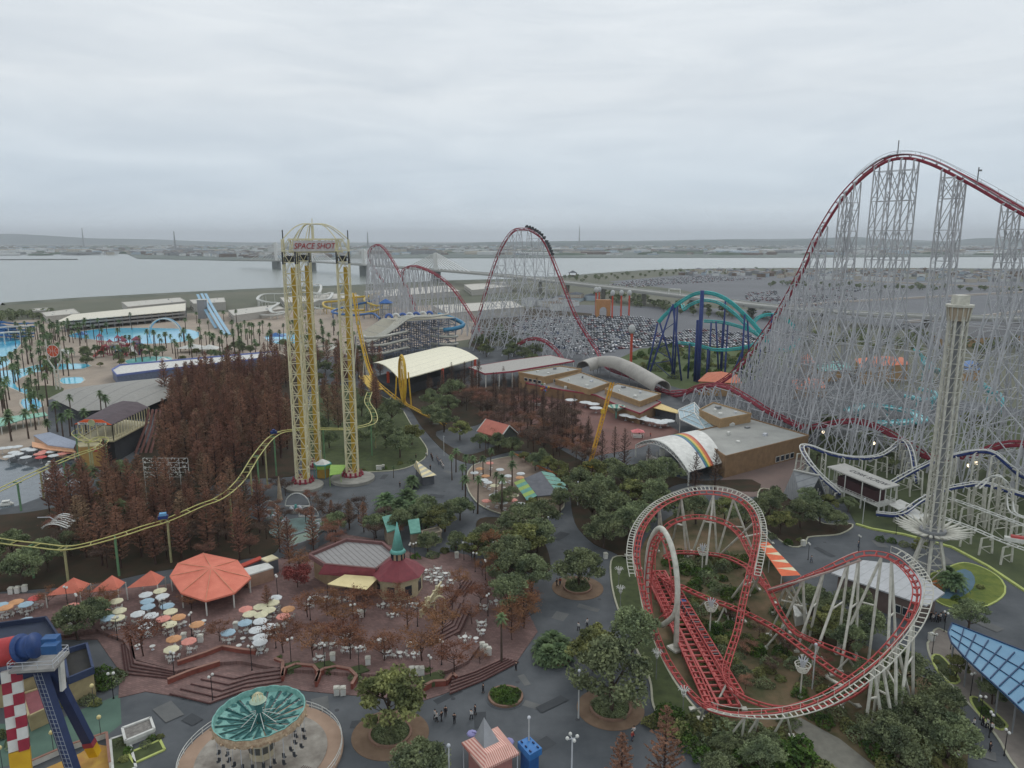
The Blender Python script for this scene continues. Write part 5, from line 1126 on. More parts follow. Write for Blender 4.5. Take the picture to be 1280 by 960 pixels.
# ================================================================== BUILDINGS AND CANOPIES OF THE MIDDLE DISTANCE
def lift(pts, z): return [U(a, b, z) for a, b in pts]
def slab(mb, pts, z, th):
 """flat roof whose top corners are seen at the given photo pixels at height z"""
 P = [(p.x, p.y) for p in lift(pts, z)]; mb.prism(P, z - th, z); return P
def shrink(P, d):
 cx = sum(p[0] for p in P) / len(P); cy_ = sum(p[1] for p in P) / len(P); o_ = []
 for x, y in P:
  v = Vector((cx - x, cy_ - y)); o_.append((x + v.x / v.length * d, y + v.y / v.length * d))
 return o_
def frac(P, i, u):
 a, b_ = P[i], P[(i + 1) % len(P)]; return (a[0] + (b_[0] - a[0]) * u, a[1] + (b_[1] - a[1]) * u)
def building(name, label, pts, z, wall, roof, par=0.6, cat='building', z0=0.0, eave=0.0, rim=None, windows=None):
 """flat-roofed block: walls, roof slab with a raised parapet rim, optional windows [(edge, u0, u1, zlow, zhigh, count)]"""
 P = [(p.x, p.y) for p in lift(pts, z)]
 ar = sum(P[i][0] * P[(i + 1) % len(P)][1] - P[(i + 1) % len(P)][0] * P[i][1] for i in range(len(P)))
 cx = sum(p[0] for p in P) / len(P); cy_ = sum(p[1] for p in P) / len(P)
 t = thing(name, label, cat, (cx, cy_, z0)); W_ = shrink(P, eave) if eave else shrink(P, 0.08)
 mb = MB(); mb.prism(W_, z0, z - 0.3); mb.build('wall', wall, t)
 mb = MB(); mb.prism(P, z - 0.3, z); mb.build('roof', roof, t)
 if par:
  mb = MB(); n = len(P)
  for i in range(n): a, b_ = P[i], P[(i + 1) % n]; mb.bar((*a, z + par / 2 - 0.15), (*b_, z + par / 2 - 0.15), 0.35, par + 0.3)
  mb.build('parapet', rim or wall, t)
 if par and name in ('hall', 'bank_building'):
  rr = random.Random(int(cx * 7 + cy_)); c0 = Vector((cx, cy_, 0))
  for k in range(4): q = c0.lerp(Vector((*P[k % len(P)], 0)), rr.uniform(.25, .6)); mb = MB(); w_ = rr.uniform(.8, 2.0); mb.box(q.x, q.y, z, w_, w_ * .7, rr.uniform(.5, 1.1), rr.uniform(0, 1.5)); mb.build('roof_unit', [white, grey, steel][k % 3], t)
 for (e_, u0, u1, za, zb, cnt) in (windows or []):
  for k in range(cnt):
   s0 = u0 + (u1 - u0) * k / cnt; s1 = u0 + (u1 - u0) * (k + 0.8) / cnt
   a, b_ = Vector((*frac(W_, e_, s0), 0)), Vector((*frac(W_, e_, s1), 0)); d = (b_ - a).normalized(); nn = Vector((d.y, -d.x, 0)) * (1 if ar > 0 else -1) * 0.06
   mb = MB(); mb.bar(a + nn + Vector((0, 0, (za + zb) / 2)), b_ + nn + Vector((0, 0, (za + zb) / 2)), 0.08, zb - za); fr_ = mb.build('window', white, t)
   mb = MB(); a2, b2 = a.lerp(b_, 0.08), a.lerp(b_, 0.92); nn *= 1.9; mb.bar(a2 + nn + Vector((0, 0, (za + zb) / 2)), b2 + nn + Vector((0, 0, (za + zb) / 2)), 0.06, (zb - za) * 0.8); mb.build('pane', glass, fr_)
 return t, P
def canopy(name, label, pts, z, roof, post_m, th=0.25, cat='canopy', z0=0, posts=None, pr=0.16, rim=None):
 P = [(p.x, p.y) for p in lift(pts, z)]; t = thing(name, label, cat, (sum(p[0] for p in P) / len(P), sum(p[1] for p in P) / len(P), z0))
 mb = MB(); mb.prism(P, z - th, z); mb.build('roof', roof, t)
 if rim:
  mb = MB(); n = len(P)
  for i in range(n): mb.bar((*P[i], z - th / 2), (*P[(i + 1) % n], z - th / 2), 0.3, th + 0.25)
  mb.build('rim', rim, t)
 Q = shrink(P, 0.8)
 for i in range(len(Q)):
  for u in ((0,) if not posts else [k / posts for k in range(posts)]):
   q = frac(Q, i, u); mb = MB(); mb.tube([(*q, z0), (*q, z - th)], pr, 6); mb.build('post', post_m, t)
 return t, P
# tan hall with big flat roof
hall, HP = building('hall', 'long tan brick hall with large flat grey roof beside the rainbow stage', [(862, 541), (939, 524), (1011, 545), (907, 571)], 7, tan2, roofgrey, 0.4, windows=[(2, 0.18, 0.42, 0.6, 2.6, 4)])
building('hall', 'small tan penthouse block on the roof of the long tan hall', [(874, 513), (892, 504), (939, 518), (900, 525)], 10, tan, roofgrey, 0.5, z0=7.01)
mb = MB(); p = U(913, 531, 7.2); mb.box(p.x, p.y, 7.01, 2.4, 2.0, 0.9, 0.4); mb.add([(p.x - 1.3, p.y - 1.1, 7.9), (p.x + 1.3, p.y - 1.1, 7.9), (p.x + 1.3, p.y + 1.1, 7.9), (p.x - 1.3, p.y + 1.1, 7.9), (p.x, p.y, 8.6)], [(0, 1, 4), (1, 2, 4), (2, 3, 4), (3, 0, 4)])
tag(mb.build('roof_vent', white), 'white roof vent box on the long tan hall', 'vent')
# rainbow barrel canopy on white trusses
rb = thing('stage_canopy', 'white barrel vaulted stage canopy with a painted rainbow band', 'canopy', U(850, 590))
a0, a1, b0, b1 = U(795, 556, 4.4), U(856, 544, 4.4), U(861, 590, 4.4), U(906, 577, 4.4)
def vault(mb, a0, a1, b0, b1, rise, nu=16, nv=12, th=0.2, kfun=None):
 for lay in (0, 1):
  o_ = len(mb.v)
  for i in range(nu + 1):
   for j in range(nv + 1):
    u, v = i / nu, j / nv; p = a0.lerp(b0, u).lerp(a1.lerp(b1, u), v); mb.v.append((p.x, p.y, p.z + rise * (1 - (2 * u - 1) ** 2) - lay * th))
  for i in range(nu):
   for j in range(nv):
    q = (o_ + i * (nv + 1) + j, o_ + i * (nv + 1) + j + 1, o_ + (i + 1) * (nv + 1) + j + 1, o_ + (i + 1) * (nv + 1) + j)
    mb.f.append(q if lay == 0 else q[::-1]); mb.mi.append(kfun(i, j) if kfun else 0)
cols = [white, mat('band_green', C(74, 138, 98), 0.6), mat('band_blue', C(70, 110, 150), 0.6), mat('band_yellow', C(222, 190, 84), 0.6), mat('band_orange', C(212, 122, 70), 0.6), mat('band_red', C(190, 84, 62), 0.6)]
def kf(i, j): return {10: 2, 11: 1, 12: 3, 13: 4, 14: 5}.get(j, 0)
mb = MB(); vault(mb, a0, a1, b0, b1, 5.2, 20, 22, kfun=kf); mb.build('vault_roof', cols, rb, True)
mb = MB()
for A_, B_ in ((a0, b0),):
 top_ = [A_.lerp(B_, i / 16) + Vector((0, -0.1, 5.0 * (1 - (2 * i / 16 - 1) ** 2))) for i in range(17)]; lo = [p - Vector((0, 0, 1.3)) for p in top_]
 mb.tube(top_, 0.16, 5); mb.tube(lo, 0.14, 5)
 for i in range(16): mb.bar(top_[i], lo[i + 1], 0.14); mb.bar(lo[i], top_[i], 0.14)
mb.build('arch_truss', white, rb)
mb = MB()
for q in (a0, a1, b0, b1, a0.lerp(b0, .5) + Vector((0, 6, 0))): mb.bar((q.x, q.y, 0), q, 0.4)
mb.build('post', white, rb)
mb = MB(); q = a0.lerp(a1, .12).lerp(b0.lerp(b1, .12), 0.42); mb.box(q.x, q.y, 4.0, 1.4, 1.4, 2.2); mb.build('speaker_cluster', white, rb)
mb = MB(); P4 = [a0.lerp(a1, .1).lerp(b0.lerp(b1, .1), .3), a0.lerp(a1, .1).lerp(b0.lerp(b1, .1), .75), a0.lerp(a1, .8).lerp(b0.lerp(b1, .8), .75), a0.lerp(a1, .8).lerp(b0.lerp(b1, .8), .3)]
mb.prism([(p.x, p.y) for p in P4], 0.1, 1.2); tag(mb.build('stage_floor', mat('stage_blue', C(70, 84, 108), 0.7)), 'dark blue stage platform under the rainbow canopy', 'stage')
mb = MB(); w0, w1 = U(808, 578), U(842, 592); mb.bar(w0 + Vector((0, 0, 1.5)), w1 + Vector((0, 0, 1.5)), 0.35, 3.0); w2 = U(868, 586); mb.bar(w1 + Vector((0, 0, 1.5)), w2 + Vector((0, 0, 1.5)), 0.35, 3.0)
tag(mb.build('stage_wall', mat('wall_pale', C(196, 190, 184), 0.8)), 'pale low wall wrapping the front of the stage', 'wall')
# triangular glass canopy and yellow awning
gt_ = thing('glass_canopy', 'white framed triangular glass canopy between the awning and the tan penthouse', 'canopy', U(868, 540))
tri = [U(848, 512, 6), U(868, 503, 7), U(894, 535, 6), U(884, 540, 5.4), U(850, 524, 5.6)]
mb = MB(); ap = U(868, 516, 8.6)
for i in range(5): mb.bar(tri[i], tri[(i + 1) % 5], 0.3); mb.bar(tri[i], ap, 0.25)
for u in (0.33, 0.66):
 for i in range(5): mb.bar(tri[i].lerp(ap, u), tri[(i + 1) % 5].lerp(ap, u), 0.16)
mb.build('frame', white, gt_)
mb = MB(); mb.add([tuple(q - Vector((0, 0, 0.15))) for q in tri] + [tuple(ap - Vector((0, 0, .15)))], [(i, (i + 1) % 5, 5) for i in range(5)]); mb.build('glass_panes', mat('pale_glass', C(170, 196, 206), 0.25, spec=0.5), gt_)
mb = MB()
for q in tri[:1] + tri[2:]: mb.bar((q.x, q.y, 0), q, 0.25)
mb.build('post', white, gt_)
canopy('awning', 'flat cream yellow awning beside the long row of white parasols', [(810, 508), (825, 504), (848, 513), (847, 516.5)], 4, mat('awning_yellow', C(232, 206, 140), 0.7), white)
building('kiosk_block', 'dark fronted food counter below the cream yellow awning', [(812, 508), (826, 505), (846, 513), (843, 516)], 3.3, slate, roofgrey, 0)
# red-trimmed halls: stepped blocks on a low terrace roof
building('hall', 'tan upper hall block with small windows beside the red edged roof', [(648, 466), (700, 458), (727, 462), (680, 472)], 8, tan, roofgrey, 0.5, windows=[(3, 0.1, 0.8, 4.6, 6.2, 4), (2, 0.2, 0.8, 4.6, 6.2, 3)])
building('hall', 'long low hall with a wide dark red edged flat roof', [(657, 479), (690, 470), (726, 466), (826, 503), (800, 517), (775, 508), (745, 494), (700, 487)], 4.6, tan2, mat('roof_brown_grey', C(140, 130, 124), 0.9), 0.3, rim=darkred)
building('hall', 'middle tan roof block stepping down toward the tube', [(694, 475), (726, 466), (762, 479), (737, 488)], 6.8, tan, roofgrey, 0.5, z0=4.61)
building('hall', 'right tan roof block at the open end of the tube', [(756, 487), (772, 480), (826, 493), (800, 503)], 6.6, tan, roofgrey, 0.5, z0=4.61)
canopy('flat_canopy', 'wide flat grey canopy with dark red edge left of the tan halls', [(586, 459), (640, 450), (688, 444), (718, 451), (640, 464), (606, 467)], 9, mat('canopy_grey', C(178, 174, 168), 0.8), white, 0.5, rim=darkred, posts=2, pr=0.3)
# ivory vault
iv = thing('vault_canopy', 'large ivory barrel vaulted roof on red columns behind the yellow loop', 'canopy', U(530, 480))
a0, b0, a1, b1 = U(460, 455.5, 10), U(500, 475, 10), U(541, 436, 10), U(598, 448, 10)
mb = MB(); vault(mb, a0, a1, b0, b1, 3.6, 14, 10, 0.4); mb.build('vault_roof', ivory, iv, True)
for q in (a0.lerp(a1, .04).lerp(b0.lerp(b1, .04), .55), b0.lerp(b1, .04), a0.lerp(a1, .04), b0.lerp(b1, .5), b0.lerp(b1, .95), a0.lerp(a1, .5), a0.lerp(a1, .95)):
 mb = MB(); mb.bar((q.x, q.y, 0), q, 1.3); mb.build('column', mat('column_red', C(200, 84, 62), 0.6), iv)
mb = MB(); P4 = [a0.lerp(b0, .15), a0.lerp(b0, .85), a1.lerp(b1, .85), a1.lerp(b1, .15)]; mb.prism([(p.x, p.y) for p in P4], 0.1, 4.5); mb.build('lower_block', dgrey, iv)
# two green flower canopies and white parasols of the plaza
def flower(px, py, r, h, ca, cb, label):
 p = U(px, py); t = thing('flower_canopy', label, 'canopy', p); mb = MB(); n = 16
 for i in range(n):
  a, b_ = 2 * PI * i / n, 2 * PI * (i + 1) / n; mb.k = i % 2
  mb.add([(p.x + r * math.cos(a), p.y + r * math.sin(a), h), (p.x + r * math.cos(b_), p.y + r * math.sin(b_), h), (p.x + .4 * math.cos(b_), p.y + .4 * math.sin(b_), h - 2.4), (p.x + .4 * math.cos(a), p.y + .4 * math.sin(a), h - 2.4)], [(0, 1, 2, 3)])
 mb.build('dish', [ca, cb], t); mb = MB(); mb.cyl(p.x, p.y, 0, h - 2.2, 0.35, 0.35, 8); mb.build('stem', cb, t)
flower(770, 523, 3.8, 5.2, mat('flower_white', C(206, 214, 196), 0.6), tealroof, 'green and white striped dish canopy in the hall plaza')
# small pink stalls
for px, py, la in ((797, 547, 'small pink roofed stall left of the rainbow stage'), (672, 507, 'small pink roofed stall left in the hall plaza')):
 p = U(px, py); t = thing('stall', la, 'stall', p); mb = MB(); mb.hip([(p.x - 2.4, p.y - 1.8), (p.x + 2.4, p.y - 1.8), (p.x + 2.4, p.y + 1.8), (p.x - 2.4, p.y + 1.8)], 2.4, (p.x, p.y, 3.5)); mb.build('roof', mat('pink_roof', C(226, 128, 130), 0.7), t)
 for i, j in ((-2, -1.5), (2, -1.5), (2, 1.5), (-2, 1.5)): mb = MB(); mb.bar((p.x + i, p.y + j, 0), (p.x + i, p.y + j, 2.45), 0.12); mb.build('post', white, t)
 mb = MB(); mb.box(p.x, p.y, 0, 3, 1.6, 1.0); mb.build('counter', white, t)
# balloon cluster
bl = thing('balloon_bunch', 'bunch of coloured balloons over the plaza near the dark red edge', 'balloons', U(680, 498)); p = U(680, 498)
for i in range(16):
 mb = MB(); rr = random.Random(i); x, y, z = p.x + rr.gauss(0, .9), p.y + rr.gauss(0, .9), 5 + rr.gauss(0, 1.3); mb.ball(x, y, z, 0.55, 7, 5); mb.bar((x, y, z), (p.x, p.y, 0.8), 0.04); mb.build('balloon', [[darkred, blue, yellow, white, green][i % 5]], bl)
# leaning yellow crane arm
ya = thing('crane_arm', 'leaning yellow lattice crane arm rising from the bare trees', 'crane', U(735, 588)); a, b_ = U(736, 580, 1), U(764, 478, None, 236); mb = MB()
mb.bar(a, b_, 0.5); o1 = Vector((0.9, 0, 0)); mb.bar(a + o1, b_ + o1, 0.3)
for i in range(22): mb.bar(a.lerp(b_, i / 22) + (o1 if i % 2 else Vector()), a.lerp(b_, (i + 1) / 22) + (Vector() if i % 2 else o1), 0.2)
mb.build('arm', mat('crane_yellow', C(208, 156, 58), 0.6), ya); mb = MB(); mb.box(a.x, a.y, 0, 3, 3, 1.4); mb.build('base', yellow, ya); mb = MB(); q = a.lerp(b_, .62); mb.box(q.x, q.y, q.z, 1.3, 1.1, 1.4); mb.build('gondola', yellow, ya)
# red gable hall
def gable(name, label, cx, cy, L_, W_, ze, zr, rz, wall, roof, cat='building', z0=0, over=0.5, front=None):
 t = thing(name, label, cat, (cx, cy, z0)); d = Vector((math.cos(rz), math.sin(rz), 0)); s = Vector((-d.y, d.x, 0)); c = Vector((cx, cy, 0))
 f = lambda u, v, z: c + d * u + s * v + Vector((0, 0, z)); h, w_ = L_ / 2, W_ / 2
 mb = MB(); mb.add([f(-h, -w_, z0), f(h, -w_, z0), f(h, w_, z0), f(-h, w_, z0), f(-h, -w_, ze), f(h, -w_, ze), f(h, w_, ze), f(-h, w_, ze), f(-h, 0, zr - .2), f(h, 0, zr - .2)],
     [(0, 1, 5, 4), (2, 3, 7, 6), (1, 2, 6, 9, 5), (3, 0, 4, 8, 7), (3, 2, 1, 0)]); mb.build('wall', wall, t)
 h += over; k = over * (zr - ze) / w_; w2 = w_ + over; mb = MB()
 for sg in (-1, 1): mb.add([f(-h, 0, zr), f(h, 0, zr), f(h, sg * w2, ze - k), f(-h, sg * w2, ze - k), f(-h, 0, zr - .3), f(h, 0, zr - .3), f(h, sg * w2, ze - k - .3), f(-h, sg * w2, ze - k - .3)], [(0, 1, 2, 3), (7, 6, 5, 4), (0, 3, 7, 4), (1, 5, 6, 2), (3, 2, 6, 7)])
 mb.build('roof', roof, t)
 mb = MB()
 for e_ in (-1, 1):
  for sg in (-1, 1): mb.bar(f(e_ * (h + .1), 0, zr - .1), f(e_ * (h + .1), sg * w2, ze - k - .1), 0.3)
 mb.build('bargeboard', white, t); return t, f
p = U(622, 552); redt = mat('salmon_roof', C(198, 124, 108), 0.8, C(176, 106, 92), .5)
g1, f = gable('gabled_hall', 'salmon roofed gable hall with white bargeboards beside the bare trees', p.x, p.y, 12, 8, 4.0, 7.5, R(-48), mat('dark_timber', C(88, 92, 88), 0.8), redt)
mb = MB(); mb.bar(f(-6.4, -2.6, 0.3), f(-6.4, -2.6, 4), .2); mb.bar(f(6.2, -2, 1.5), f(6.2, 2, 1.5), .15, 2.4); mb.build('glazed_front', glass, g1)
# teal scalloped kiosk
tk = thing('kiosk', 'dark roofed kiosk with teal scalloped awning and lime striped awning', 'kiosk', U(685, 625)); rf = [U(655, 598, 3.6), U(676, 589, 4.2), U(697, 618, 3.6), U(672, 620, 3.4)]
mb = MB(); mb.add([tuple(q) for q in rf] + [tuple(q - Vector((0, 0, .3))) for q in rf], [(3, 2, 1, 0), (4, 5, 6, 7), (0, 1, 5, 4), (1, 2, 6, 5), (2, 3, 7, 6), (3, 0, 4, 7)]); mb.build('roof', slate, tk)
mb = MB(); mb.prism(shrink([(q.x, q.y) for q in rf], .5), 0, 3.2); mb.build('wall', mat('wall_cream', C(190, 176, 146), 0.8), tk)
mb = MB()
for i in range(5):
 u = i / 5; q = rf[1].lerp(rf[2], u); r2 = rf[1].lerp(rf[2], u + .17); o_ = Vector((4.6 - abs(i - 2) * .5, 0.6, -0.8)); mb.add([tuple(q + Vector((.1, 0, .05))), tuple(r2 + Vector((.1, 0, .05))), tuple(r2 + o_), tuple(q + o_), tuple(q.lerp(r2, .5) + o_ * 1.12)], [(0, 1, 2, 4, 3)])
mb.build('scalloped_awning', tealroof, tk)
mb = MB()
for i in range(6):
 u = i / 6; q = rf[0].lerp(rf[3], u); r2 = rf[0].lerp(rf[3], u + 1 / 6); o_ = Vector((-3.0, -1.0, -0.9)); mb.k = i % 2; mb.add([tuple(q - Vector((.1, 0, -.05))), tuple(r2 - Vector((.1, 0, -.05))), tuple(r2 + o_), tuple(q + o_)], [(0, 1, 2, 3)])
mb.build('striped_awning', [mat('lime_bright', C(156, 180, 96), 0.7), tealroof], tk)
mb = MB(); pth = spline([U(640, 566, 1.2), U(655, 572, 1.2), U(672, 582, 1.2), U(690, 590, 1.2), U(710, 596, 1.2)], 1); mb.tube(pth, 0.35, 5)
for q in pth[::4]: mb.bar((q.x, q.y, 0), q, .2)
tag(mb.build('miniature_rail', mat('rail_orange', C(186, 118, 74), 0.7)), 'low orange miniature railway behind the teal scalloped kiosk', 'railway')
# cream pyramid kiosk in the middle of the path
pk = thing('kiosk', 'small kiosk with cream pyramid roof and grey half on the wide path', 'kiosk', U(532, 598)); c = U(530, 594)
sq = [U(517, 583, 3), U(527, 582, 3), U(546, 594, 3), U(528, 597, 3)]; mb = MB(); mb.hip([(q.x, q.y) for q in sq], 3.0, (U(520, 577, 5.2).x, U(520, 577, 5.2).y, 5.6)); mb.build('roof', stripes('cream_grey_roof', C(226, 210, 160), C(180, 176, 160), 0.5, ang=R(40)), pk)
mb = MB(); mb.prism(shrink([(q.x, q.y) for q in sq], 1.2), 0, 2.9); mb.build('wall', slate, pk)
# lime glass kiosk at the shot tower
lk = thing('ticket_booth', 'lime green glass booth with silver hexagon top beside the shot tower', 'booth', U(407, 603)); c = U(404, 596)
mb = MB(); hx = [(c.x + 2.7 * math.cos(k * PI / 3), c.y + 2.7 * math.sin(k * PI / 3)) for k in range(6)]; mb.hip(hx, 4.4, (c.x, c.y, 5.9)); mb.build('silver_top', white, lk)
mb = MB()
for k in range(6): mb.bar((*hx[k], 4.35), (*hx[(k + 1) % 6], 4.35), 0.3); mb.bar((*hx[k], 0), (*hx[k], 4.3), 0.16)
mb.build('teal_frame', teal, lk)
mb = MB(); mb.prism(shrink(hx, .15), 3.0, 4.25); mb.build('lime_skirt', lime, lk); mb = MB(); mb.prism(shrink(hx, .7), 0, 3.0); mb.build('booth_wall', mat('amber_wall', C(186, 150, 70), 0.7), lk)
mb = MB(); w3 = [U(413, 581, 4.2), U(433, 581, 3.8), U(426, 592, 3.6), U(412, 594, 3.6)]; mb.add([tuple(q) for q in w3] + [tuple(q - Vector((0, 0, .15))) for q in w3], [(0, 1, 2, 3), (7, 6, 5, 4), (0, 3, 7, 4), (1, 5, 6, 2), (3, 2, 6, 7), (0, 4, 5, 1)])
for q in w3: mb.bar((q.x, q.y, 0), q, .12)
mb.build('lime_sail', lime, lk)
# teal roofed pair behind the restaurant, with flag pole
for pts, z, la in (([(478, 653), (490, 650), (495, 661), (484, 665)], 4.4, 'tilted teal roof panel left behind the teal spire'), ([(510, 657), (524, 655), (526, 665), (513, 667)], 4, 'teal roofed small building right behind the teal spire')):
 q = lift(pts, z); t = thing('teal_building', la, 'building', (q[0].x, q[0].y, 0)); mb = MB(); qq = [q[0] + Vector((0, 0, 1.5)), q[1] + Vector((0, 0, 1.5)), q[2], q[3]]
 mb.add([tuple(v) for v in qq] + [tuple(v - Vector((0, 0, .3))) for v in qq], [(3, 2, 1, 0), (4, 5, 6, 7), (0, 1, 5, 4), (1, 2, 6, 5), (2, 3, 7, 6), (3, 0, 4, 7)]); mb.build('roof', tealroof, t)
 mb = MB(); mb.prism(shrink([(v.x, v.y) for v in q], .7), 0, z - .4); mb.build('wall', mat('wall_beige', C(164, 152, 132), .8), t)
building('low_building', 'low beige block with windows right of the teal roofs', [(527, 664), (548, 659), (552, 664), (530, 671)], 3, mat('wall_beige', C(164, 152, 132), .8), mat('flat_brown_roof', C(112, 104, 92), .9), 0.2, windows=[(2, .1, .9, 0.8, 2, 2)])
# orange gabled coaster station
ws = thing('coaster_station', 'raised dark roofed coaster station with orange gable and white lettering', 'station', U(120, 578))
fl, fr2, bl_, br_ = U(93, 530, 13.4), U(140, 531, 13.4), U(141, 505, 13.4), U(186, 509, 13.4)
rl, rr2, rbl, rbr = fl.lerp(fr2, .27) + Vector((0, .3, 1.6)), fl.lerp(fr2, .73) + Vector((0, .3, 1.6)), bl_.lerp(br_, .3) + Vector((0, 0, 1.6)), bl_.lerp(br_, .7) + Vector((0, 0, 1.6))
mb = MB(); mb.add([tuple(v) for v in (fl, rl, rbl, bl_)] , [(0, 1, 2, 3)]); mb.add([tuple(v) for v in (rl, rr2, rbr, rbl)], [(0, 1, 2, 3)]); mb.add([tuple(v) for v in (rr2, fr2, br_, rbr)], [(0, 1, 2, 3)])
mb.add([tuple(v - Vector((0, 0, .3))) for v in (fl, fr2, br_, bl_)], [(0, 1, 2, 3)]); mb.build('roof', mat('plum_roof', C(96, 84, 88), 0.8, C(76, 66, 70), .4), ws)
mb = MB(); o_ = Vector((0, -.25, 0)); mb.add([tuple(v + o_) for v in (fl, fr2, rr2, rl)] + [tuple(v + o_ + Vector((0, .2, 0))) for v in (fl, fr2, rr2, rl)], [(0, 1, 2, 3), (7, 6, 5, 4), (0, 3, 7, 4), (1, 5, 6, 2), (3, 2, 6, 7), (0, 4, 5, 1)]); mb.build('gable', mat('gable_orange', C(226, 96, 44), .6), ws)
m_ = fl.lerp(fr2, .5); dv = fr2 - fl; an = math.atan2(dv.y, dv.x)
mb = MB(); mb.bar(fl.lerp(fr2, .12) + Vector((0, -.6, .35)), fl.lerp(fr2, .88) + Vector((0, -.6, .35)), .1, .8); mb.build('sign_board', white, ws)
for wd, u in (('WILD', .27), ('MOUSE', .72)): text_mesh(wd, 1.0, slate, 'lettering', ws, Matrix.Translation(fl.lerp(fr2, u) + Vector((0, -.7, .35))) @ Matrix.Rotation(an, 4, 'Z') @ Matrix.Rotation(PI / 2, 4, 'X'), depth=0.04)
mb = MB(); q = m_ + Vector((0, -.75, .7)); mb.tube([q, q + Vector((0, -.2, 0))], 1.15, 16); mb.build('clock_disc', mat('disc_olive', C(176, 180, 140), .6), ws)
fz = 7.9; mb = MB(); F4 = [(v.x, v.y) for v in (fl, fr2, br_, bl_)]; mb.prism(shrink(F4, .4), fz - .5, fz); mb.build('floor', cream, ws)
mb = MB()
for A_, B_, n_ in ((fl, fr2, 5), (fr2, br_, 14), (fl, bl_, 14)):
 for i in range(n_ + 1): q = A_.lerp(B_, i / n_); mb.bar((q.x, q.y, fz), (q.x, q.y, 13.3), .22)
 mb.bar((A_.x, A_.y, fz + 1.2), (B_.x, B_.y, fz + 1.2), .15); mb.bar((A_.x, A_.y, fz + .1), (B_.x, B_.y, fz + .1), .3)
mb.build('posts', cream, ws)
mb = MB(); mb.prism(shrink(F4, 2.5), 0, fz - .5); mb.build('lower_block', mat('block_dark', C(70, 72, 76), .8), ws)
building('ticket_booth', 'ochre ticket block with red stripe below the orange gable', [(95, 553), (120, 552), (134, 556), (99, 558)], 7.3, mat('ochre', C(186, 148, 88), .7), cream, 0, windows=[(3, .15, .9, 2.5, 4, 3)])
# grey gable hut (steep roof to the ground)
ah = thing('gable_hut', 'steep grey shingled gable hut reaching nearly to the ground', 'hut', U(1005, 632)); r0, r1 = U(992, 588, 9), U(1024, 595, 9)
bl0, bl1, br0, br1 = U(979, 617, .4), U(1004, 634, .4), U(1016, 612, .4), U(1037, 629, .4)
mb = MB();
for quad in ((r0, r1, bl1, bl0), (r0, r1, br1, br0)): mb.add([tuple(v) for v in quad] + [tuple(v - Vector((0, 0, .5))) for v in quad], [(0, 1, 2, 3), (7, 6, 5, 4), (0, 3, 7, 4), (1, 5, 6, 2), (3, 2, 6, 7), (0, 4, 5, 1)])
mb.build('roof', stripes('shingle_grey', C(160, 162, 164), C(136, 138, 142), 1.2, .8, 'Y', duty=.85, ang=R(30)), ah)
mb = MB(); i_ = .06; mb.add([tuple(v) for v in (r1.lerp(r0, i_) - Vector((0, 0, 1)), bl1.lerp(bl0, i_), br1.lerp(br0, i_), r0.lerp(r1, i_) - Vector((0, 0, 1)), bl0.lerp(bl1, i_), br0.lerp(br1, i_))], [(0, 1, 2), (3, 5, 4)]); mb.build('gable_wall', dgrey, ah)
mb = MB(); cc = bl1.lerp(br1, .5);
for k in range(-3, 4): q = bl1.lerp(br1, .5 + k * .08) + Vector((0, -.1, 0)); mb.bar(q, q + Vector((0, 0, 5.0 - abs(k) * 1.1)), .14)
for z in (1.2, 2.6): mb.bar(bl1.lerp(br1, .26) + Vector((0, -.1, z)), bl1.lerp(br1, .74) + Vector((0, -.1, z)), .12)
mb.build('window_frame', white, ah)
mb = MB(); mb.bar(r0 + Vector((0, 0, .15)), r1 + Vector((0, 0, .15)), .9, .3); mb.build('ridge_cap', roofgrey, ah)
# corkscrew coaster station
kz = 8.2; st2, KP = canopy('coaster_station', 'raised pale station with long sloping grey roof lettered in dark capitals', [(1034, 583), (1056, 579), (1125, 606), (1103, 611)], kz, mat('station_roof', C(184, 182, 176), .7, C(164, 162, 156), .4), white, .35, cat='station', posts=3)
A3, B3 = Vector((*KP[3], 0)), Vector((*KP[0], 0)); mid_ = (Vector((*KP[0], 0)) + Vector((*KP[1], 0)) + Vector((*KP[2], 0)) + Vector((*KP[3], 0))) / 4; dx_ = (A3 - B3).normalized(); an = math.atan2(dx_.y, dx_.x);
text_mesh('CORK SCREW', 2.5, mat('letter_dark', C(84, 84, 86), .7), 'lettering', st2, Matrix.Translation(mid_ + dx_ * 2.2 + Vector((0, 0, kz + .03))) @ Matrix.Rotation(an, 4, 'Z') @ Matrix.Scale(0.85, 4, (1, 0, 0)))
Q = shrink(KP, .9); mb = MB(); mb.prism(Q, 2.6, 3.0); mb.build('platform', white, st2); mb = MB(); mb.prism(shrink(KP, 3.4), 3.0, 6.2); mb.build('dark_core', mat('core_maroon', C(74, 50, 52), .8), st2)
mb = MB()
for i in range(4):
 a, b_ = Q[i], Q[(i + 1) % 4]
 for z in (3.9, 3.5): mb.bar((*a, z), (*b_, z), .09)
 for k in range(16): q = frac(Q, i, k / 16); mb.bar((*q, 3), (*q, 3.9), .09)
mb.build('railing', white, st2)
mb = MB()
for i in range(4):
 for k in range(3): q = frac(Q, i, k / 3); mb.bar((*q, 0), (*q, 2.6), .35)
mb.build('lower_posts', white, st2)
canopy('queue_shelter', 'small white flat shelter right of the corkscrew station', [(1128, 640), (1142, 634), (1158, 644), (1146, 650)], 3.2, white, white)
canopy('queue_shelter', 'thin white awning under the corkscrew station end', [(1110, 630), (1125, 624), (1142, 632), (1124, 637)], 3.0, white, white)
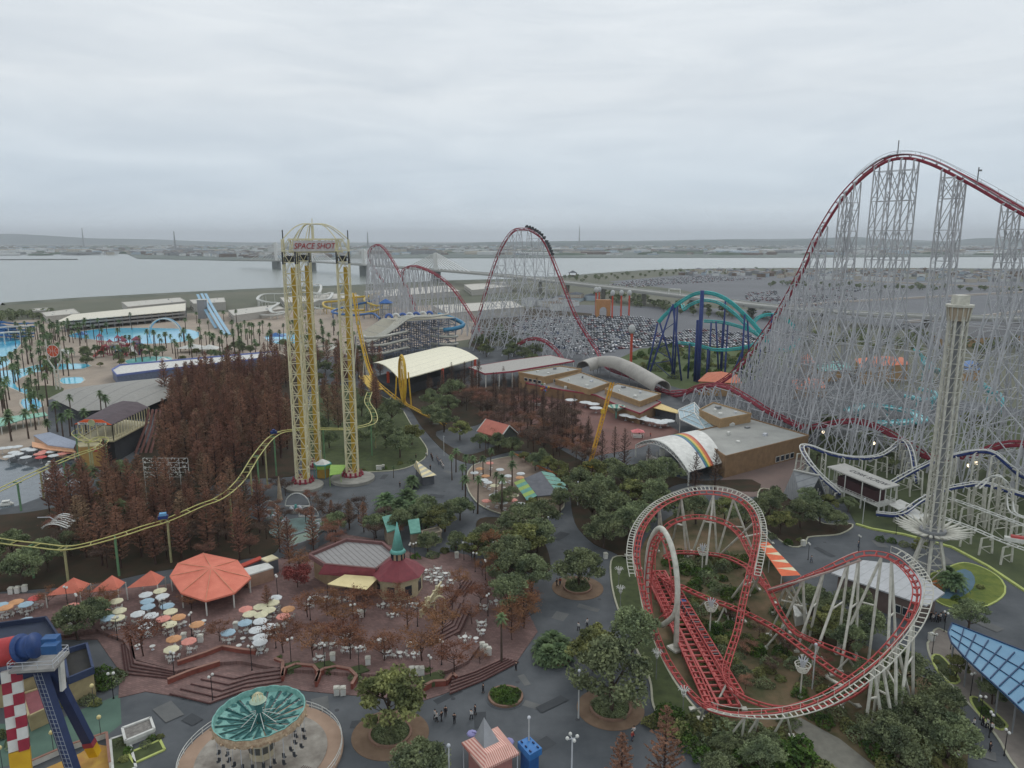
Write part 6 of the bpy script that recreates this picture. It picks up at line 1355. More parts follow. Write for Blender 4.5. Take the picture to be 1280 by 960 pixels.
# orange zigzag canopy
zc = thing('queue_canopy', 'narrow orange queue canopy with white triangles beside the coaster garden', 'canopy', U(975, 710)); e0, e1, e2, e3 = U(948, 679, 3.4), U(960, 677, 3.4), U(1001, 719, 3.4), U(977, 720, 3.4)
mb = MB(); n_ = 9
for i in range(n_):
 a, b_, c_, d_ = e0.lerp(e3, i / n_), e0.lerp(e3, (i + 1) / n_), e1.lerp(e2, (i + 1) / n_), e1.lerp(e2, i / n_); mb.k = 0; mb.add([a, b_, c_], [(0, 1, 2)]); mb.k = i % 2; mb.add([a, c_, d_], [(0, 1, 2)])
mb.build('roof', [mat('zig_orange', C(232, 108, 62), .65), cream], zc)
for q in (e0, e1, e2, e3, e0.lerp(e3, .5), e1.lerp(e2, .5)): mb = MB(); mb.bar((q.x, q.y, 0), q, .14); mb.build('post', white, zc)
# grey sheet roof house
building('games_hall', 'wide building with pale grey sheet roof beside the coaster bend', [(1039, 716), (1079, 700), (1130, 706), (1181, 741), (1158, 757)], 5, mat('wall_brick_dim', C(120, 104, 98), .8), stripes('sheet_roof', C(176, 178, 180), C(160, 162, 164), .5, .6, duty=.9, ang=R(50)), 0, eave=1.4, windows=[(4, .05, .3, 1, 2.8, 3)])
# white machine shed amid the coaster
building('pump_shed', 'white machine shed with dark openings under the red coaster', [(992, 757), (1006, 754), (1008, 768), (995, 771)], 2.2, white, white, 0.1)
# blue glass canopy
bc = thing('glass_canopy', 'large blue glazed canopy with dark ribs over the right pavement', 'canopy', U(1240, 860)); top_ = [(1190, 779), (1185, 791), (1189, 803), (1204, 820), (1222, 837), (1256, 868), (1282, 893), (1320, 925), (1400, 880), (1282, 815)]
q = lift(top_, 5.4); mb = MB(); mb.prism([(v.x, v.y) for v in q], 5.2, 5.4)
def bluepane():
 m = mat('blue_glazing', C(92, 146, 176), .3, C(74, 126, 160), .15, spec=.5); return m
mb.build('glazing', bluepane(), bc)
mb = MB(); n_ = len(q)
for i in range(n_): mb.bar(q[i] + Vector((0, 0, .08)), q[(i + 1) % n_] + Vector((0, 0, .08)), .2)
E = [U(1190, 779, 5.5), U(1400, 876, 5.5)]; Fp = [U(1188, 803, 5.5), U(1325, 925, 5.5)]
for i in range(1, 12):
 a = E[0].lerp(E[1], i / 12); b_ = Fp[0].lerp(Fp[1], i / 12); mb.bar(a, b_, .16)
for u in (.33, .66): mb.bar(E[0].lerp(Fp[0], u), E[1].lerp(Fp[1], u), .12)
mb.build('ribs', mat('rib_blue', C(40, 66, 104), .6), bc)
for u in (0.02, .18, .34, .5, .66, .82):
 for A_, B_ in ((E[0], E[1]), (Fp[0], Fp[1])): a = A_.lerp(B_, u); a = a.lerp((E[0] + Fp[1]) / 2, .03); mb = MB(); mb.bar((a.x, a.y, 0), (a.x, a.y, 5.2), .2); mb.build('post', grey, bc)
# ---------------- water park
sg = thing('grandstand', 'long two deck pool grandstand under a white curved roof', 'grandstand', U(150, 412)); a, b_ = U(70, 402, 9), U(232, 388, 9); a2, b2 = U(90, 393, 11), U(232, 379, 11)
mb = MB()
RL = [(a.lerp(b_, i / 12), a2.lerp(b2, i / 12)) for i in range(13)]
for (p, p2), (q, q2) in zip(RL, RL[1:]): mb.add([p, q, q2, p2, p - Vector((0, 0, .6)), q - Vector((0, 0, .6)), q2 - Vector((0, 0, .6)), p2 - Vector((0, 0, .6))], [(0, 1, 2, 3), (7, 6, 5, 4), (0, 4, 5, 1), (3, 2, 6, 7), (1, 5, 6, 2), (0, 3, 7, 4)])
mb.build('roof', mat('stand_white', C(232, 226, 208), .6), sg)
for z in (3.2, 6.2):
 mb = MB(); mb.add([(a.x, a.y, z), (b_.x, b_.y, z), (b2.x, b2.y, z), (a2.x, a2.y, z), (a.x, a.y, z - .5), (b_.x, b_.y, z - .5), (b2.x, b2.y, z - .5), (a2.x, a2.y, z - .5)], [(0, 1, 2, 3), (7, 6, 5, 4), (0, 4, 5, 1), (3, 2, 6, 7), (1, 5, 6, 2), (0, 3, 7, 4)]); mb.bar((a.x, a.y, z + .6), (b_.x, b_.y, z + .6), .2, .9); mb.build('deck', mat('deck_grey', C(166, 162, 156), .8), sg)
mb = MB()
for i in range(18): q = a.lerp(b_, i / 17); mb.bar((q.x, q.y, 0), (q.x, q.y, 9), .5)
mb.build('columns', grey, sg)
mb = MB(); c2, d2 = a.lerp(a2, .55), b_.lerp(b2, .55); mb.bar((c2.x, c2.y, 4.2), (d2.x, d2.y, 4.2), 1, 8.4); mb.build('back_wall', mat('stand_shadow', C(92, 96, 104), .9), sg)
for la, pts, z in (('flat long building with rooftop plant behind the grandstand', [(152, 378), (225, 372), (233, 377), (160, 384)], 9), ('white flat building on the bank right of the tall blue slide', [(237, 375), (280, 372), (282, 378), (242, 380)], 8), ('low brown roofed block left behind the grandstand', [(52, 391), (92, 386), (100, 392), (58, 396)], 6), ('small white topped hut on the left bank', [(40, 386), (60, 385), (62, 388), (41, 389)], 6),
    ('long pale block between the tall blue slide and the shot tower', [(285, 388), (345, 381), (356, 386), (292, 395)], 6), ('low grey block right behind the white winding slides', [(350, 372), (440, 366), (452, 371), (356, 379)], 6), ('pale flat block behind the yellow and blue slides', [(455, 364), (560, 357), (575, 364), (470, 372)], 7), ('long white building right of the turnaround', [(540, 382), (640, 376), (655, 384), (560, 392)], 8), ('small white building with roof fins near the viaduct', [(580, 356), (630, 352), (640, 358), (590, 363)], 7)):
 building('bank_building', la, pts, z, mat('wall_pale2', C(190, 186, 178), .85), mat('roof_pale', C(206, 202, 192), .85), .5, windows=[(3, .05, .95, 2, 4, 8)])
ar = thing('water_arches', 'pair of pale blue spray arches standing in the wave pool', 'arch', U(205, 425))
for k, m_k in ((0, white), (1.5, mat('arch_blue', C(150, 196, 222), .5))):
 mb = MB(); c = U(206, 422); mb.tube([(c.x + 13 * math.cos(PI * i / 16), c.y + k * 2, 14.5 * math.sin(PI * i / 16)) for i in range(17)], .45, 6); mb.build('arch', m_k, ar, True)
# tall blue slide
bs = thing('water_slide', 'tall straight pale blue water slides dropping past palms', 'water slide', U(262, 425));
for k, (pa, pb, za) in enumerate((((252, 367), (281, 418), 19), ((257, 367), (287, 418), 19), ((247, 368), (270, 410), 18))):
 q0, q1 = U(pa[0], pa[1], za), U(pb[0], pb[1], .6); mb = MB(); pp = [q0, q0.lerp(q1, .15) - Vector((0, 0, 1)), q0.lerp(q1, .4) - Vector((0, 0, 1.5)), q0.lerp(q1, .7) - Vector((0, 0, 1)), q1]
 pp = spline(pp, 3)
 for a, b_ in zip(pp, pp[1:]): mb.bar(a, b_, 2.4, .5)
 mb.build('chute', mat('slide_blue', C(146, 190, 216), .4), bs)
mb = MB(); q = U(254, 398); mb.box(q.x, q.y, 0, 7, 6, 17.5); mb.build('stair_tower', mat('tower_grey', C(150, 152, 156), .8), bs); mb = MB(); mb.box(q.x, q.y, 17.5, 9, 7, .5); mb.build('top_deck', white, bs)
# basketball-like round sign
bb = thing('round_sign', 'tall white forked stand holding an orange basketball disc', 'sign', U(73, 487)); q = U(73, 487); zc_ = 20.5
mb = MB()
for k in (-1, 1): mb.bar((q.x + k * .9, q.y, 0), (q.x + k * .9, q.y, 11), .5); mb.tube([(q.x + k * .9, q.y, 11), (q.x + k * 3.2, q.y, 15), (q.x + k * 3.4, q.y, 25 if k < 0 else 22)], .35, 6)
for z in range(2, 11, 2): mb.bar((q.x - .9, q.y, z), (q.x + .9, q.y, z), .3)
mb.build('stand', offwhite, bb); cc = Vector((q.x, q.y - .1, zc_ - 1)); mb = MB(); mb.tube([cc, cc + Vector((0, -.5, 0))], 2.9, 24); mb.build('disc', mat('ball_orange', C(214, 92, 58), .6), bb)
mb = MB(); f_ = lambda x, z: cc + Vector((x, -.6, z))
mb.bar(f_(0, -2.9), f_(0, 2.9), .12); mb.bar(f_(-2.9, 0), f_(2.9, 0), .12); mb.tube([f_(-2.2 + 1.3 * math.sin(PI * i / 8), -1.9 + 3.8 * i / 8) for i in range(9)], .08, 4); mb.tube([f_(2.2 - 1.3 * math.sin(PI * i / 8), -1.9 + 3.8 * i / 8) for i in range(9)], .08, 4); mb.tube([f_(3 * math.cos(i * PI / 12), 3 * math.sin(i * PI / 12)) for i in range(24)], .14, 4, True); mb.build('seams', white, bb)
# arcade with blue edge, pavilion, small tents
building('arcade', 'long white roofed arcade with lilac blue fascia crossing the water park', [(140, 463), (150, 457), (345, 440), (346, 446), (300, 452), (200, 463), (146, 470)], 4.5, mat('wall_blue_grey', C(120, 128, 150), .7), mat('roof_white2', C(220, 218, 212), .7), .8, rim=mat('fascia_lilac', C(118, 132, 190), .6))
gp = thing('pavilion', 'broad low grey domed pavilion roof in front of the blue edged arcade', 'pavilion', U(150, 510)); P = lift([(62, 497), (82, 487), (108, 484), (150, 478), (222, 471), (228, 480), (222, 492), (180, 510), (98, 514)], 5); c = sum(P, Vector()) / len(P)
mb = MB(); R1 = [tuple(v) for v in P]; R2 = [tuple(v.lerp(c, .4) + Vector((0, 0, 2.0))) for v in P]; R3 = [tuple(v.lerp(c, .75) + Vector((0, 0, 2.8))) for v in P]; n_ = len(P)
mb.add(R1 + R2 + R3 + [tuple(c + Vector((0, 0, 3)))], [(i, (i + 1) % n_, n_ + (i + 1) % n_, n_ + i) for i in range(n_)] + [(n_ + i, n_ + (i + 1) % n_, 2 * n_ + (i + 1) % n_, 2 * n_ + i) for i in range(n_)] + [(2 * n_ + i, 2 * n_ + (i + 1) % n_, 3 * n_) for i in range(n_)]); mb.build('roof', stripes('pavilion_grey', C(150, 148, 142), C(136, 134, 130), .12, .8, duty=.9), gp)
mb = MB(); mb.prism(shrink([(v.x, v.y) for v in P], 2.5), 0, 4.8); mb.build('wall', dgrey, gp)
for px, py, w_, la in ((80, 447, 5.5, 'small white hipped pavilion on the sand by the wave pool'), (240, 440, 8, 'white peaked tent on the sand right of the arches'), (262, 441, 6.5, 'lower white tent on the sand near the blue slide'), (205, 458, 4, 'small white gabled entrance on the arcade'), (103, 423, 4, 'small blue roofed hut by the pool'), (345, 425, 7, 'blue peaked hut behind the shot tower')):
 q = U(px, py); t = thing('tent', la, 'tent', q); mb = MB(); mb.hip([(q.x - w_, q.y - w_ * .7), (q.x + w_, q.y - w_ * .7), (q.x + w_, q.y + w_ * .7), (q.x - w_, q.y + w_ * .7)], 3, (q.x, q.y, 5.6)); mb.build('roof', blue if 'blue' in la.split('hut')[0] and 'hut' in la else white, t)
 for i, j in ((-1, -1), (1, -1), (1, 1), (-1, 1)): mb = MB(); mb.bar((q.x + i * w_ * .9, q.y + j * w_ * .6, 0), (q.x + i * w_ * .9, q.y + j * w_ * .6, 3.05), .3); mb.build('post', white, t)
canopy('long_awning', 'long pale teal curved awning beside the boat pond', [(-30, 528), (0, 522), (56, 515), (60, 519), (30, 524), (0, 533)], 3.5, mat('awning_mint', C(150, 200, 178), .6), white, posts=3)
building('boat_house', 'pale roofed snack bar with peach awning at the pond edge', [(42, 544), (62, 540), (96, 552), (92, 560), (60, 556)], 4, mat('wall_peach', C(206, 170, 140), .8), mat('blue_grey_roof', C(160, 168, 184), .7), 0, windows=[(3, .1, .9, 1, 2.5, 3)])
canopy('awning', 'peach folded awning along the snack bar front', [(40, 552), (60, 556), (92, 562), (95, 565), (62, 562), (40, 558)], 3, mat('peach_canvas', C(232, 178, 140), .8), white)
# jungle of small slides in the pool, far-left blue slides, winding slides
def chute(root, pts, w_, m_, name='chute', post=True, tube=False, pr=.25):
 P = spline([U(*q) for q in pts], 2.5); mb = MB()
 if tube: mb.tube(P, w_ / 2, 7)
 else:
  for a, b_ in zip(P, P[1:]): mb.bar(a, b_, w_, .5)
  for sg_ in (-1, 1):
   e_ = []
   for i, p in enumerate(P):
    t = P[min(i + 1, len(P) - 1)] - P[max(0, i - 1)]; s = Vector((t.y, -t.x, 0))
    e_.append(p + (s.normalized() if s.length > .01 else Vector((1, 0, 0))) * sg_ * w_ / 2 + Vector((0, 0, .5)))
   mb.tube(e_, .3, 4)
 if post:
  for p in P[2::4]:
   if p.z > 1.5: mb.bar((p.x, p.y, 0), p, pr * 2)
 mb.build(name, m_, root, tube)
jg = thing('play_fortress', 'red and blue water play fortress with slides in the shallow pool', 'play structure', U(150, 440)); rr = random.Random(5)
mb = MB()
for i in range(12): q = U(rr.uniform(125, 175), rr.uniform(432, 445)); mb.box(q.x, q.y, 0, 3, 3, .3); h_ = rr.uniform(4, 10); [mb.bar((q.x + a, q.y + b_, 0), (q.x + a, q.y + b_, h_), .3) for a in (-1.4, 1.4) for b_ in (-1.4, 1.4)]; mb.box(q.x, q.y, h_ * .6, 3, 3, .4); mb.cyl(q.x, q.y, h_, h_ + 2, 2.4, 0, 4)
mb.build('towers', mat('fort_maroon', C(150, 78, 92), .6), jg)
for k, (c0, c1, m_) in enumerate((((130, 432), (118, 446), red), ((150, 428), (170, 444), white), ((160, 430), (150, 447), red), ((172, 430), (176, 437), navy), ((140, 434), (152, 444), blue), ((145, 430), (128, 440), white))):
 chute(jg, [(c0[0], c0[1], 8), ((c0[0] + c1[0]) / 2 + 3, (c0[1] + c1[1]) / 2 - 2, 4.5), (c1[0], c1[1], .8)], 2, m_)
fs_ = thing('water_slide', 'wide deep blue wave slides with white rails at the far left', 'water slide', U(10, 430)); deep = mat('slide_deep', C(40, 108, 168), .4)
for i in range(5): chute(fs_, [(-40, 400 + i * 4, 9 - i), (0, 403 + i * 4, 8.5 - i), (22, 405 + i * 4, 6 - i), (40, 404 + i * 4.2, 5 - i)], 6, deep)
chute(fs_, [(-20, 412, 9), (10, 409, 9), (38, 408, 8.5)], 1.5, white); chute(fs_, [(-20, 420, 8), (8, 416, 8), (30, 415, 7.5)], 1.5, white)
mb = MB(); q = U(-8, 418); mb.box(q.x, q.y, 0, 26, 12, 5); mb.build('slide_base', deep, fs_)
wsn = thing('water_slide', 'white winding flume slides on grey posts behind the shot tower', 'water slide', U(330, 400));
chute(wsn, [(385, 357, 14), (400, 356, 14), (398, 366, 12), (380, 364, 11), (355, 367, 10), (330, 368, 9.5), (322, 374, 9), (335, 378, 8.5), (348, 379, 8), (338, 386, 7), (342, 391, 6), (355, 390, 5), (345, 394, 4), (322, 394, 3)], 2.6, white)
chute(wsn, [(375, 362, 12), (400, 368, 11), (415, 366, 10), (410, 374, 9), (396, 376, 8), (385, 382, 7), (400, 386, 6), (412, 384, 5)], 2.6, white)
chute(wsn, [(356, 435, 3), (375, 432, 4.5), (395, 434, 5), (418, 432, 5), (412, 438, 3.5), (395, 440, 2)], 2.4, offwhite)
ybs = thing('water_slide', 'yellow and blue coiling slides with a blue tower roof', 'water slide', U(470, 400)); ylo = mat('slide_yellow', C(206, 176, 70), .5)
chute(ybs, [(476, 365, 16), (460, 370, 14), (440, 372, 12), (425, 376, 10), (405, 378, 9), (408, 384, 7), (430, 388, 6), (455, 388, 5)], 2.2, ylo, tube=True)
chute(ybs, [(478, 368, 15), (465, 376, 12), (448, 380, 10), (430, 384, 8), (415, 390, 6), (440, 394, 5), (465, 392, 4), (475, 398, 3)], 2.2, blue, tube=True)
chute(ybs, [(474, 366, 16), (455, 374, 12), (470, 382, 10), (486, 380, 8), (470, 388, 6), (450, 392, 4)], 2.0, ylo, tube=True)
mb = MB(); q = U(483, 402); mb.box(q.x, q.y, 0, 9, 8, 1); [mb.bar((q.x + a, q.y + b_, 0), (q.x + a, q.y + b_, 17), .6) for a in (-4, 4) for b_ in (-4, 4)]; [mb.box(q.x, q.y, z, 9, 8, .5) for z in (6, 11, 16)]; mb.build('slide_tower', grey, ybs)
mb = MB(); mb.hip([(q.x - 6, q.y - 5), (q.x + 6, q.y - 5), (q.x + 6, q.y + 5), (q.x - 6, q.y + 5)], 17, (q.x, q.y, 21)); mb.build('blue_roof', mat('roof_blue3', C(70, 118, 184), .6), ybs)
# grey steel slide tower with pale flumes
gs = thing('slide_tower', 'massive grey steel slide scaffold with pale flumes and blue top humps', 'water slide', U(520, 448)); o0, o1, dep = U(468, 452), U(570, 441), 26
vx = (o1 - o0); vy = Vector((-vx.y, vx.x, 0)).normalized() * dep; nx, ny, nz = 9, 3, 5; H_ = 23; mb = MB(); g_ = lambda i, j, z: o0 + vx * (i / nx) + vy * (j / ny) + Vector((0, 0, z))
hz_ = lambda i: H_ * (0.55 + .45 * min(1, i / 3))
for i in range(nx + 1):
 for j in range(ny + 1): mb.bar(g_(i, j, 0), g_(i, j, hz_(i)), .5)
for k in range(1, nz + 1):
 for j in range(ny + 1):
  for i in range(nx):
   z, z2 = hz_(i) * k / nz, hz_(i + 1) * k / nz; mb.bar(g_(i, j, z), g_(i + 1, j, z2), .35)
   if (i + k + j) % 3 == 0: mb.bar(g_(i, j, hz_(i) * (k - 1) / nz), g_(i + 1, j, z2), .3)
   if (i + k + j) % 3 == 1: mb.bar(g_(i + 1, j, hz_(i + 1) * (k - 1) / nz), g_(i, j, z), .3)
 for i in range(nx + 1): mb.bar(g_(i, 0, hz_(i) * k / nz), g_(i, ny, hz_(i) * k / nz), .35)
mb.build('scaffold', mat('scaffold_grey', C(120, 128, 146), .6), gs)
mb = MB(); mb.add([g_(i, j, hz_(i) + .2) for i in range(nx + 1) for j in (0, ny)], [(2 * i, 2 * i + 2, 2 * i + 3, 2 * i + 1) for i in range(nx)]); mb.build('top_deck', mat('deck_tan', C(176, 170, 152), .7), gs)
flm = mat('flume_pale', C(196, 194, 182), .5)
def fl(pts, r=1.5, m_=flm): P = spline(pts, 2); mb = MB(); mb.tube(P, r, 7); mb.build('flume', m_, gs, True)
for k, z in enumerate((5, 10, 15)):
 fl([g_(3.5, -.1, z + 2), g_(2, -.5, z + 1.6), g_(.3, -.9, z + 1), g_(-.8, -.2, z + .5), g_(-.3, 1, z)], .85)
 fl([g_(6.5, .5, z + 2), g_(8, -.4, z + 1.5), g_(9.2, 0, z + 1), g_(9.3, 1.5, z)], .8)
for k in range(5): fl([g_(8.5 - k * .7, .4, H_ + 2.4), g_(6.5 - k * .5, .2 + k * .3, H_ + 1.8), g_(4, k * .35, H_ + 2.2), g_(2, k * .2 - .3, H_ * .85), g_(.5, -.2 + k * .2, H_ * .62), g_(-.5, .3 + k * .2, H_ * .5)], .6)
for k in range(7): mb = MB(); c = g_(2.6 + k * .75, 1.4, H_ + 1.6); mb.tube([c + Vector((2.0 * math.cos(PI * i / 8), 0, 2.2 * math.sin(PI * i / 8))) for i in range(9)], .9, 6); mb.build('hump', mat('hump_blue', C(84, 112, 176), .5) if k % 2 == 0 else white, gs, True)
fl([g_(8.6, 2, H_ + 1), g_(9.4, 1, H_ - 1), g_(9.6, -.4, H_ - 4), g_(8.6, -.6, H_ - 6), g_(7.4, -.2, H_ - 7)], 1.4, mat('flume_teal', C(70, 136, 172), .5))
# things behind the lattice: orange roofed houses, teal slides, blue boxes
for la, pts, z, rf_ in (('orange tiled wide lodge seen behind the white lattice', [(1068, 448), (1128, 446), (1138, 455), (1076, 459)], 9, orange2), ('small orange tiled turret house behind the lattice', [(1000, 446), (1012, 444), (1020, 453), (1002, 455)], 9, orange2), ('orange roofed house with yellow wall low behind the lattice', [(990, 474), (1026, 474), (1036, 484), (992, 486)], 5, orange2), ('orange gabled house left at the foot of the lattice', [(872, 476), (884, 465), (922, 468), (928, 479)], 7, orange2), ('blue sided shed behind the lattice at right', [(1200, 452), (1222, 452), (1226, 462), (1202, 463)], 6, blue), ('dark long block behind the lattice at right', [(1150, 410), (1330, 400), (1400, 412), (1180, 425)], 6, dgrey), ('teal sided long shed behind the lattice', [(1020, 455), (1060, 452), (1066, 462), (1024, 464)], 6, teal)):
 q = lift(pts, z); c = sum(q, Vector()) / len(q); t = thing('lodge', la, 'building', (c.x, c.y, 0)); mb = MB(); mb.prism(shrink([(v.x, v.y) for v in q], 1), 0, z - .2); mb.build('wall', tan, t); mb = MB(); mb.hip([(v.x, v.y) for v in q], z - .2, (c.x, c.y, z + 3)); mb.build('roof', rf_, t)
tsl = thing('water_slide', 'pale turquoise rapids slides seen behind the white lattice', 'water slide', U(1150, 500)); tq = mat('slide_aqua', C(110, 190, 196), .45)
chute(tsl, [(1145, 438, 16), (1155, 450, 11), (1165, 460, 8), (1178, 468, 3)], 5, tq); chute(tsl, [(1130, 495, 5), (1160, 500, 5), (1170, 492, 5), (1150, 486, 5)], 2, tq, tube=True); chute(tsl, [(1226, 480, 12), (1236, 488, 9), (1248, 494, 7), (1252, 506, 4)], 3, tq, tube=True)
chute(tsl, [(1060, 515, 2), (1080, 508, 4), (1110, 510, 4), (1140, 516, 3), (1150, 526, 2), (1100, 530, 2)], 5, tq)
# entrance gate with red lamp pillars
eg = thing('entrance_arch', 'ochre square gate with round arch between tall red lamp pillars', 'gate', U(755, 395)); q0, q1 = U(745, 397), U(763, 397); zt = U(0, 375, None, q0.y).z; d = (q1 - q0); w_ = d.length
mb = MB(); och = mat('gate_ochre', C(188, 138, 92), .7); n_ = 12; dep = Vector((0, 6, 0)); cx_ = (q0 + q1) / 2; r_ = w_ * .27; hh = zt * .38
P_ = [Vector((cx_.x - w_ / 2, cx_.y, 0)), Vector((cx_.x - w_ / 2, cx_.y, zt)), Vector((cx_.x + w_ / 2, cx_.y, zt)), Vector((cx_.x + w_ / 2, cx_.y, 0)), Vector((cx_.x + r_, cx_.y, 0))] + [Vector((cx_.x + r_ * math.cos(PI * i / n_), cx_.y, hh + r_ * math.sin(PI * i / n_))) for i in range(n_ + 1)] + [Vector((cx_.x - r_, cx_.y, 0))]
k_ = len(P_); mb.add([tuple(v) for v in P_] + [tuple(v + dep) for v in P_], [tuple(range(k_))[::-1], tuple(range(k_, 2 * k_))] + [(i, (i + 1) % k_, k_ + (i + 1) % k_, k_ + i) for i in range(k_)]); mb.build('arch_block', och, eg)
for i, (px, py, t) in enumerate(((744.5, 395, 359), (748.5, 391, 359), (765, 398, 363), (776, 397, 363), (786, 396, 363), (788.5, 455, 407))):
 q = U(px, py); z = U(px, t, None, q.y).z; tt = thing('lamp_pillar', ['tall red lamp pillar left of the ochre gate', 'second red lamp pillar left behind the ochre gate', 'red lamp pillar right next to the ochre gate', 'middle red lamp pillar right of the ochre gate', 'far right red lamp pillar of the gate row', 'lone red lamp pillar beside the car park edge'][i], 'lamp', q, 0, 'red lamp pillars')
 mb = MB(); mb.bar(q, (q.x, q.y, z * .82), 1.3); mb.build('shaft', mat('pillar_red', C(204, 84, 62), .6), tt); mb = MB(); mb.ball(q.x, q.y, z * .91, 2.2, 8, 6, 1.3); mb.build('lamp_cage', mat('cage_pale', C(196, 198, 196), .5), tt)
# ================================================================== FOREGROUND: BRICK PLAZA, RESTAURANT, TENTS, RIDES
UZ = 0.75
mb = MB(); P = px_poly([(-220, 745), (60, 742), (200, 732), (330, 712), (345, 700), (387, 690), (430, 668), (480, 676), (520, 702), (560, 690), (585, 694), (612, 712), (650, 745), (672, 790), (645, 829), (600, 850), (555, 868), (530, 876), (470, 872), (420, 868), (370, 863), (300, 868), (262, 878), (182, 865), (148, 873), (150, 840), (122, 800), (80, 800), (-220, 800)])
mb.prism(P, 0.02, 0.12); struct('brick_plaza', mb, brick)
mb = MB(); P = px_poly([(-220, 745), (60, 742), (200, 732), (330, 712), (345, 700), (387, 690), (430, 669), (480, 678), (540, 700), (566, 726), (580, 748), (570, 770), (556, 790), (600, 806), (585, 826), (560, 838), (520, 846), (445, 842), (400, 838), (352, 836), (300, 826), (270, 828), (222, 838), (168, 824), (154, 800), (120, 786), (82, 794), (-220, 794)], UZ)
mb.prism(P, 0.1, UZ); struct('brick_plaza', mb, brick)
def stairs(low_, high, n, z0, z1, flip=False):
 lo = [U(*q, z0) for q in low_]; hi = [U(*q, z1) for q in high]; mb = MB(); eb = MB()
 for k in range(n):
  u = k / n; z = z0 + (z1 - z0) * (k + 1) / n
  a = [p.lerp(q, u) for p, q in zip(lo, hi)]; b_ = [p.lerp(q, (k + 1) / n) for p, q in zip(lo, hi)]
  for i in range(len(a) - 1):
   mb.prism([(a[i].x, a[i].y), (a[i + 1].x, a[i + 1].y), (b_[i + 1].x, b_[i + 1].y), (b_[i].x, b_[i].y)], 0.05, z)
   c, d = Vector((a[i].x, a[i].y, z + .01)), Vector((a[i + 1].x, a[i + 1].y, z + .01)); eb.bar(c, d, 0.26, 0.05)
 struct('stairs', mb, brick); struct('stair_edge', eb, brickdk)
stairs([(152, 806), (157, 843), (215, 849)], [(163, 793), (170, 826), (222, 838)], 4, .12, UZ)
stairs([(212, 868), (262, 880), (300, 866), (352, 858)], [(276, 838), (300, 842), (320, 838), (350, 834)], 5, .12, UZ)
stairs([(562, 868), (604, 851), (648, 828)], [(565, 846), (592, 838), (628, 822)], 5, .12, UZ)
stairs([(538, 808), (575, 790), (588, 762)], [(530, 796), (562, 776), (572, 752)], 4, UZ - .02, UZ + .5)
stairs([(566, 764), (594, 728)], [(556, 758), (578, 724)], 4, .1, UZ + .4)
def wall_run(label, pts, h, z=0.1, w_=0.4, m=brickw, cap=True):
 t = thing('planter_wall', label, 'wall', U(*pts[0], z)); mb = MB(); cb = MB(); q = [U(*p, z) for p in pts]
 for a, b_ in zip(q, q[1:]):
  mb.bar(a + Vector((0, 0, h / 2)), b_ + Vector((0, 0, h / 2)), w_, h); cb.bar(a + Vector((0, 0, h + .04)), b_ + Vector((0, 0, h + .04)), w_ + .12, .1)
 mb.build('wall', m, t)
 if cap: cb.build('coping', mat('coping', C(156, 118, 104), .8), t)
wall_run('scalloped brick planter wall left of the white bins', [(344, 829), (354, 833), (353, 852), (356, 842), (370, 836), (392, 838), (400, 848), (395, 859)], 1.0)
wall_run('scalloped brick planter wall curving above the white bins', [(395, 859), (399, 846), (405, 842), (420, 839), (437, 842), (446, 851), (440, 862)], 1.0)
wall_run('low scalloped brick wall right of the planted tree', [(530, 864), (541, 858), (558, 857), (566, 848), (571, 852)], 1.0)
wall_run('slanting brick ramp wall above the wide stairs', [(210, 855), (240, 843), (275, 832)], .9)
wall_run('dark brick wall with railing left of the ramp', [(222, 832), (240, 826), (258, 820), (278, 812), (300, 816), (320, 818)], .8, .7)
for pts in ([(356, 830), (374, 826), (378, 832), (360, 838)], [(392, 830), (412, 826), (424, 834), (402, 838)], [(436, 835), (452, 831), (462, 838), (446, 843)], [(522, 848), (545, 840), (556, 850), (534, 856)]):
 mb = MB(); mb.prism(px_poly(pts, .9), .2, 1.0); struct('flower_bed', mb, lawn)
# round planters: paving ring, curb, soil
def planter(px, py, rx, ri, label, m_ring=None, h=0.45):
 c = U(px, py); k = (c.y * CP + CAMH * SP) / F; t = thing('round_planter', label, 'planter', c)
 mb = MB(); mb.cyl(c.x, c.y, .02, .10, rx * k, rx * k, 40); mb.build('paving_ring', m_ring or mat('ring_brown', C(134, 112, 92), .9, C(104, 84, 68), .4), t)
 c2 = c; r2 = ri * k; mb = MB(); o_ = []
 for r_, z in ((r2, .1), (r2, h), (r2 - .35, h), (r2 - .35, .2)): o_ += [(c2.x + r_ * math.cos(2 * PI * j / 36), c2.y + r_ * math.sin(2 * PI * j / 36), z) for j in range(36)]
 mb.add(o_, [(a * 36 + j, a * 36 + (j + 1) % 36, (a + 1) * 36 + (j + 1) % 36, (a + 1) * 36 + j) for a in range(3) for j in range(36)]); mb.build('curb', mat('curb_brown', C(140, 112, 96), .9), t)
 mb = MB(); mb.cyl(c2.x, c2.y, .1, .3, r2 - .36, r2 - .36, 30); mb.build('soil', lawn, t); return c2, r2
planter(488, 918, 48, 27, 'round brick ringed planter holding the olive tree beside the swinger')
planter(763, 886, 42, 26, 'largest round planter with brown ring under the big dark tree')
planter(722, 735, 32, 18, 'upper round planter with pale ring in the middle of the path')
planter(693, 822, 29, 22, 'round planter with thin curb holding the low palm clumps', asphalt)
planter(632, 872, 25, 22, 'low round hedge planter beside the brick stairs', asphalt)
for k in range(11):
 a = k * 2.4; c = U(632, 872); r_ = 2.0 * math.sqrt(k / 11); place(shrubs[0], (c.x + r_ * math.cos(a) * 1.1, c.y + r_ * math.sin(a) * 1.1, .2), a, .62, 'clipped hedge clump in the low round hedge planter', 'hedge clumps in the circle')
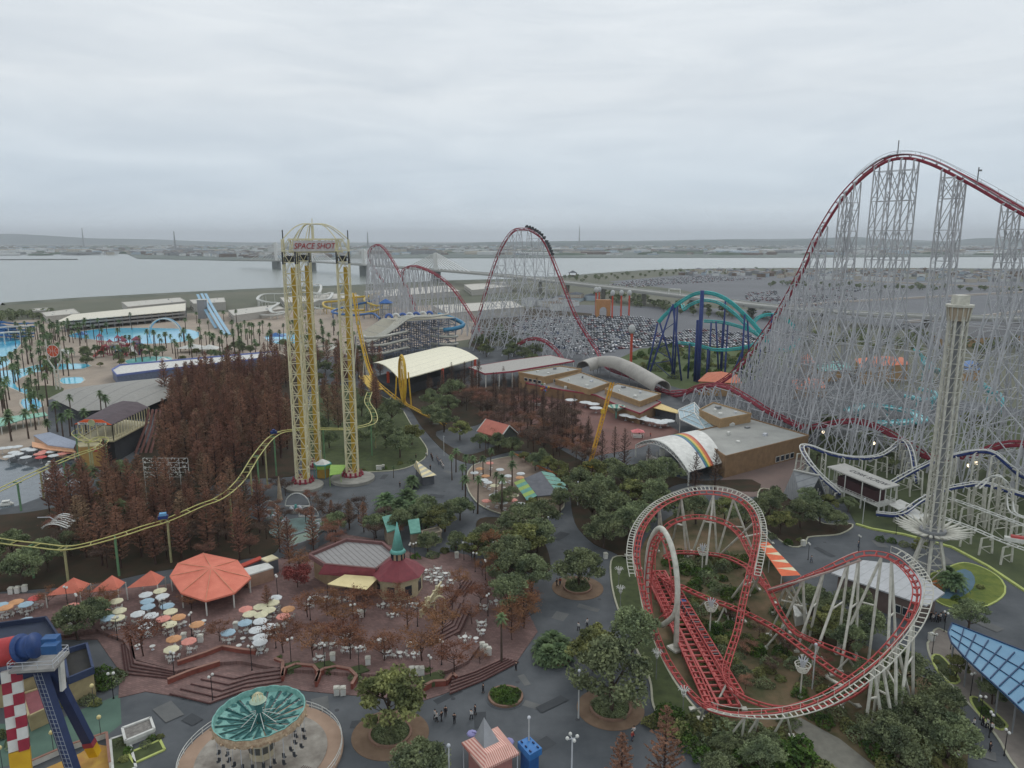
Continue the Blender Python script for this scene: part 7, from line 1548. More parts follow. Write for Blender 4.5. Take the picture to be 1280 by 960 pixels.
for cx_, cy_, n_, rad in ((488, 918, 12, 2.0), (763, 886, 12, 2.4), (722, 733, 10, 1.6)):
 c = U(cx_, cy_)
 for k in range(n_): a = k * 2.4; r_ = rad * math.sqrt((k + .5) / n_); place(shrubs[1], (c.x + r_ * math.cos(a), c.y + r_ * math.sin(a), .2), a, .7, 'dark undergrowth clump below the tree ' + near(cx_, cy_), 'undergrowth in the round planters')
# ---- spired restaurant
rs = thing('restaurant', 'low restaurant with maroon skirted flat roof, octagon hall and teal spire', 'restaurant', U(490, 735)); rz_ = 4.6 + UZ
rl = lift([(387, 693), (433, 674), (478, 678), (494, 692), (470, 711), (406, 705)], rz_ + .8); mb = MB(); mb.prism([(v.x, v.y) for v in rl], rz_ - .2, rz_ + .3); mb.build('flat_roof', stripes('seam_roof', C(146, 144, 142), C(118, 112, 112), .9, .8, duty=.8, ang=R(-35)), rs)
mb = MB(); n_ = len(rl)
for i in range(n_): a, b_ = rl[i], rl[(i + 1) % n_]; mb.bar((a.x, a.y, rz_ + .45), (b_.x, b_.y, rz_ + .45), .5, 1.0)
mb.build('parapet', mat('parapet_brown', C(122, 88, 86), .8), rs)
mb = MB(); mb.prism(shrink([(v.x, v.y) for v in rl], .8), UZ, rz_ - .2); mb.build('wall', mat('wall_tanr', C(172, 150, 120), .8), rs)
e0, e1, e2, e3 = rl[5] + Vector((0, -.3, .1)), rl[4] + Vector((0, -.3, .1)), U(467, 722, rz_ - 1), U(398, 717, rz_ - 1)
mb = MB(); mb.add([e0, e1, e2, e3] + [v - Vector((0, 0, .2)) for v in (e0, e1, e2, e3)], [(0, 1, 2, 3), (7, 6, 5, 4), (3, 2, 6, 7), (0, 3, 7, 4), (1, 5, 6, 2)]); mb.build('skirt_roof', maroon, rs)
aw = lift([(409, 730), (431, 722), (474, 725), (458, 737)], 3.3 + UZ); mb = MB(); q = [aw[0], aw[1] + Vector((0, 0, .7)), aw[2] + Vector((0, 0, .7)), aw[3]]; mb.add([tuple(v) for v in q] + [tuple(v - Vector((0, 0, .12))) for v in q], [(0, 1, 2, 3), (7, 6, 5, 4), (0, 3, 7, 4), (1, 5, 6, 2), (3, 2, 6, 7), (0, 4, 5, 1)]); mb.build('awning', mat('awning_cream', C(234, 218, 166), .7, C(214, 198, 146), .5), rs)
mb = MB()
for v in (aw[0], aw[3], aw[0].lerp(aw[3], .5)): mb.bar((v.x, v.y, UZ), v, .12)
mb.build('awning_posts', black, rs)
oc = U(498, 712, rz_); Ro = 5.7; mk = lambda r_, z, rot=.2: [(oc.x + r_ * math.cos(2 * PI * k / 8 + rot), oc.y + r_ * math.sin(2 * PI * k / 8 + rot), z) for k in range(8)]
mb = MB(); mb.add(mk(Ro, rz_ - .3) + mk(1.35, rz_ + 2.5), [(k, (k + 1) % 8, 8 + (k + 1) % 8, 8 + k) for k in range(8)] + [tuple(range(8))[::-1]]); mb.build('octagon_roof', maroon, rs)
mb = MB(); mb.prism([(p[0], p[1]) for p in mk(Ro - .8, 0)], UZ, rz_ - .3); mb.build('octagon_wall', mat('wall_cream2', C(196, 182, 150), .8), rs)
for k in range(8):
 a, b_ = Vector(mk(Ro - .74, UZ)[k]), Vector(mk(Ro - .74, UZ)[(k + 1) % 8]); mb = MB(); mb.bar(a.lerp(b_, .3) + Vector((0, 0, 1.7)), a.lerp(b_, .7) + Vector((0, 0, 1.7)), .1, 2.2); mb.build('window', glass, rs)
mb = MB(); mb.cyl(oc.x, oc.y, rz_ + 2.2, rz_ + 4.1, 1.25, 1.25, 12); mb.build('turret', mat('turret_tan', C(176, 150, 124), .8), rs)
mb = MB()
for k in range(8): a = 2 * PI * k / 8; mb.bar((oc.x + 1.28 * math.cos(a), oc.y + 1.28 * math.sin(a), rz_ + 2.5), (oc.x + 1.28 * math.cos(a), oc.y + 1.28 * math.sin(a), rz_ + 3.9), .35, .12)
mb.build('turret_windows', glass, rs)
mb = MB(); mb.cyl(oc.x, oc.y, rz_ + 4.0, rz_ + 4.7, 1.75, 1.25, 12); mb.cyl(oc.x, oc.y, rz_ + 4.7, rz_ + 10.6, 1.25, .06, 12); mb.build('spire', mat('spire_teal', C(122, 186, 176), .6, C(96, 158, 148), .8), rs, True)
ab = thing('arched_portal', 'cream arched stair portal in front of the spired restaurant', 'portal', U(535, 775)); a, b_ = U(526, 772, UZ), U(552, 742, UZ)
mb = MB()
for k in range(9):
 u = k / 8; p = a.lerp(b_, u); z = 1.6 + 1.4 * abs(math.sin(u * PI * 2)); mb.bar(p, p + Vector((0, 0, z)), .5, .25)
mb.bar(a + Vector((0, 0, 1.2)), b_ + Vector((0, 0, 2.6)), .3, .4); q = U(550, 762, UZ); mb.tube([(q.x + 1.1 * math.cos(PI * i / 10), q.y, UZ + 1.6 + 1.3 * math.sin(PI * i / 10)) for i in range(11)], .18, 5); mb.bar((q.x - 1.1, q.y, UZ), (q.x - 1.1, q.y, UZ + 1.7), .3); mb.bar((q.x + 1.1, q.y, UZ), (q.x + 1.1, q.y, UZ + 1.7), .3); mb.build('arches', cream, ab)
# ---- orange tents
bt = thing('tent', 'large octagonal orange canvas tent at the back of the parasol plaza', 'tent', U(262, 745, UZ)); tz = 3.4 + UZ
tp = lift([(254, 691), (297, 700), (314, 722), (293, 741), (257, 751), (226, 741), (212, 720), (222, 704)], tz); ap = U(264, 709, tz + 2.6)
c = sum(tp, Vector()) / 8
mb = MB(); n_ = 8; mids = [(p.lerp(ap, .55) - Vector((0, 0, .25))) for p in tp]; mb.add([tuple(p) for p in tp] + [tuple(p) for p in mids] + [tuple(ap)], [(i, (i + 1) % n_, n_ + (i + 1) % n_, n_ + i) for i in range(n_)] + [(n_ + i, n_ + (i + 1) % n_, 16) for i in range(n_)]); mb.add([tuple(p) for p in tp] + [tuple(p - Vector((0, 0, .35))) for p in tp], [(i, (i + 1) % n_, n_ + (i + 1) % n_, n_ + i) for i in range(n_)]); mb.build('canvas', orange, bt)
for p in tp: mb = MB(); v = p.lerp(c, .04); mb.bar((v.x, v.y, UZ), (v.x, v.y, tz), .22); mb.build('post', white, bt)
mb = MB()
for p in tp: mb.bar(p, ap - Vector((0, 0, .1)), .12)
mb.build('ridge_poles', mat('ridge_light', C(214, 150, 120), .6), bt)
for k, (px, py, w_) in enumerate(((86, 733, 3.1), (135, 730, 2.6), (183, 724, 2.9))):
 q = U(px, py + 4, UZ + 2.7); t = thing('tent', ['leftmost small orange tent before the dark trees', 'middle small orange tent between its two neighbours', 'right small orange tent nearest the large octagonal one'][k], 'tent', (q.x, q.y, UZ), 0, 'small orange tents')
 sq = [(q.x + w_ * a, q.y + w_ * b_) for a, b_ in ((-1, -.8), (.95, -.35), (.9, .9), (-.7, .7))]; mb = MB(); mb.hip(sq, UZ + 2.6, (q.x + w_ * .35, q.y + .3, UZ + 5.2)); mb.build('canvas', orange, t)
 for v in sq: mb = MB(); mb.bar((v[0], v[1], UZ), (v[0], v[1], UZ + 2.65), .16); mb.build('post', white, t)
building('snack_stall', 'long white roofed stall right of the big orange tent', [(302, 711), (334, 703), (342, 709), (309, 719)], 3 + UZ, mat('stall_wall', C(172, 140, 120), .8), white, 0, windows=[(3, .1, .9, 1.6, 3, 2)])
building('snack_stall', 'small cream roofed stall behind the white roofed stall', [(326, 698), (340, 693), (348, 697), (334, 702)], 3.4 + UZ, slate, cream, 0)
building('snack_stall', 'red topped strip stall behind the big orange tent', [(298, 706), (325, 695), (328, 698), (302, 709)], 2.8 + UZ, slate, mat('red_top', C(186, 76, 60), .7), 0)
# ---- wave swinger
cb = U(328, 946); k_ = (cb.y * CP + CAMH * SP) / F; Rp = 99 * k_
dk = thing('ride_deck', 'round concrete deck with white railing under the wave swinger', 'deck', cb); mb = MB(); mb.cyl(cb.x, cb.y, 0, .4, Rp, Rp, 64); mb.build('deck', mat('deck_tan2', C(176, 150, 130), .9, C(150, 126, 108), .3), dk); mb = MB(); mb.cyl(cb.x, cb.y, .4, .5, Rp * .8, Rp * .8, 64); mb.build('worn_center', mat('worn_floor', C(168, 162, 152), .9, C(116, 108, 100), .35, contrast=.18), dk)
mb = MB(); ps = [Vector((cb.x + Rp * .985 * math.cos(2 * PI * i / 64), cb.y + Rp * .985 * math.sin(2 * PI * i / 64), .4)) for i in range(64)]
for z in (.55, 1.1): mb.tube([p + Vector((0, 0, z)) for p in ps], .06, 4, True)
for i in range(0, 64, 2): mb.bar(ps[i], ps[i] + Vector((0, 0, 1.1)), .08)
mb.build('railing', white, dk)
mb = MB()
for k in range(5): mb.tube([(cb.x + (Rp * .62 + k * .3) * math.cos(a), cb.y + (Rp * .62 + k * .3) * math.sin(a), .53) for a in [R(-52 + i * 2.5) for i in range(14)]], .04, 4)
mb.build('floor_lines', brickdk, dk)
sw = thing('wave_swinger', 'turquoise chair swing carousel with tilted dish canopy and cream scalloped rim', 'carousel', (cb.x, cb.y, .5))
hub = Vector((U(325, 896, 8.3).x, U(325, 896, 8.3).y, 8.3)); nrm = Vector((-.05, .02, 1)).normalized(); ax = nrm.cross(Vector((0, 1, 0))).normalized(); ay = nrm.cross(ax)
ds = lambda r_, a, h: hub + ax * r_ * math.cos(a) + ay * r_ * math.sin(a) + nrm * h
Rs = 58 * k_ * .87; nS = 18
tq1 = mat('swing_teal', C(140, 186, 176), .65, C(92, 144, 136), 1.4, contrast=.2); tq2 = mat('swing_teal_dark', C(58, 110, 108), .6)
mb = MB(); mb2 = MB()
for i in range(nS):
 for j in range(6):
  r0, r1 = Rs * (.1 + .15 * j), Rs * (.1 + .15 * (j + 1)); a, b_ = 2 * PI * i / nS, 2 * PI * (i + 1) / nS; h0 = lambda r_: -.9 + 1.0 * (r_ / Rs) ** 1.2
  g = .06; (mb).k = 0; mb.add([ds(r0, a + g, h0(r0)), ds(r1, a + g, h0(r1)), ds(r1, b_ - g, h0(r1)), ds(r0, b_ - g, h0(r0))], [(0, 1, 2, 3)])
  if (i + j) % 2: mm = (a + b_) / 2; rm = (r0 + r1) / 2; mb2.add([ds(r0, mm - .05, h0(r0) + .12), ds(rm, a + .08, h0(rm) + .12), ds(r1, mm, h0(r1) + .12), ds(rm, b_ - .1, h0(rm) + .12)], [(0, 1, 2, 3)])
 mb2.bar(ds(Rs * .1, a, h0(Rs * .1) + .08), ds(Rs, a, h0(Rs) + .08), .12); mb2.add([ds(Rs * .1, a, h0(Rs * .1) - .03), ds(Rs * 1.0, a, h0(Rs) - .03), ds(Rs, a + .2, h0(Rs) - .03)], [(0, 1, 2)])
mb.build('canopy_panels', tq1, sw); mb2.build('canopy_ribs', tq2, sw)
mb = MB(); o_ = []; m2 = nS * 4
for h, rf_ in ((.1, 1.0), (.75, 1.03), (.75, 1.06), (-.5, 1.06)):
 for i in range(m2): a = 2 * PI * i / m2; o_.append(ds(Rs * rf_, a, h + (.14 * abs(math.sin(a * nS / 2)) if h != .1 else 0) * (1 if h > 0 else -1)))
mb.add(o_, [(q * m2 + i, q * m2 + (i + 1) % m2, (q + 1) * m2 + (i + 1) % m2, (q + 1) * m2 + i) for q in range(2) for i in range(m2)]); mb.build('rim_inner', tq1, sw)
mb = MB(); o_ = []
for h, rf_ in ((.72, 1.065), (0.0, 1.08), (-.2, 1.07)):
 for i in range(m2): a = 2 * PI * i / m2; o_.append(ds(Rs * rf_, a, h - (.28 * abs(math.sin(a * nS / 2)) if h < 0 else -.1 * abs(math.sin(a * nS / 2)))))
mb.add(o_, [(q * m2 + i, q * m2 + (i + 1) % m2, (q + 1) * m2 + (i + 1) % m2, (q + 1) * m2 + i) for q in range(2) for i in range(m2)])
for i in range(nS): a = 2 * PI * i / nS; mb.ball(*ds(Rs * 1.1, a, -.1), .2, 6, 4)
mb.build('rim_valance', mat('valance_cream', C(206, 186, 156), .6, C(150, 120, 96), 2.2), sw)
mb = MB(); mb.tube([ds(0, 0, -2), ds(0, 0, 2.6)], .42, 12); mb.build('mast', tq2, sw, True)
mb = MB(); mb.tube([ds(0, 0, 2.5), ds(0, 0, 2.75)], [1.15, .9], 20)
mb.build('crown_plate', mat('crown_mint', C(186, 206, 182), .5), sw); mb = MB()
for i in range(8): a = 2 * PI * i / 8; mb.tube([ds(.7, a, 2.7), ds(.75, a, 3.1), ds(.4, a, 3.5), ds(0, 0, 3.7)], .07, 4)
mb.build('crown', cream, sw)
mb = MB()
for i in range(9): a = 2 * PI * i / 9; mb.bar(ds(.45, a, .8), ds(Rs * .55, a, -.6), .07)
mb.build('stay_rods', white, sw)
mb = MB(); n8 = 10
for z0, z1, r0, r1 in ((.5, 5.2, 1.75, 1.75), (5.2, 6.6, 1.75, 2.5)): mb.cyl(cb.x, cb.y, z0, z1, r0, r1, n8)
mb.build('center_cabin', mat('cabin_cream', C(204, 192, 164), .65), sw); mb = MB()
for i in range(n8):
 a, b_ = 2 * PI * i / n8, 2 * PI * (i + 1) / n8; r_ = 1.8
 mb.bar((cb.x + r_ * math.cos(a + .1), cb.y + r_ * math.sin(a + .1), 2.1), (cb.x + r_ * math.cos(b_ - .1), cb.y + r_ * math.sin(b_ - .1), 2.1), .05, 1.0)
 mb.bar((cb.x + r_ * math.cos(a + .15), cb.y + r_ * math.sin(a + .15), 4.0), (cb.x + r_ * math.cos(b_ - .15), cb.y + r_ * math.sin(b_ - .15), 4.0), .05, .8)
mb.build('cabin_panels', mat('panel_dark', C(92, 92, 88), .5), sw)
for i in range(40):
 a = 2 * PI * i / 40 + .05; r_ = Rs * (1.0 if i % 2 else .8); p = ds(r_, a, -.4); ln = 4.2; mb = MB(); q = Vector((p.x, p.y, max(p.z - ln, 1.5)))
 mb.bar(p, q + Vector((0, 0, .6)), .035); mb.k = 1; mb.box(q.x, q.y, q.z, .42, .42, .08, a); mb.bar(q + Vector((.18 * math.cos(a), .18 * math.sin(a), .05)), q + Vector((.18 * math.cos(a), .18 * math.sin(a), .6)), .4, .06); mb.bar(q, q + Vector((0, 0, .62)), .04); mb.build('swing_chair', [steel, dgrey], sw)
# ---- pink kiosk with silver pyramid, blue box figure stand
pk = thing('kiosk', 'pink and white striped kiosk roof topped by a grey metal pyramid', 'kiosk', U(613, 975)); q = lift([(577, 928), (622, 908), (649, 941), (605, 962)], 4.2); cc = sum(q, Vector()) / 4
up = [v.lerp(cc, .42) + Vector((0, 0, 1.0)) for v in q]; mb = MB()
mb.add([tuple(v) for v in q] + [tuple(v) for v in up], [(i, (i + 1) % 4, 4 + (i + 1) % 4, 4 + i) for i in range(4)] + [(4, 5, 6, 7)]); mb.add([tuple(v) for v in q] + [tuple(v - Vector((0, 0, .35))) for v in q], [(i, (i + 1) % 4, 4 + (i + 1) % 4, 4 + i) for i in range(4)] + [(4, 5, 6, 7)]); an_ = math.atan2((q[1] - q[0]).y, (q[1] - q[0]).x)
mb.build('striped_roof', stripes('pink_stripes', C(232, 196, 180), C(204, 130, 118), 3.2, .6, 'X', ang=-an_), pk)
mb = MB(); py_ = [v.lerp(cc, .55) + Vector((-.5, .3, .9)) for v in q]; mb.hip([(v.x, v.y) for v in py_], 5.1, (py_[0].x * .25 + py_[1].x * .4 + cc.x * .35 - .3, cc.y + 1.2, 8.0)); mb.build('metal_pyramid', mat('zinc', C(158, 160, 164), .45, C(140, 140, 142), .6, metal=.3), pk)
mb = MB(); mb.prism(shrink([(v.x, v.y) for v in q], 1.0), 0, 3.9); mb.build('wall', mat('kiosk_pink', C(190, 132, 124), .7), pk)
for v in q: mb = MB(); w_ = v.lerp(cc, .06); mb.bar((w_.x, w_.y, 0), (w_.x, w_.y, 3.9), .14); mb.build('post', steel, pk)
mb = MB(); v = U(590, 914, 4); mb.ball(v.x, v.y, 3.6, .8, 8, 6, .4); v2 = U(636, 924, 4); mb.ball(v2.x, v2.y, 3.6, .8, 8, 6, .4); mb.bar((v.x, v.y, 3.9), (v2.x, v2.y, 3.9), .2); mb.build('lilac_lobes', mat('lilac', C(150, 148, 196), .6), pk)
bb = thing('blue_booth', 'blue square topped booth right of the pink striped kiosk', 'booth', U(662, 985)); q = lift([(647, 927), (662, 920), (677.5, 935), (662, 944)], 4.6); cc = sum(q, Vector()) / 4
mb = MB(); mb.prism([(v.x, v.y) for v in q], 3.6, 4.6); mb.build('head_block', mat('booth_blue', C(66, 128, 190), .5, C(52, 108, 170), .8), bb); mb = MB(); mb.prism(shrink([(v.x, v.y) for v in q], .45), 0, 3.6); mb.build('body', mat('booth_blue2', C(48, 98, 162), .55), bb); mb = MB()
for k in range(6): v = q[0].lerp(q[1], .2 + .6 * (k % 2)).lerp(q[3].lerp(q[2], .2 + .6 * (k % 2)), .15 + .35 * (k // 2)); mb.box(v.x, v.y, 4.6, .16, .4, .18, .6)
mb.build('knobs', mat('knob_navy', C(30, 48, 92), .5), bb)
# ---- checkered swing ride at the lower left
rd = thing('swing_ride', 'giant ride with red drum, blue motor pods and red and white checkered leg', 'ride', U(60, 960)); Yr = 88.0
def at(px, py, Y=Yr): return U(px, py, Y=Y)
mb = MB(); mb.tube([at(-40, 824), at(26, 811)], 1.85, 24); mb.build('red_drum', mat('drum_red', C(196, 74, 76), .5, C(160, 56, 58), .5), rd, True)
mb = MB(); mb.tube([at(26, 811), at(29, 810)], 1.95, 20); mb.tube([at(29, 810), at(42, 807)], 1.5, 20); mb.tube([at(42, 807), at(44, 806.5)], 1.7, 20); mb.build('blue_hub', mat('hub_blue', C(50, 78, 132), .5), rd, True)
for j, (px, py) in enumerate(((64, 800), (64, 809))): v = at(px, py, 87 - j * 1.2); mb = MB(); mb.box(v.x, v.y, v.z - .7, 1.9, 1.3, 1.2, .1); mb.build('motor_pod', mat('pod_blue', C(54, 96, 146), .5), rd)
v = at(55, 826, 87.5); mb = MB(); mb.box(v.x - .6, v.y, v.z - .4, 5.6, 4.2, .35, .12); mb.k = 1; mb.box(v.x - .6, v.y + .3, v.z - 1.0, 4.6, 3.4, .6, .12); mb.build('top_platform', [mat('platform_grey', C(158, 156, 152), .8), deepblue], rd)
mb = MB(); vv = [(v.x - 3.3, v.y - 2.2), (v.x + 2.2, v.y - 1.6), (v.x + 2, v.y + 2.2), (v.x - 3.4, v.y + 1.8)]
for i in range(4):
 a, b_ = vv[i], vv[(i + 1) % 4]
 for z in (.5, 1.0): mb.bar((*a, v.z + z), (*b_, v.z + z), .06)
 for u in (0, .33, .66): w_ = (a[0] + (b_[0] - a[0]) * u, a[1] + (b_[1] - a[1]) * u); mb.bar((*w_, v.z), (*w_, v.z + 1), .06)
mb.build('platform_rail', steel, rd)
# checkered leg
l0, l1 = at(14, 838, 87.5), U(32, 1010, 0); nC = 12
for k in range(nC):
 u, u2 = k / nC, (k + 1) / nC; a, b_ = l0.lerp(l1, u), l0.lerp(l1, u2); mb = MB()
 s_ = Vector((.6, .1, 0))
 if k < 7:
  for h in (-1, 1): mb.k = (k + (h > 0)) % 2; mb.bar(a + s_ * h, b_ + s_ * h, 1.2, 1.3)
  mb.build('checkered_panel', [white, mat('check_red', C(160, 48, 66), .6)], rd)
 else: mb.bar(a, b_, 2.35 - .04 * (k - 7), 1.3); mb.build('yellow_leg', mat('leg_yellow', C(222, 176, 34), .5, C(190, 146, 26), .5), rd)
lb = mat('leg_blue', C(48, 62, 100), .55, C(36, 48, 80), .6)
a, b_ = at(50, 838, 87.5), U(104, 1000, 0, None); mb = MB(); mb.bar(a, b_, 1.5, 1.0); mb.build('blue_leg', lb, rd)
mb = MB(); off = Vector((0.2, -.9, .4))
for sg in (-.5, 0, .5): mb.bar(a + off + Vector((sg, 0, 0)), b_ + off + Vector((sg, 0, 0)), .05)
for k in range(30): p = (a + off).lerp(b_ + off, k / 30); mb.bar(p + Vector((-.55, 0, 0)), p + Vector((.55, 0, 0)), .045)
mb.build('ladder', mat('ladder_grey', C(150, 156, 164), .6), rd)
a, b_ = at(62, 832, 88), U(119, 943, .8); mb = MB(); mb.bar(a, a.lerp(b_, .84), 1.3, 1.0); mb.build('blue_leg', lb, rd); mb = MB(); mb.bar(a.lerp(b_, .84), a.lerp(b_, .89), 1.4, 1.1); mb.k = 1; mb.bar(a.lerp(b_, .89), b_, 1.3, 1.1); mb.build('leg_foot', [darkred, mat('leg_yellow', None)], rd)
mb = MB(); mb.bar(at(76, 826, 88), at(79, 862, 88), .35, .9); mb.build('white_strut', white, rd)
# ride buildings behind
building('ride_house', 'dark navy flat topped ride house with pale wall behind the red drum', [(-60, 792), (58, 776), (74, 800), (78, 830), (20, 850), (-60, 862)], 4.5, mat('house_ochre', C(176, 160, 122), .8), navyroof, .9, rim=deepblue)
building('ride_house', 'sunken black topped annex right of the ride platform', [(80, 818), (109, 809), (117, 840), (86, 853)], 4.2, mat('house_ochre', None), mat('annex_black', C(62, 60, 56), .9, C(48, 48, 48), .5), .9, rim=mat('rim_blue', C(62, 74, 104), .7))
building('ride_house', 'low cream wall block between the checkered leg and blue leg', [(28, 868), (52, 860), (60, 885), (36, 896)], 2.6, mat('house_ochre', None), mat('tile_pink', C(140, 84, 88), .8), .2)
mb = MB(); mb.sheet(px_poly([(-60, 905), (62, 905), (100, 888), (150, 868), (152, 905), (120, 930), (-60, 975)]), .05); struct('green_paving', mb, mat('green_floor', C(92, 118, 104), .85, C(72, 94, 84), .2))
mb = MB(); mb.sheet(px_poly([(40, 968), (100, 942), (118, 930), (140, 934), (142, 1000), (40, 1010)]), .06); struct('ride_floor', mb, mat('floor_yellow', C(196, 164, 76), .85, C(170, 120, 80), .4))
wall_run('white topped low wall around the blue leg foot', [(40, 958), (86, 938), (134, 922), (138, 960)], .9, .05, .25, white)
island('lawn', [(138, 925), (160, 918), (170, 960), (142, 975)], lawn, kerb=white)
island('lawn', [(160, 943), (200, 926), (206, 938), (168, 955)], lawn, kerb=kerby)
building('pit_cover', 'white railed rectangular ventilation grille beside the lawn', [(153, 911), (188, 898), (193, 912), (157, 927)], 1.0, white, mat('grille', C(150, 146, 140), .8, C(96, 92, 88), 2.5), .25)
# ---- children ride with arches under the shot tower
kr = thing('children_ride', 'small silver and teal children ride with round arches amid bare trees', 'ride', U(370, 655));
for px, py, r_ in ((372, 635, 3.4), (386, 648, 2.6), (337, 640, 2.4), (400, 665, 2.6)):
 c = U(px, py); mb = MB(); mb.tube([(c.x + r_ * math.cos(PI * i / 14), c.y, .6 + r_ * 1.1 * math.sin(PI * i / 14)) for i in range(15)], .14, 5); mb.bar((c.x - r_, c.y, .6), (c.x + r_, c.y, .6), .25); mb.build('arch', white, kr)
for px, py in ((370, 640), (340, 648), (404, 660), (352, 655)):
 c = U(px, py); mb = MB(); mb.cyl(c.x, c.y, .1, .6, 1.8, 1.8, 14); mb.k = 1; mb.cyl(c.x, c.y, .6, 2.2, .4, .3, 8)
 for k in range(6): a = k * PI / 3; mb.k = 2; mb.ball(c.x + 1.3 * math.cos(a), c.y + 1.3 * math.sin(a), 1.1, .5, 7, 5)
 mb.build('spinner', [concrete, teal, steel], kr)
c = U(350, 625); mb = MB(); mb.cyl(c.x, c.y, 0, 7, .8, .15, 7); mb.build('rock_spire', mat('rock_cream', C(190, 174, 150), .9, C(140, 124, 104), 1), kr)
ellipse_deck('ride_deck', 372, 662, 34, .5, mat('deck_teal', C(116, 140, 136), .8, C(96, 112, 108), .4), 'pale teal floor under the children ride arches', 'deck')
building('low_building', 'pale green flat roofed ride house among the bare trees', [(358, 672), (392, 662), (398, 672), (362, 684)], 3, mat('wall_grey2', C(134, 138, 140), .8), mat('roof_sage', C(134, 150, 138), .8, C(110, 124, 112), .5), .3)
# wave roof
wr = thing('wave_canopy', 'small canopy of white curved slats on one post beside the dark trees', 'canopy', U(70, 672)); c = U(76, 655, 4.5); mb = MB()
for k in range(7):
 pts_ = [(c.x - 3.2 + 6.4 * i / 10, c.y - 2.4 + k * .8, 4.6 + .9 * math.sin(PI * i / 10 * 1.1) + k * .12) for i in range(11)]
 for a, b_ in zip(pts_, pts_[1:]): mb.bar(a, b_, .5, .08)
mb.bar((c.x - 3, c.y - 2.6, 4.3), (c.x - 3, c.y + 2.6, 5.2), .15); mb.bar((c.x + 3, c.y - 2.6, 4.5), (c.x + 3, c.y + 2.6, 5.4), .15)
mb.build('slats', white, wr); mb = MB(); mb.bar((c.x, c.y, 0), (c.x, c.y, 5), .25); mb.tube([(c.x - 5.5, c.y, 6.2), (c.x - 2.5, c.y, 6.3), (c.x, c.y, 4.6)], .12, 5); mb.tube([(c.x + 1, c.y, 7.3), (c.x - .8, c.y, 6.2), (c.x, c.y, 4.6)], .12, 5); mb.build('mast', steel, wr)
wg = thing('lattice_screen', 'patch of glittering white light frames hanging amid the redwoods', 'light frame', U(205, 640)); mb = MB(); rr = random.Random(9); c = U(205, 640)
for k in range(160): x, z = rr.uniform(-7.5, 5), rr.uniform(8, 13.5); q = Vector((c.x + x, c.y + 6 + rr.uniform(-.4, .4), z)); mb.bar(q, q + Vector((rr.uniform(-.4, .4), 0, rr.uniform(-.4, .4))), .12)
for z in (8, 9.4, 10.8, 12.2, 13.5): mb.bar((c.x - 7.5, c.y + 6, z), (c.x + 5, c.y + 6, z), .07)
for x in (-7.5, -4, -.5, 2.5, 5): mb.bar((c.x + x, c.y + 6, 0), (c.x + x, c.y + 6, 13.5), .09)
mb.build('frames', white, wg)
# ================================================================== REPEATED SMALL THINGS
cols_ = {'o': ('orange', mat('parasol_orange', C(214, 160, 116), .75)), 'b': ('light blue', mat('parasol_blue', C(164, 190, 204), .7)), 'p': ('pink', mat('parasol_pink', C(224, 150, 136), .7)), 'c': ('cream', mat('parasol_cream', C(222, 216, 182), .7)), 'w': ('white', mat('parasol_white', C(216, 220, 220), .7)), 'r': ('red', mat('parasol_red', C(206, 92, 88), .7))}
def make_parasol(col, r_=1.35):
 t = thing('parasol', 'x', 'parasol'); mb = MB(); n = 8
 mb.add([(r_ * math.cos(2 * PI * k / n), r_ * math.sin(2 * PI * k / n), 2.15) for k in range(n)] + [(r_ * .5 * math.cos(2 * PI * k / n), r_ * .5 * math.sin(2 * PI * k / n), 2.42) for k in range(n)] + [(0, 0, 2.6)], [(k, (k + 1) % n, n + (k + 1) % n, n + k) for k in range(n)] + [(n + k, n + (k + 1) % n, 2 * n) for k in range(n)])
 mb.add([(r_ * math.cos(2 * PI * k / n), r_ * math.sin(2 * PI * k / n), z) for z in (2.15, 2.02) for k in range(n)], [(k, (k + 1) % n, n + (k + 1) % n, n + k) for k in range(n)]); mb.build('canopy', cols_[col][1], t)
 mb = MB(); mb.bar((0, 0, 0), (0, 0, 2.7), .06); mb.cyl(0, 0, 0, .12, .28, .25, 8); mb.build('pole', steel, t); return t
def make_table():
 t = thing('table', 'x', 'table'); mb = MB(); mb.cyl(0, 0, .70, .74, .5, .5, 12); mb.build('tabletop', white, t); mb = MB(); mb.cyl(0, 0, .05, .7, .06, .06, 6); mb.cyl(0, 0, 0, .05, .3, .25, 8); mb.build('leg', steel, t); return t
def make_chair():
 mb = MB(); mb.box(0, 0, .42, .46, .46, .05); mb.bar((-.21, 0, .45), (-.29, 0, .88), .44, .05)
 for i in (-.19, .19):
  for j in (-.19, .19): mb.bar((i, j, 0), (i, j, .43), .05)
 o = mb.build('chair', white); return tag(o, 'x', 'chair')
pt = {k: make_parasol(k) for k in cols_}; tb = make_table(); ch = make_chair(); nch = 0; first = True
def chairs(x, y, z, n, px, py, rr):
 global nch, first
 a0 = rr.uniform(0, 6)
 for k in range(n):
  if nch >= 296: return
  a = a0 + 2 * PI * k / n + rr.uniform(-.2, .2); d = rr.uniform(.8, 1.0); o = ch if first else ch.copy()
  if not first: COL.objects.link(o)
  first = False; o.location = (x + d * math.cos(a), y + d * math.sin(a), z); o.rotation_euler = (0, 0, a + PI + rr.uniform(-.3, .3)); o['label'] = 'white plastic chair around a table ' + near(px, py); o['group'] = 'white plastic chairs'; nch += 1
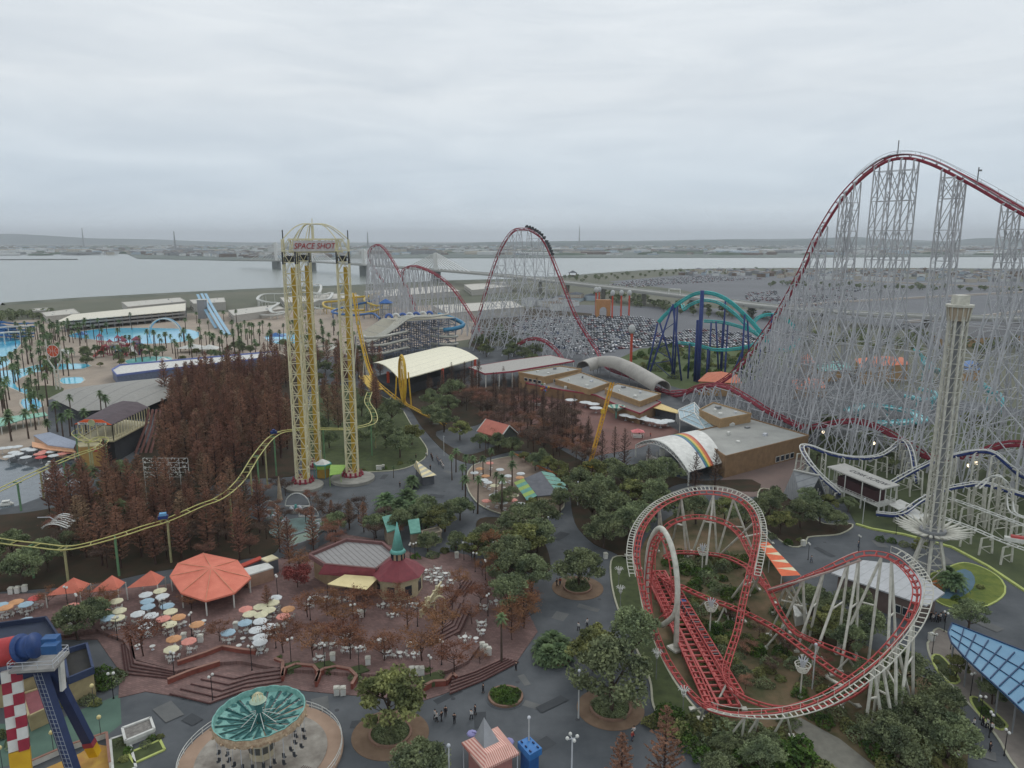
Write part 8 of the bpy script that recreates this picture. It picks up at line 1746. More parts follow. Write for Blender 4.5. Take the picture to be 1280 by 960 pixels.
PA = [(20, 751, 'o'), (7, 758, 'o'), (32, 754, 'b'), (44, 746, 'r'), (32, 774, 'b'), (31, 781, 'p'), (14, 779, 'c'), (1, 755, 'b'), (90, 756, 'p'), (88, 763, 'p'), (89, 769, 'w'), (128, 752, 'o'), (145, 750, 'c'), (129, 764, 'p'), (135, 771, 'b'), (149, 762, 'c'), (147, 771, 'c'), (182, 742, 'w'), (200, 737, 'c'), (203, 744, 'w'), (184, 750, 'b'), (185, 757, 'b'), (209, 756, 'b'), (213, 763, 'c'), (204, 772, 'p'), (223, 770, 'o'), (212, 779, 'c'), (189, 768, 'w'), (172, 766, 'w'), (182, 781, 'w'), (246, 779, 'o'), (217, 797, 'o'), (236, 800, 'p'), (214, 810, 'c'), (307, 760, 'p'), (312, 766, 'c'), (306, 777, 'b'), (285, 789, 'b'), (320, 786, 'w'), (325, 757, 'c'), (341, 752, 'c'), (336, 761, 'c'), (360, 760, 'o'), (326, 767, 'c'), (354, 769, 'p'), (325, 775, 'w'), (336, 782, 'w'), (325, 795, 'w'), (325, 801, 'w'), (344, 746, 'w')]
rr = random.Random(77)
for px, py, c in PA:
 q = U(px, py, UZ + 2.35); place(pt[c], (q.x, q.y, UZ), rr.uniform(0, 1), 1, cols_[c][0] + ' round parasol ' + near(px, py + 12), 'parasols of the brick plaza')
 place(tb, (q.x + .1, q.y - .1, UZ), 0, 1, 'round white table beneath the ' + cols_[c][0] + ' parasol ' + near(px, py + 12), 'white cafe tables'); chairs(q.x, q.y, UZ, 3, px, py + 12, rr)
TBL = [(532, 716), (547, 714), (544, 720), (557, 720), (550, 725), (535, 725), (564, 729), (553, 736), (545, 729), (394, 749), (407, 750), (420, 753), (436, 751), (479, 759), (498, 759), (514, 758), (523, 760), (539, 756), (449, 767), (387, 759), (491, 771), (401, 809), (415, 809), (434, 814), (451, 814), (485, 819), (500, 820), (517, 821), (400, 825), (474, 804), (515, 807), (434, 798), (581, 800), (605, 761), (620, 755), (602, 782), (604, 792), (595, 802), (304, 802), (299, 811), (316, 802), (172, 811), (191, 812), (212, 820), (240, 785), (255, 780), (231, 782)]
for px, py in TBL:
 q = U(px, py, UZ); place(tb, (q.x, q.y, UZ), 0, 1, 'round white table without parasol ' + near(px, py), 'white cafe tables'); chairs(q.x, q.y, UZ, 4, px, py, rr)
for px, py, c in [(612, 578, 'p'), (607, 594, 'o'), (605, 599, 'w'), (610, 602, 'w'), (593, 590, 'w'), (617, 618, 'w'), (608, 625, 'p'), (619, 624, 'p'), (629, 627, 'w'), (641, 624, 'p'), (651, 629, 'w'), (651, 591, 'w'), (650, 596, 'o'), (635, 594, 'w'), (643, 618, 'c'), (600, 585, 'o'), (625, 586, 'w'), (618, 606, 'c'), (628, 602, 'w')]:
 q = U(px, py, 2.65); place(pt[c], (q.x, q.y, .3), 0, 1, cols_[c][0] + ' parasol on the palm cafe terrace ' + near(px, py + 6), 'parasols of the palm terrace')
 place(tb, (q.x + .5, q.y - .5, .3), 0, 1, 'white table on the palm cafe terrace ' + near(px, py + 6), 'white cafe tables')
for px, py in [(732, 502), (742, 504), (745, 509), (714, 499), (792, 520), (804, 522), (812, 524), (826, 527), (835, 525), (819, 525), (800, 519), (782, 518)]:
 q = U(px, py, 2.6); place(pt['w'], (q.x, q.y, .1), 0, (2.1, 2.1, 1.05), 'wide white parasol in the red hall plaza ' + near(px, py + 6), 'wide white parasols')
for px, py, c in [(11, 558, 'w'), (21, 557, 'w'), (32, 560, 'w'), (17, 564, 'w'), (32, 570, 'w'), (11, 569, 'w'), (49, 555, 'p'), (57, 555, 'p'), (55, 563, 'p'), (49, 566, 'p'), (51, 570, 'r'), (68, 560, 'w'), (67, 568, 'w'), (77, 566, 'p'), (86, 564, 'p'), (64, 563, 'w'), (2, 559, 'w'), (40, 561, 'w'), (22, 566, 'w')]:
 q = U(px, py, 2.6); place(pt[c], (q.x, q.y, .1), 0, (1.35, 1.35, 1), cols_[c][0] + ' parasol on the pond side deck ' + near(px, py + 6), 'parasols beside the boat pond')
for px, py, la in ((64, 582, 'white paddle boat farthest out by the pond walk'), (61, 604, 'white paddle boat at the near pond edge'), (8, 632, 'white paddle boat moored at the pond corner')):
 q = U(px, py); t = thing('paddle_boat', la, 'boat', (q.x, q.y, .06), .4, 'white paddle boats'); mb = MB(); mb.tube([(-1.6, 0, .25), (-1.1, 0, .3), (1.1, 0, .3), (1.9, 0, .35)], [.3, .7, .75, .1], 8); mb.build('hull', white, None).parent = t; mb = MB(); mb.box(0, 0, 1.3, 1.8, 1.4, .1); [mb.bar((i, j, .4), (i, j, 1.3), .05) for i in (-.7, .7) for j in (-.55, .55)]; mb.build('canopy', white, None).parent = t
wall_run('white railed wooden walk crossing the pond corner', [(75, 602), (100, 586), (126, 572)], .9, .2, .2, mat('walk_wood', C(150, 142, 124), .8))
# bins
def make_bin():
 t = thing('litter_bin', 'x', 'bin'); mb = MB(); mb.box(0, 0, 0, .75, .75, 1.0); mb.build('body', white, t); mb = MB(); mb.box(0, 0, 1.0, .85, .85, .15); mb.box(0, 0, 1.15, .6, .6, .12); mb.build('lid', offwhite, t); return t
bn = make_bin()
for px, py, z, la in ((421, 868, .12, 'left one of the two white bins under the scalloped wall'), (429, 868, .12, 'right one of the two white bins under the scalloped wall'), (295, 786, UZ, 'white bin right of the big orange tent'), (230, 800, UZ, 'white bin left among the parasols before the orange tent'), (251, 802, UZ, 'white bin right among the parasols before the orange tent'), (416, 825, UZ, 'white bin on the terrace above the scalloped walls'), (460, 830, UZ, 'white bin right of the terrace lamp posts'), (452, 771, UZ, 'white bin in front of the yellow awning'), (347, 790, UZ, 'white bin right of the cream parasols'), (515, 843, UZ, 'first white bin of the terrace row of three'), (521, 843, UZ, 'middle white bin of the terrace row of three'), (527, 843, UZ, 'last white bin of the terrace row of three'),
     (603, 812, UZ, 'upper white bin of the sloping row by the stairs'), (607, 815, UZ, 'middle white bin of the sloping row by the stairs'), (611, 818, UZ, 'lower white bin of the sloping row by the stairs'), (472, 587, .1, 'left white bin by the curved lawn kerb'), (475.5, 587, .1, 'middle white bin by the curved lawn kerb'), (479, 586, .1, 'right white bin by the curved lawn kerb'), (757, 698, .1, 'white bin at the tip of the grass strip'), (1004, 682, .1, 'white bin beside the queue hedge'), (1164, 800, .1, 'white topped box at the tip of the right pavement'), (1070, 752, .1, 'white vending box before the grey sheet roof'), (14, 742, UZ, 'left white bin by the dark hedge'), (22, 741, UZ, 'second white bin by the dark hedge'), (31, 739, UZ, 'third white bin by the dark hedge'), (571, 697, .12, 'white post box by the brown leaved tree')):
 q = U(px, py, z); place(bn, tuple(q), .2, 1.15, la, 'white litter bins')
# lamps
def make_lamp(kind):
 t = thing('street_lamp', 'x', 'lamp'); mb = MB()
 if kind == 'twin':
  mb.cyl(0, 0, 0, .3, .16, .1, 8); mb.cyl(0, 0, .3, 4.3, .07, .06, 6); mb.bar((-.4, 0, 4.2), (.4, 0, 4.2), .07); mb.build('post', black, t)
  for s in (-.4, .4): mb = MB(); mb.ball(s, 0, 4.48, .25, 8, 6); mb.build('globe', white, t)
 elif kind == 'tall':
  mb.cyl(0, 0, 0, 8, .13, .1, 8); mb.build('post', mat('pole_grey', C(196, 198, 196), .5), t); mb = MB(); mb.ball(0, 0, 8.2, .27, 8, 6); mb.build('globe', steel, t)
 elif kind == 'quad':
  mb.cyl(0, 0, 0, 9, .14, .1, 8); mb.bar((-.7, 0, 9), (.7, 0, 9), .07); mb.bar((0, -.7, 9), (0, .7, 9), .07); mb.build('post', steel, t)
  for s, u in ((-.7, 0), (.7, 0), (0, .7), (0, -.7)): mb = MB(); mb.ball(s, u, 9.2, .25, 8, 6); mb.build('globe', white, t)
 elif kind == 'globe':
  mb.cyl(0, 0, 0, 4, .06, .05, 6); mb.build('post', dgrey, t); mb = MB(); mb.ball(0, 0, 4.25, .36, 8, 6); mb.build('globe', mat('globe_yellow', C(232, 218, 156), .4), t)
 else:
  mb.cyl(0, 0, 0, 5.2, .09, .07, 6); mb.build('post', grey, t); mb = MB()
  for k in range(9): a = 2 * PI * k / 9; mb.tube([(0, 0, 5.2), (.35 * math.cos(a), .35 * math.sin(a), 6.2), (.9 * math.cos(a), .9 * math.sin(a), 6.9), (1.2 * math.cos(a), 1.2 * math.sin(a), 6.6)], [.12, .11, .1, .06], 5)
  mb.cyl(0, 0, 5.0, 5.7, .15, .45, 8); mb.build('fountain_head', white, t)
 return t
lt = {k: make_lamp(k) for k in ('twin', 'tall', 'quad', 'globe', 'crown')}
for px, py in ((147, 800), (98, 770), (205, 776), (218, 846), (266, 876), (315, 838), (142, 873), (364, 828), (406, 835), (449, 839), (442, 783), (522, 783), (552, 831), (538, 851), (347, 745), (388, 775), (513, 703), (519, 702), (580, 700), (618, 700), (607, 725), (594, 715), (640, 705), (85, 760), (345, 810), (240, 795), (610, 770)):
 q = U(px, py, UZ if py > 735 and py < 850 else .1); place(lt['twin'], tuple(q), rr.uniform(0, 3), 1, 'black post lamp with two white globes ' + near(px, py), 'twin globe lamps')
for px, py, la in ((723, 898, 'tall grey lamp pole at the largest round planter'), (661, 962, 'tall grey lamp pole behind the blue booth'), (562, 1000, 'tall grey lamp pole left of the pink kiosk'), (402, 590, 'grey lamp pole on the lawn beside the tower trio'), (722, 632, 'white lamp pole rising from the dark trees'), (685, 680, 'small grey pole on the path beside the trees'), (1015, 862, 'grey pole amid the coaster legs'), (1078, 655, 'slim pole at the lime kerb'), (555, 570, 'slim pole beside the visitors on the path')):
 place(lt['tall'], tuple(U(px, py)), 0, .85 if py < 720 else 1, la, 'tall pole lamps')
place(lt['quad'], tuple(U(714, 998)), .3, 1, 'tall pole lamp with four white globes in front', None)
for px, py, la in ((118, 884, 'yellow globe lamp by the bushes'), (127, 925, 'yellow globe lamp on green paving'), (68, 945, 'yellow globe lamp between the blue legs'), (4, 965, 'yellow globe lamp at the left edge')): place(lt['globe'], tuple(U(px, py)), 0, .9, la, 'yellow globe lamps')
for px, py in ((773, 740), (775, 765), (789, 800), (820, 850), (853, 900)): place(lt['crown'], tuple(U(px, py)), px, .8, 'white fountain shaped lamp on the grass strip ' + near(px, py), 'fountain lamps')
for px, py in ((1180, 790), (1188, 812), (1200, 842), (1213, 870), (1225, 900), (1236, 922), (1255, 945), (1165, 818), (1244, 880), (1010, 700), (1073, 690), (1120, 668), (1155, 905)): q = U(px, py); place(lt['twin'], tuple(q), px, .9, 'slim lamp with two globes ' + near(px, py), 'lamps of the right pavement')
def make_basket():
 t = thing('basket_lamp', 'x', 'lamp'); mb = MB(); mb.cyl(0, 0, 0, 6.2, .2, .16, 8); mb.cyl(0, 0, 0, .2, .6, .6, 8); mb.build('post', offwhite, t); mb = MB(); n = 20
 for z, r_ in ((6.0, .9), (6.5, 1.15), (7.0, 1.35), (7.5, 1.5)): mb.tube([(r_ * math.cos(2 * PI * k / n), r_ * math.sin(2 * PI * k / n), z) for k in range(n)], .11, 4, True)
 for k in range(10): a = 2 * PI * k / 10; mb.bar((.8 * math.cos(a), .8 * math.sin(a), 5.9), (1.5 * math.cos(a), 1.5 * math.sin(a), 7.5), .07)
 mb.cyl(0, 0, 6, 6.1, .9, .9, 12); mb.build('basket', offwhite, t); mb = MB()
 for k in range(8): a = 2 * PI * k / 8; mb.tube([(.2 * math.cos(a), .2 * math.sin(a), 6.8), (.55 * math.cos(a), .55 * math.sin(a), 8.2), (1.0 * math.cos(a), 1.0 * math.sin(a), 8.9)], [.16, .13, .05], 5)
 mb.build('crown', steel, t); return t
bk_ = make_basket()
for px, py, la in ((877, 718, 'white basket lamp standing behind the white loop in the garden'), (887, 792, 'white basket lamp at the middle of the coaster garden'), (1000, 872, 'white basket lamp low in the right of the coaster garden')): place(bk_, tuple(U(px, py)), 0, .8, la, 'basket lamps')
# ---------------- people
def make_person(shirt, trousers, hairm, step, label='x', arm=0.15):
 t = thing('person', label, 'person')
 V = [(0, 0, .95), (0, 0, 1.2), (0, 0, 1.42), (0, 0, 1.52), (0, .01, 1.60), (0, .01, 1.72), (.09, 0, .92), (.10, step, .50), (.10, step * .9 - .05, .08), (.10, step * .9 + .1, .04), (-.09, 0, .92), (-.10, -step * .6, .50), (-.10, -step * 1.1 - .05, .10), (-.10, -step * 1.1 + .1, .04), (.19, 0, 1.42), (.24, -step * .6, 1.15), (.25, -step * .3 + arm, .92), (.25, -step * .2 + arm + .05, .84), (-.19, 0, 1.42), (-.24, step * .6, 1.15), (-.25, step * .8 + arm, .93), (-.25, step * .9 + arm + .04, .85)]
 E = [(0, 1), (1, 2), (2, 3), (3, 4), (4, 5), (0, 6), (6, 7), (7, 8), (8, 9), (0, 10), (10, 11), (11, 12), (12, 13), (2, 14), (14, 15), (15, 16), (16, 17), (2, 18), (18, 19), (19, 20), (20, 21)]
 rad = [.15, .14, .15, .055, .085, .085, .09, .065, .042, .04, .09, .065, .042, .04, .06, .045, .032, .03, .06, .045, .032, .03]
 me = bpy.data.meshes.new('body'); me.from_pydata(V, E, []); ob = bpy.data.objects.new('tmp', me); COL.objects.link(ob)
 m = ob.modifiers.new('s', 'SKIN'); s2 = ob.modifiers.new('d', 'SUBSURF'); s2.levels = 1
 if not me.skin_vertices:
  bpy.context.view_layer.objects.active = ob
 for i, r_ in enumerate(rad): me.skin_vertices[0].data[i].radius = (r_ * 1.1, r_)
 me.skin_vertices[0].data[0].use_root = True
 dg = bpy.context.evaluated_depsgraph_get(); dg.update(); nm = bpy.data.meshes.new_from_object(ob.evaluated_get(dg)); bpy.data.objects.remove(ob)
 nm.materials.clear(); nm.materials.append(skin); b = bpy.data.objects.new('body', nm); COL.objects.link(b); b.parent = t
 def kid(name, mb, m_): o = mb.build(name, m_); o.parent = t
 mb = MB(); mb.tube([(0, 0, .93), (0, 0, 1.1), (0, 0, 1.35), (0, 0, 1.47)], [.175, .165, .185, .09], 10)
 for a, b_, c in ((14, 15, 16), (18, 19, 20)): mb.tube([V[a], V[b_], V[c]], [.08, .065, .055], 7)
 kid('jacket', mb, shirt); mb = MB(); mb.tube([(0, 0, .82), (0, 0, 1.0)], [.15, .17], 10)
 for a, b_, c in ((6, 7, 8), (10, 11, 12)): mb.tube([V[a], V[b_], V[c]], [.115, .085, .065], 7)
 kid('trousers', mb, trousers); mb = MB(); mb.ball(0, -.015, 1.69, .112, 8, 6, 1.05); kid('hair', mb, hairm); mb = MB()
 for q in (9, 13): mb.box(V[q][0], V[q][1] - .05, 0, .1, .26, .09)
 kid('shoes', mb, black); return t
hairm = mat('dark_hair', C(38, 32, 30), .8); den = mat('denim', C(62, 74, 98), .8); drk = mat('dark_cloth', C(44, 44, 50), .85)
pw = make_person(mat('cloth_white', C(216, 216, 214), .8), drk, hairm, .16); pd = make_person(drk, drk, hairm, .1); pg = make_person(mat('cloth_grey', C(128, 134, 142), .85), den, hairm, .2); pr_ = make_person(mat('cloth_red', C(168, 70, 66), .8), den, hairm, .05)
kinds = {'w': (pw, 'person in white top'), 'd': (pd, 'person in dark clothes'), 'g': (pg, 'person in grey jacket'), 'r': (pr_, 'person in red jacket')}
for px, py, k, ex in ((544, 899, 'w', 'leftmost of the group below the stairs'), (546, 902, 'w', 'second from left of the group below the stairs'), (557, 895, 'd', 'walking at the back of the group below the stairs'), (552, 901, 'd', 'between white tops of the group below the stairs'), (568, 904, 'd', 'walking alone left of the pair'), (589, 899, 'w', 'left one of the walking pair above the kiosk'), (594, 893, 'd', 'right one of the walking pair above the kiosk'), (604, 866, 'd', 'standing at the foot of the brick stairs'), (723, 788, 'w', 'left of the walkers beside the palm circle'), (730, 797, 'd', 'nearest of the walkers beside the palm circle'), (734, 783, 'w', 'right of the walkers beside the palm circle'), (792, 920, 'w', 'under the rust tree right of the largest planter'), (790, 926, 'r', 'under the rust tree beside a white top'), (645, 838, 'd', 'at the railing right of the brick stairs'), (696, 732, 'd', 'left edge of the upper round planter'), (700, 731, 'r', 'beside a dark figure at the upper round planter'),
     (520, 573, 'd', 'standing left of the crowd on the path'), (500, 609, 'd', 'near the drop tower deck'), (592, 641, 'd', 'at the kerb of the palm terrace'), (1217, 910, 'w', 'leftmost of the four on the right path'), (1228, 907, 'd', 'second of the four on the right path'), (1234, 910, 'w', 'third of the four on the right path'), (1239, 915, 'w', 'rightmost of the four on the right path'), (1197, 950, 'w', 'under the dark tree at lower right'), (1014, 703, 'g', 'crossing the path near the orange canopy'), (1073, 684, 'g', 'walking near the lime kerb'), (75, 783, 'w', 'left behind the navy ride house'), (69, 782, 'r', 'beside a white top behind the navy ride house'), (1237, 940, 'd', 'at the bottom of the right path')):
 q = U(px, py, UZ if (px, py) in ((645, 838), (75, 783), (69, 782)) else .12 if px < 612 and py > 860 else .04); place(kinds[k][0], tuple(q), rr.uniform(0, 6.3), 1.0, kinds[k][1] + ' ' + ex, 'visitors in the park')
for i in range(13): px, py = 533 + (i * 7) % 22 + (i % 3), 571 + (i * 5) % 17; k = 'wdg'[i % 3]; place(kinds[k][0], tuple(U(px, py, .04)), i * 1.3, 1.0, kinds[k][1] + ' in the crowd behind the cream pyramid kiosk', 'crowd on the wide path')
for i in range(7): px, py = 1163 + i * 3, 774 + (i * 3) % 5; k = 'dwg'[i % 3]; place(kinds[k][0], tuple(U(px, py, .04)), i * 1.7, 1.0, kinds[k][1] + ' in the queue above the blue glass canopy', 'queue on the right path')
for px, py, k in ((799, 545, 'd'), (813, 546, 'r'), (803, 547, 'w'), (700, 520, 'w'), (712, 512, 'd')): place(kinds[k][0], tuple(U(px, py, .1)), px, 1, kinds[k][1] + ' on the red hall plaza ' + near(px, py), 'visitors in the park')
# ---------------- parked cars
cc_ = [C(214, 214, 214), C(206, 208, 212), C(40, 42, 46), C(168, 170, 174), C(60, 64, 72), C(120, 40, 44), C(54, 74, 112), C(190, 190, 186)]
cn = ['white', 'pearl white', 'black', 'silver', 'dark grey', 'dark red', 'dark blue', 'beige']
def car_mb(mb, x, y, z, a, s=1, van=False, k0=0):
 c, n = math.cos(a), math.sin(a); T = lambda u, v, w_: (x + (u * c - v * n) * s, y + (u * n + v * c) * s, z + w_ * s)
 def loft(secs, k):
  mb.k = k; o = [];
  for u, hw, z0, z1 in secs: o += [T(u, -hw, z0), T(u, hw, z0), T(u, hw * .95, z1), T(u, -hw * .95, z1)]
  m = len(secs); mb.add(o, [(i * 4 + j, i * 4 + (j + 1) % 4, (i + 1) * 4 + (j + 1) % 4, (i + 1) * 4 + j) for i in range(m - 1) for j in range(4)] + [(3, 2, 1, 0), tuple((m - 1) * 4 + j for j in range(4))])
 loft([(-2.2, .75, .35, .75), (-2.1, .85, .3, .95), (-1.2, .87, .3, 1.0), (1.0, .87, .3, .98), (2.0, .84, .3, .8), (2.2, .7, .35, .62)], k0)
 loft([(-1.95, .7, .95, 1.0), (-1.45, .72, .95, 1.45 if not van else 1.75), (.2, .72, .95, 1.5 if not van else 1.85), (1.1, .72, .95, 1.0)], k0 + 1 if not van else k0 + 1)
 mb.k = k0; loft([(-1.4, .6, 1.44 if not van else 1.74, 1.5 if not van else 1.8), (.15, .6, 1.48 if not van else 1.82, 1.54 if not van else 1.9)], k0)
cmats = [mat('car_paint_' + cn[i].replace(' ', '_'), cc_[i], .3, cc_[i], spec=.5) for i in range(8)]
protos = []
for i in range(8):
 mb = MB(); car_mb(mb, 0, 0, 0, 0, van=(i % 3 == 0))
 wb = MB()
 mb.k = 2
 for u in (-1.35, 1.35):
  for v in (-.8, .8): mb.tube([(u, v - .1, .33), (u, v + .1, .33)], .33, 8)
 protos.append(mb.build('parked_car', [cmats[i], glass, black]))
lot = [(640, 404), (690, 397), (740, 395), (800, 397), (822, 402), (815, 414), (835, 424), (860, 412), (905, 414), (940, 420), (950, 430), (930, 436), (880, 436), (820, 432), (790, 436), (760, 441), (735, 446), (700, 436), (660, 422), (645, 415)]
pw_ = px_poly(lot); spots = []; ang_ = R(22); rr = random.Random(4)
for i in range(-60, 60):
 for j in range(-80, 80):
  u = i * 2.6; v = (j // 2) * 14.6 + (j % 2) * 5.1
  x = 90 + u * math.cos(ang_) - v * math.sin(ang_); y = 560 + u * math.sin(ang_) + v * math.cos(ang_)
  if inside((x, y), pw_) and rr.random() < .93: spots.append((x, y))
spots.sort(key=lambda p: p[0] ** 2 + p[1] ** 2)
used = [False] * 8
for k, (x, y) in enumerate(spots[:290]):
 i = rr.choice((0, 0, 1, 1, 2, 2, 3, 3, 4, 5, 6, 7)); o = protos[i] if not used[i] else protos[i].copy()
 if used[i]: COL.objects.link(o)
 used[i] = True; o.location = (x + rr.uniform(-.15, .15), y + rr.uniform(-.3, .3), .045); o.rotation_euler = (0, 0, ang_ + PI / 2 + (PI if rr.random() < .5 else 0)); q = proj((x, y, 0))
 tag(o, cn[i] + ' car parked in the lot ' + near(*q), 'car', 'cars parked in the near lot')
mb = MB()
for k, (x, y) in enumerate(spots[290:]): c = rr.choice((0, 0, 1, 1, 2, 2, 3, 3, 4, 5, 6, 7)); car_mb(mb, x, y, .05, ang_ + PI / 2, k0=c * 2, van=rr.random() < .3)
ml = []
for m_ in cmats: ml += [m_, glass]
o = mb.build('parked_cars', ml); tag(o, 'dense rows of parked cars filling the back of the big lot', 'cars', None, 'stuff')
mb = MB()
for poly, dx, dy, pr in (([(755, 357), (790, 351), (880, 345), (960, 349), (900, 352), (820, 357), (775, 361)], 3, 7, .6), ([(962, 372), (1060, 368), (1075, 376), (1010, 386), (962, 384)], 3, 8, .6), ([(960, 392), (1010, 388), (1030, 396), (960, 402)], 3, 7, .7), ([(930, 366), (970, 364), (975, 374), (935, 380)], 3, 7, .5), ([(1000, 358), (1100, 362), (1090, 366), (1000, 362)], 4, 9, .4)):
 pp = px_poly(poly); xs = [p[0] for p in pp]; ys = [p[1] for p in pp]; x = min(xs)
 while x < max(xs):
  y = min(ys)
  while y < max(ys):
   if inside((x, y), pp) and rr.random() < pr: car_mb(mb, x, y, .06, PI / 2, k0=rr.choice((0, 0, 2, 2, 4, 6, 8, 10)))
   y += dy
  x += dx
o = mb.build('parked_cars', ml); tag(o, 'scattered rows of cars in the far lots beyond the viaduct', 'cars', None, 'stuff')
# ================================================================== BRIDGE, VIADUCT AND THE FAR TOWN
vd = thing('viaduct', 'long pale expressway viaduct curving from the bridge past the car park', 'viaduct', U(800, 385)); path = spline([U(300, 325, 18), U(400, 328, 19), U(545, 338, 20), U(640, 346, 19), U(700, 353, 17), U(790, 363, 15), U(880, 374, 13), U(960, 384, 11), U(1060, 392, 10), U(1200, 398, 9), U(1400, 402, 9)], 18)
mb = MB()
for a, b_ in zip(path, path[1:]): mb.bar(a, b_, 22, 2.2)
mb.build('deck', mat('deck_concrete', C(160, 160, 156), .85, C(136, 136, 132), .02), vd)
mb = MB()
for i in range(len(path) - 1):
 a, b_ = path[i], path[i + 1]; t = (b_ - a).normalized(); s = Vector((t.y, -t.x, 0))
 for k in (-1, 1): mb.bar(a + s * k * 10.8 + Vector((0, 0, 1.7)), b_ + s * k * 10.8 + Vector((0, 0, 1.7)), .4, 1.3)
mb.build('parapets', mat('parapet_pale', C(186, 186, 180), .8), vd)
for i in range(3, len(path), 4):
 p = path[i]
 if proj(p)[0] > 640: mb = MB(); mb.box(p.x, p.y, 0, 5, 3, p.z - 1.1); mb.build('pier', concrete, vd)
for px, ytop, ybase, ydeck, la in ((343, 303, 329, 322.5, 'leftmost pale cable stayed pylon of the bridge'), (391, 306, 333, 326.5, 'second pale cable pylon seen through the tower trio'), (455, 311, 341, 331.5, 'third cable pylon left of the dragon turnaround'), (545, 316, 350, 337.5, 'nearest cable pylon at the park side of the bridge')):
 p = min(path, key=lambda q: abs(proj(q)[0] - px)); zt = U(px, ytop, Y=p.y).z; t_ = thing('bridge_pylon', la, 'bridge', (p.x, p.y, 0), 0, 'cable pylons of the bridge'); mb = MB(); mb.bar((p.x, p.y, p.z - 1), (p.x, p.y, zt), 6, 6); mb.build('pylon', mat('pylon_pale', C(226, 226, 222), .7), t_)
 mb = MB(); mb.box(p.x, p.y, -3, 14, 30, p.z + 1.8); mb.build('pier', mat('pier_grey', C(120, 124, 122), .9), t_); i = path.index(p); t = (path[min(i + 1, len(path) - 1)] - path[i - 1]); t.z = 0; t.normalize(); mb = MB()
 for k in range(1, 9):
  for sg in (-1, 1): e_ = p + t * sg * k * 15; mb.bar((p.x, p.y, zt - (8 - k) * (zt - p.z) * .07), (e_.x, e_.y, p.z + 1), 1.4, .9)
 mb.build('stay_cables', mat('cable_pale', C(220, 220, 216), .6), t_)
def town(poly, n, seed, hmax, wmin, wmax, name, label):
 rr = random.Random(seed); mb = MB(); pp = poly; xs = [p[0] for p in pp]; ys = [p[1] for p in pp]; k = 0
 while k < n:
  x, y = rr.uniform(min(xs), max(xs)), rr.uniform(min(ys), max(ys))
  if not inside((x, y), pp): continue
  k += 1; mb.k = rr.choice((0, 0, 1, 2, 3, 4)); a = rr.uniform(0, 3); w_, l_, h = rr.uniform(wmin, wmax), rr.uniform(wmin, wmax), rr.uniform(4, hmax) ** 1.0
  mb.box(x, y, 0, w_, l_, h, a)
  if w_ < 40: mb.k = rr.choice((2, 3, 5)); cc = math.cos(a); sn = math.sin(a); mb.hip([(x + i * w_ * .52 * cc - j * l_ * .52 * sn, y + i * w_ * .52 * sn + j * l_ * .52 * cc) for i, j in ((-1, -1), (1, -1), (1, 1), (-1, 1))], h + .01, (x, y, h + 2.5))
 o = mb.build(name, [mat('town_white', C(216, 218, 216), .8), mat('town_beige', C(190, 182, 168), .8), mat('town_grey', C(140, 142, 144), .8), mat('town_brown', C(120, 104, 92), .8), mat('town_pale_blue', C(176, 190, 200), .8), mat('town_slate', C(90, 96, 104), .8)]); tag(o, label, 'town', None, 'stuff')
fr_ = [G2(max(-2600, min(3900, a)), b + (-1.0)) for a, b in far]
town([(-7000, 3700), (-1500, 3650), (7500, 3650), (9500, 9000), (-9500, 9000)], 4200, 1, 15, 14, 48, 'far_town', 'pale hazy town spread over the plain beyond the river')
town([(-6000, 3650), (7000, 3650), (8000, 5500), (-7000, 5500)], 380, 2, 20, 60, 170, 'far_factories', 'large pale factory roofs across the river')
town(px_poly([(165, 318), (300, 322), (340, 324), (390, 323), (430, 321), (430, 318), (160, 314)]), 500, 3, 14, 12, 40, 'spit_town', 'houses on the spit at the left end of the bridge')
town(px_poly([(820, 345), (880, 339), (1280, 339), (1500, 341), (1500, 352), (1280, 354), (1000, 350), (930, 345)]), 520, 4, 7.5, 7, 16, 'riverside_village', 'village roofs along the near river bank behind the dragon')
town(px_poly([(640, 384), (700, 372), (760, 372), (735, 384), (690, 390)]), 14, 5, 8, 10, 22, 'low_sheds', 'low pale sheds beside the viaduct ramp')
# woods of the far plain
rr = random.Random(8); mb = MB()
for k in range(900):
 x, y = rr.uniform(-8000, 9000), rr.uniform(3600, 9200); w_ = rr.uniform(40, 260); mb.ball(x, y, 0, w_ * .5, 7, 4, rr.uniform(7, 13) / (w_ * .5))
o = mb.build('far_woods', mat('woods_far', C(72, 90, 68), 1.0, C(54, 70, 54), .01)); tag(o, 'dark tree belts scattered between the far town roofs', 'trees', None, 'stuff')
for px, yt, Yf, la in ((219, 289, 5200, 'tallest thin mast on the left horizon'), (105, 285, 7000, 'thin faint mast at the far left horizon'), (460, 290, 6200, 'thin lattice mast above the bridge'), (724, 283, 8200, 'thin hilltop mast right of the second dragon hill')):
 p = U(px, 310, Y=Yf); zt = U(px, yt, Y=Yf).z; t = thing('radio_mast', la, 'mast', (p.x, p.y, 0), 0, 'masts on the horizon'); mb = MB(); mb.tube([(p.x, p.y, 0), (p.x, p.y, zt)], [9, 3], 5); mb.build('shaft', grey, t)
q = U(716, 346); t = thing('lookout_hut', 'dark roofed lookout hut on the river bank', 'hut', q); mb = MB(); mb.hip([(q.x - 9, q.y - 7), (q.x + 9, q.y - 7), (q.x + 9, q.y + 7), (q.x - 9, q.y + 7)], 8, (q.x, q.y, 13)); mb.build('roof', slate, t); mb = MB(); [mb.bar((q.x + i, q.y + j, 0), (q.x + i, q.y + j, 8), .8) for i in (-7, 7) for j in (-5, 5)]; mb.bar((q.x - 7, q.y, 3), (q.x + 7, q.y, 3), 10, .5); mb.build('frame', wood, t)
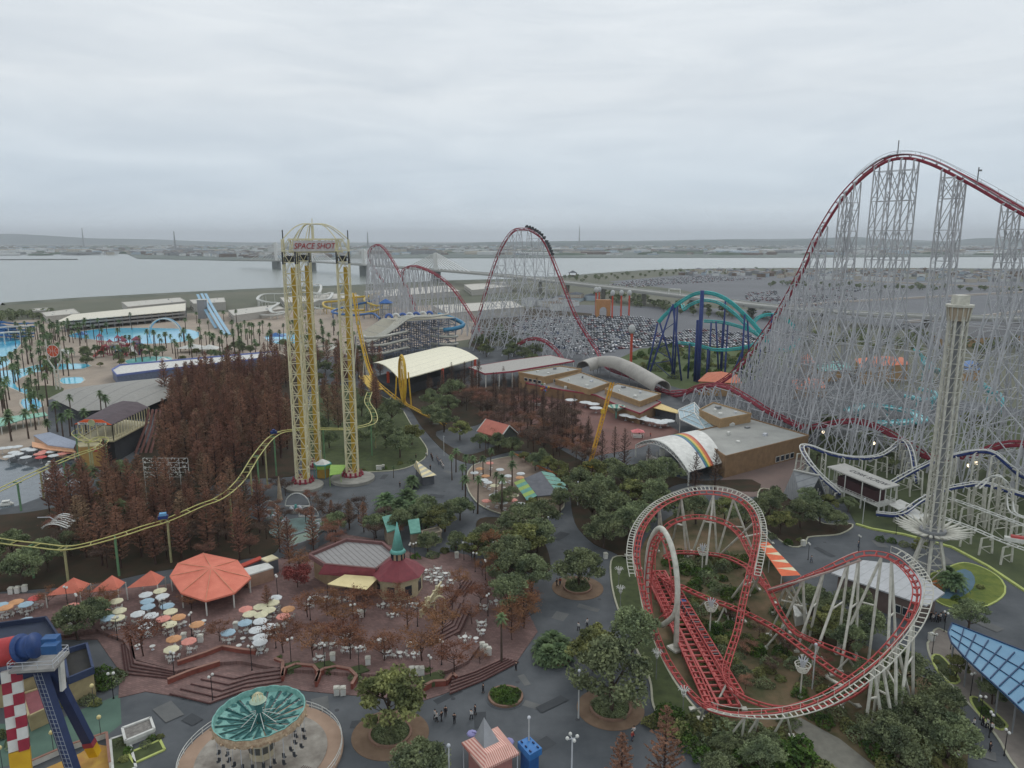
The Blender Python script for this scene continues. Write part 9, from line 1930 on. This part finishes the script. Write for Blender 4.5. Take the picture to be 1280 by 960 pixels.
t = thing('gantry', 'pale sign gantry over the viaduct left of the turquoise coaster', 'gantry', U(840, 368)); mb = MB(); a, b_ = U(836, 369, 14), U(850, 370, 14)
for v in (a, b_): mb.bar(v, v + Vector((0, 0, 7)), .8)
mb.bar(a + Vector((0, 0, 7)), b_ + Vector((0, 0, 7)), .8, 1.2); mb.build('frame', white, t)
# lit lamps glowing at dusk under the lattice
for px, py, z, la in ((1029, 541, 3, 'bright round lamp at the corner of the long tan hall'), (1211, 583, 6, 'left warm lamp above the white coaster frames'), (1220, 580, 6, 'right warm lamp above the white coaster frames'), (1092, 555, 3, 'small white lamp under the red return track')):
 q = U(px, py, z); t = thing('lit_lamp', la, 'lamp', (q.x, q.y, 0)); mb = MB(); mb.bar((q.x, q.y, 0), (q.x, q.y, z), .15); mb.build('post', grey, t); mb = MB(); mb.ball(q.x, q.y, z + .3, .55, 8, 6); mb.build('bulb', emit('lamp_glow', (1, .82, .55, 1), 2.2), t)
drop_unused(*[v for v in lt.values()], *[v for v in pt.values()])
drop_unused(*redw, *thinw, *broad, *brown, *bare, *palms, *shrubs)
# ------------------------------------------------------------------ haze
def haze():
 mb = MB(); x0, x1, y0, y1, z0, z1 = -25500, 25500, -1500, 26000, -7.5, 350
 mb.add([(x0, y0, z0), (x1, y0, z0), (x1, y1, z0), (x0, y1, z0), (x0, y0, z1), (x1, y0, z1), (x1, y1, z1), (x0, y1, z1)],
  [(3, 2, 1, 0), (4, 5, 6, 7), (0, 1, 5, 4), (1, 2, 6, 5), (2, 3, 7, 6), (3, 0, 4, 7)])
 m = bpy.data.materials.new('haze_air'); m.use_nodes = True; n = m.node_tree.nodes; n.clear()
 o = n.new('ShaderNodeOutputMaterial'); v = n.new('ShaderNodeVolumePrincipled')
 v.inputs['Color'].default_value = (0.90, 0.95, 1.0, 1); v.inputs['Density'].default_value = HAZE
 m.node_tree.links.new(v.outputs[0], o.inputs['Volume'])
 ob = mb.build('haze', m); ob['kind'] = 'stuff'; tag(ob, 'pale blue grey haze lying over the bay and park', 'haze')
HAZE = 0.00007
haze()
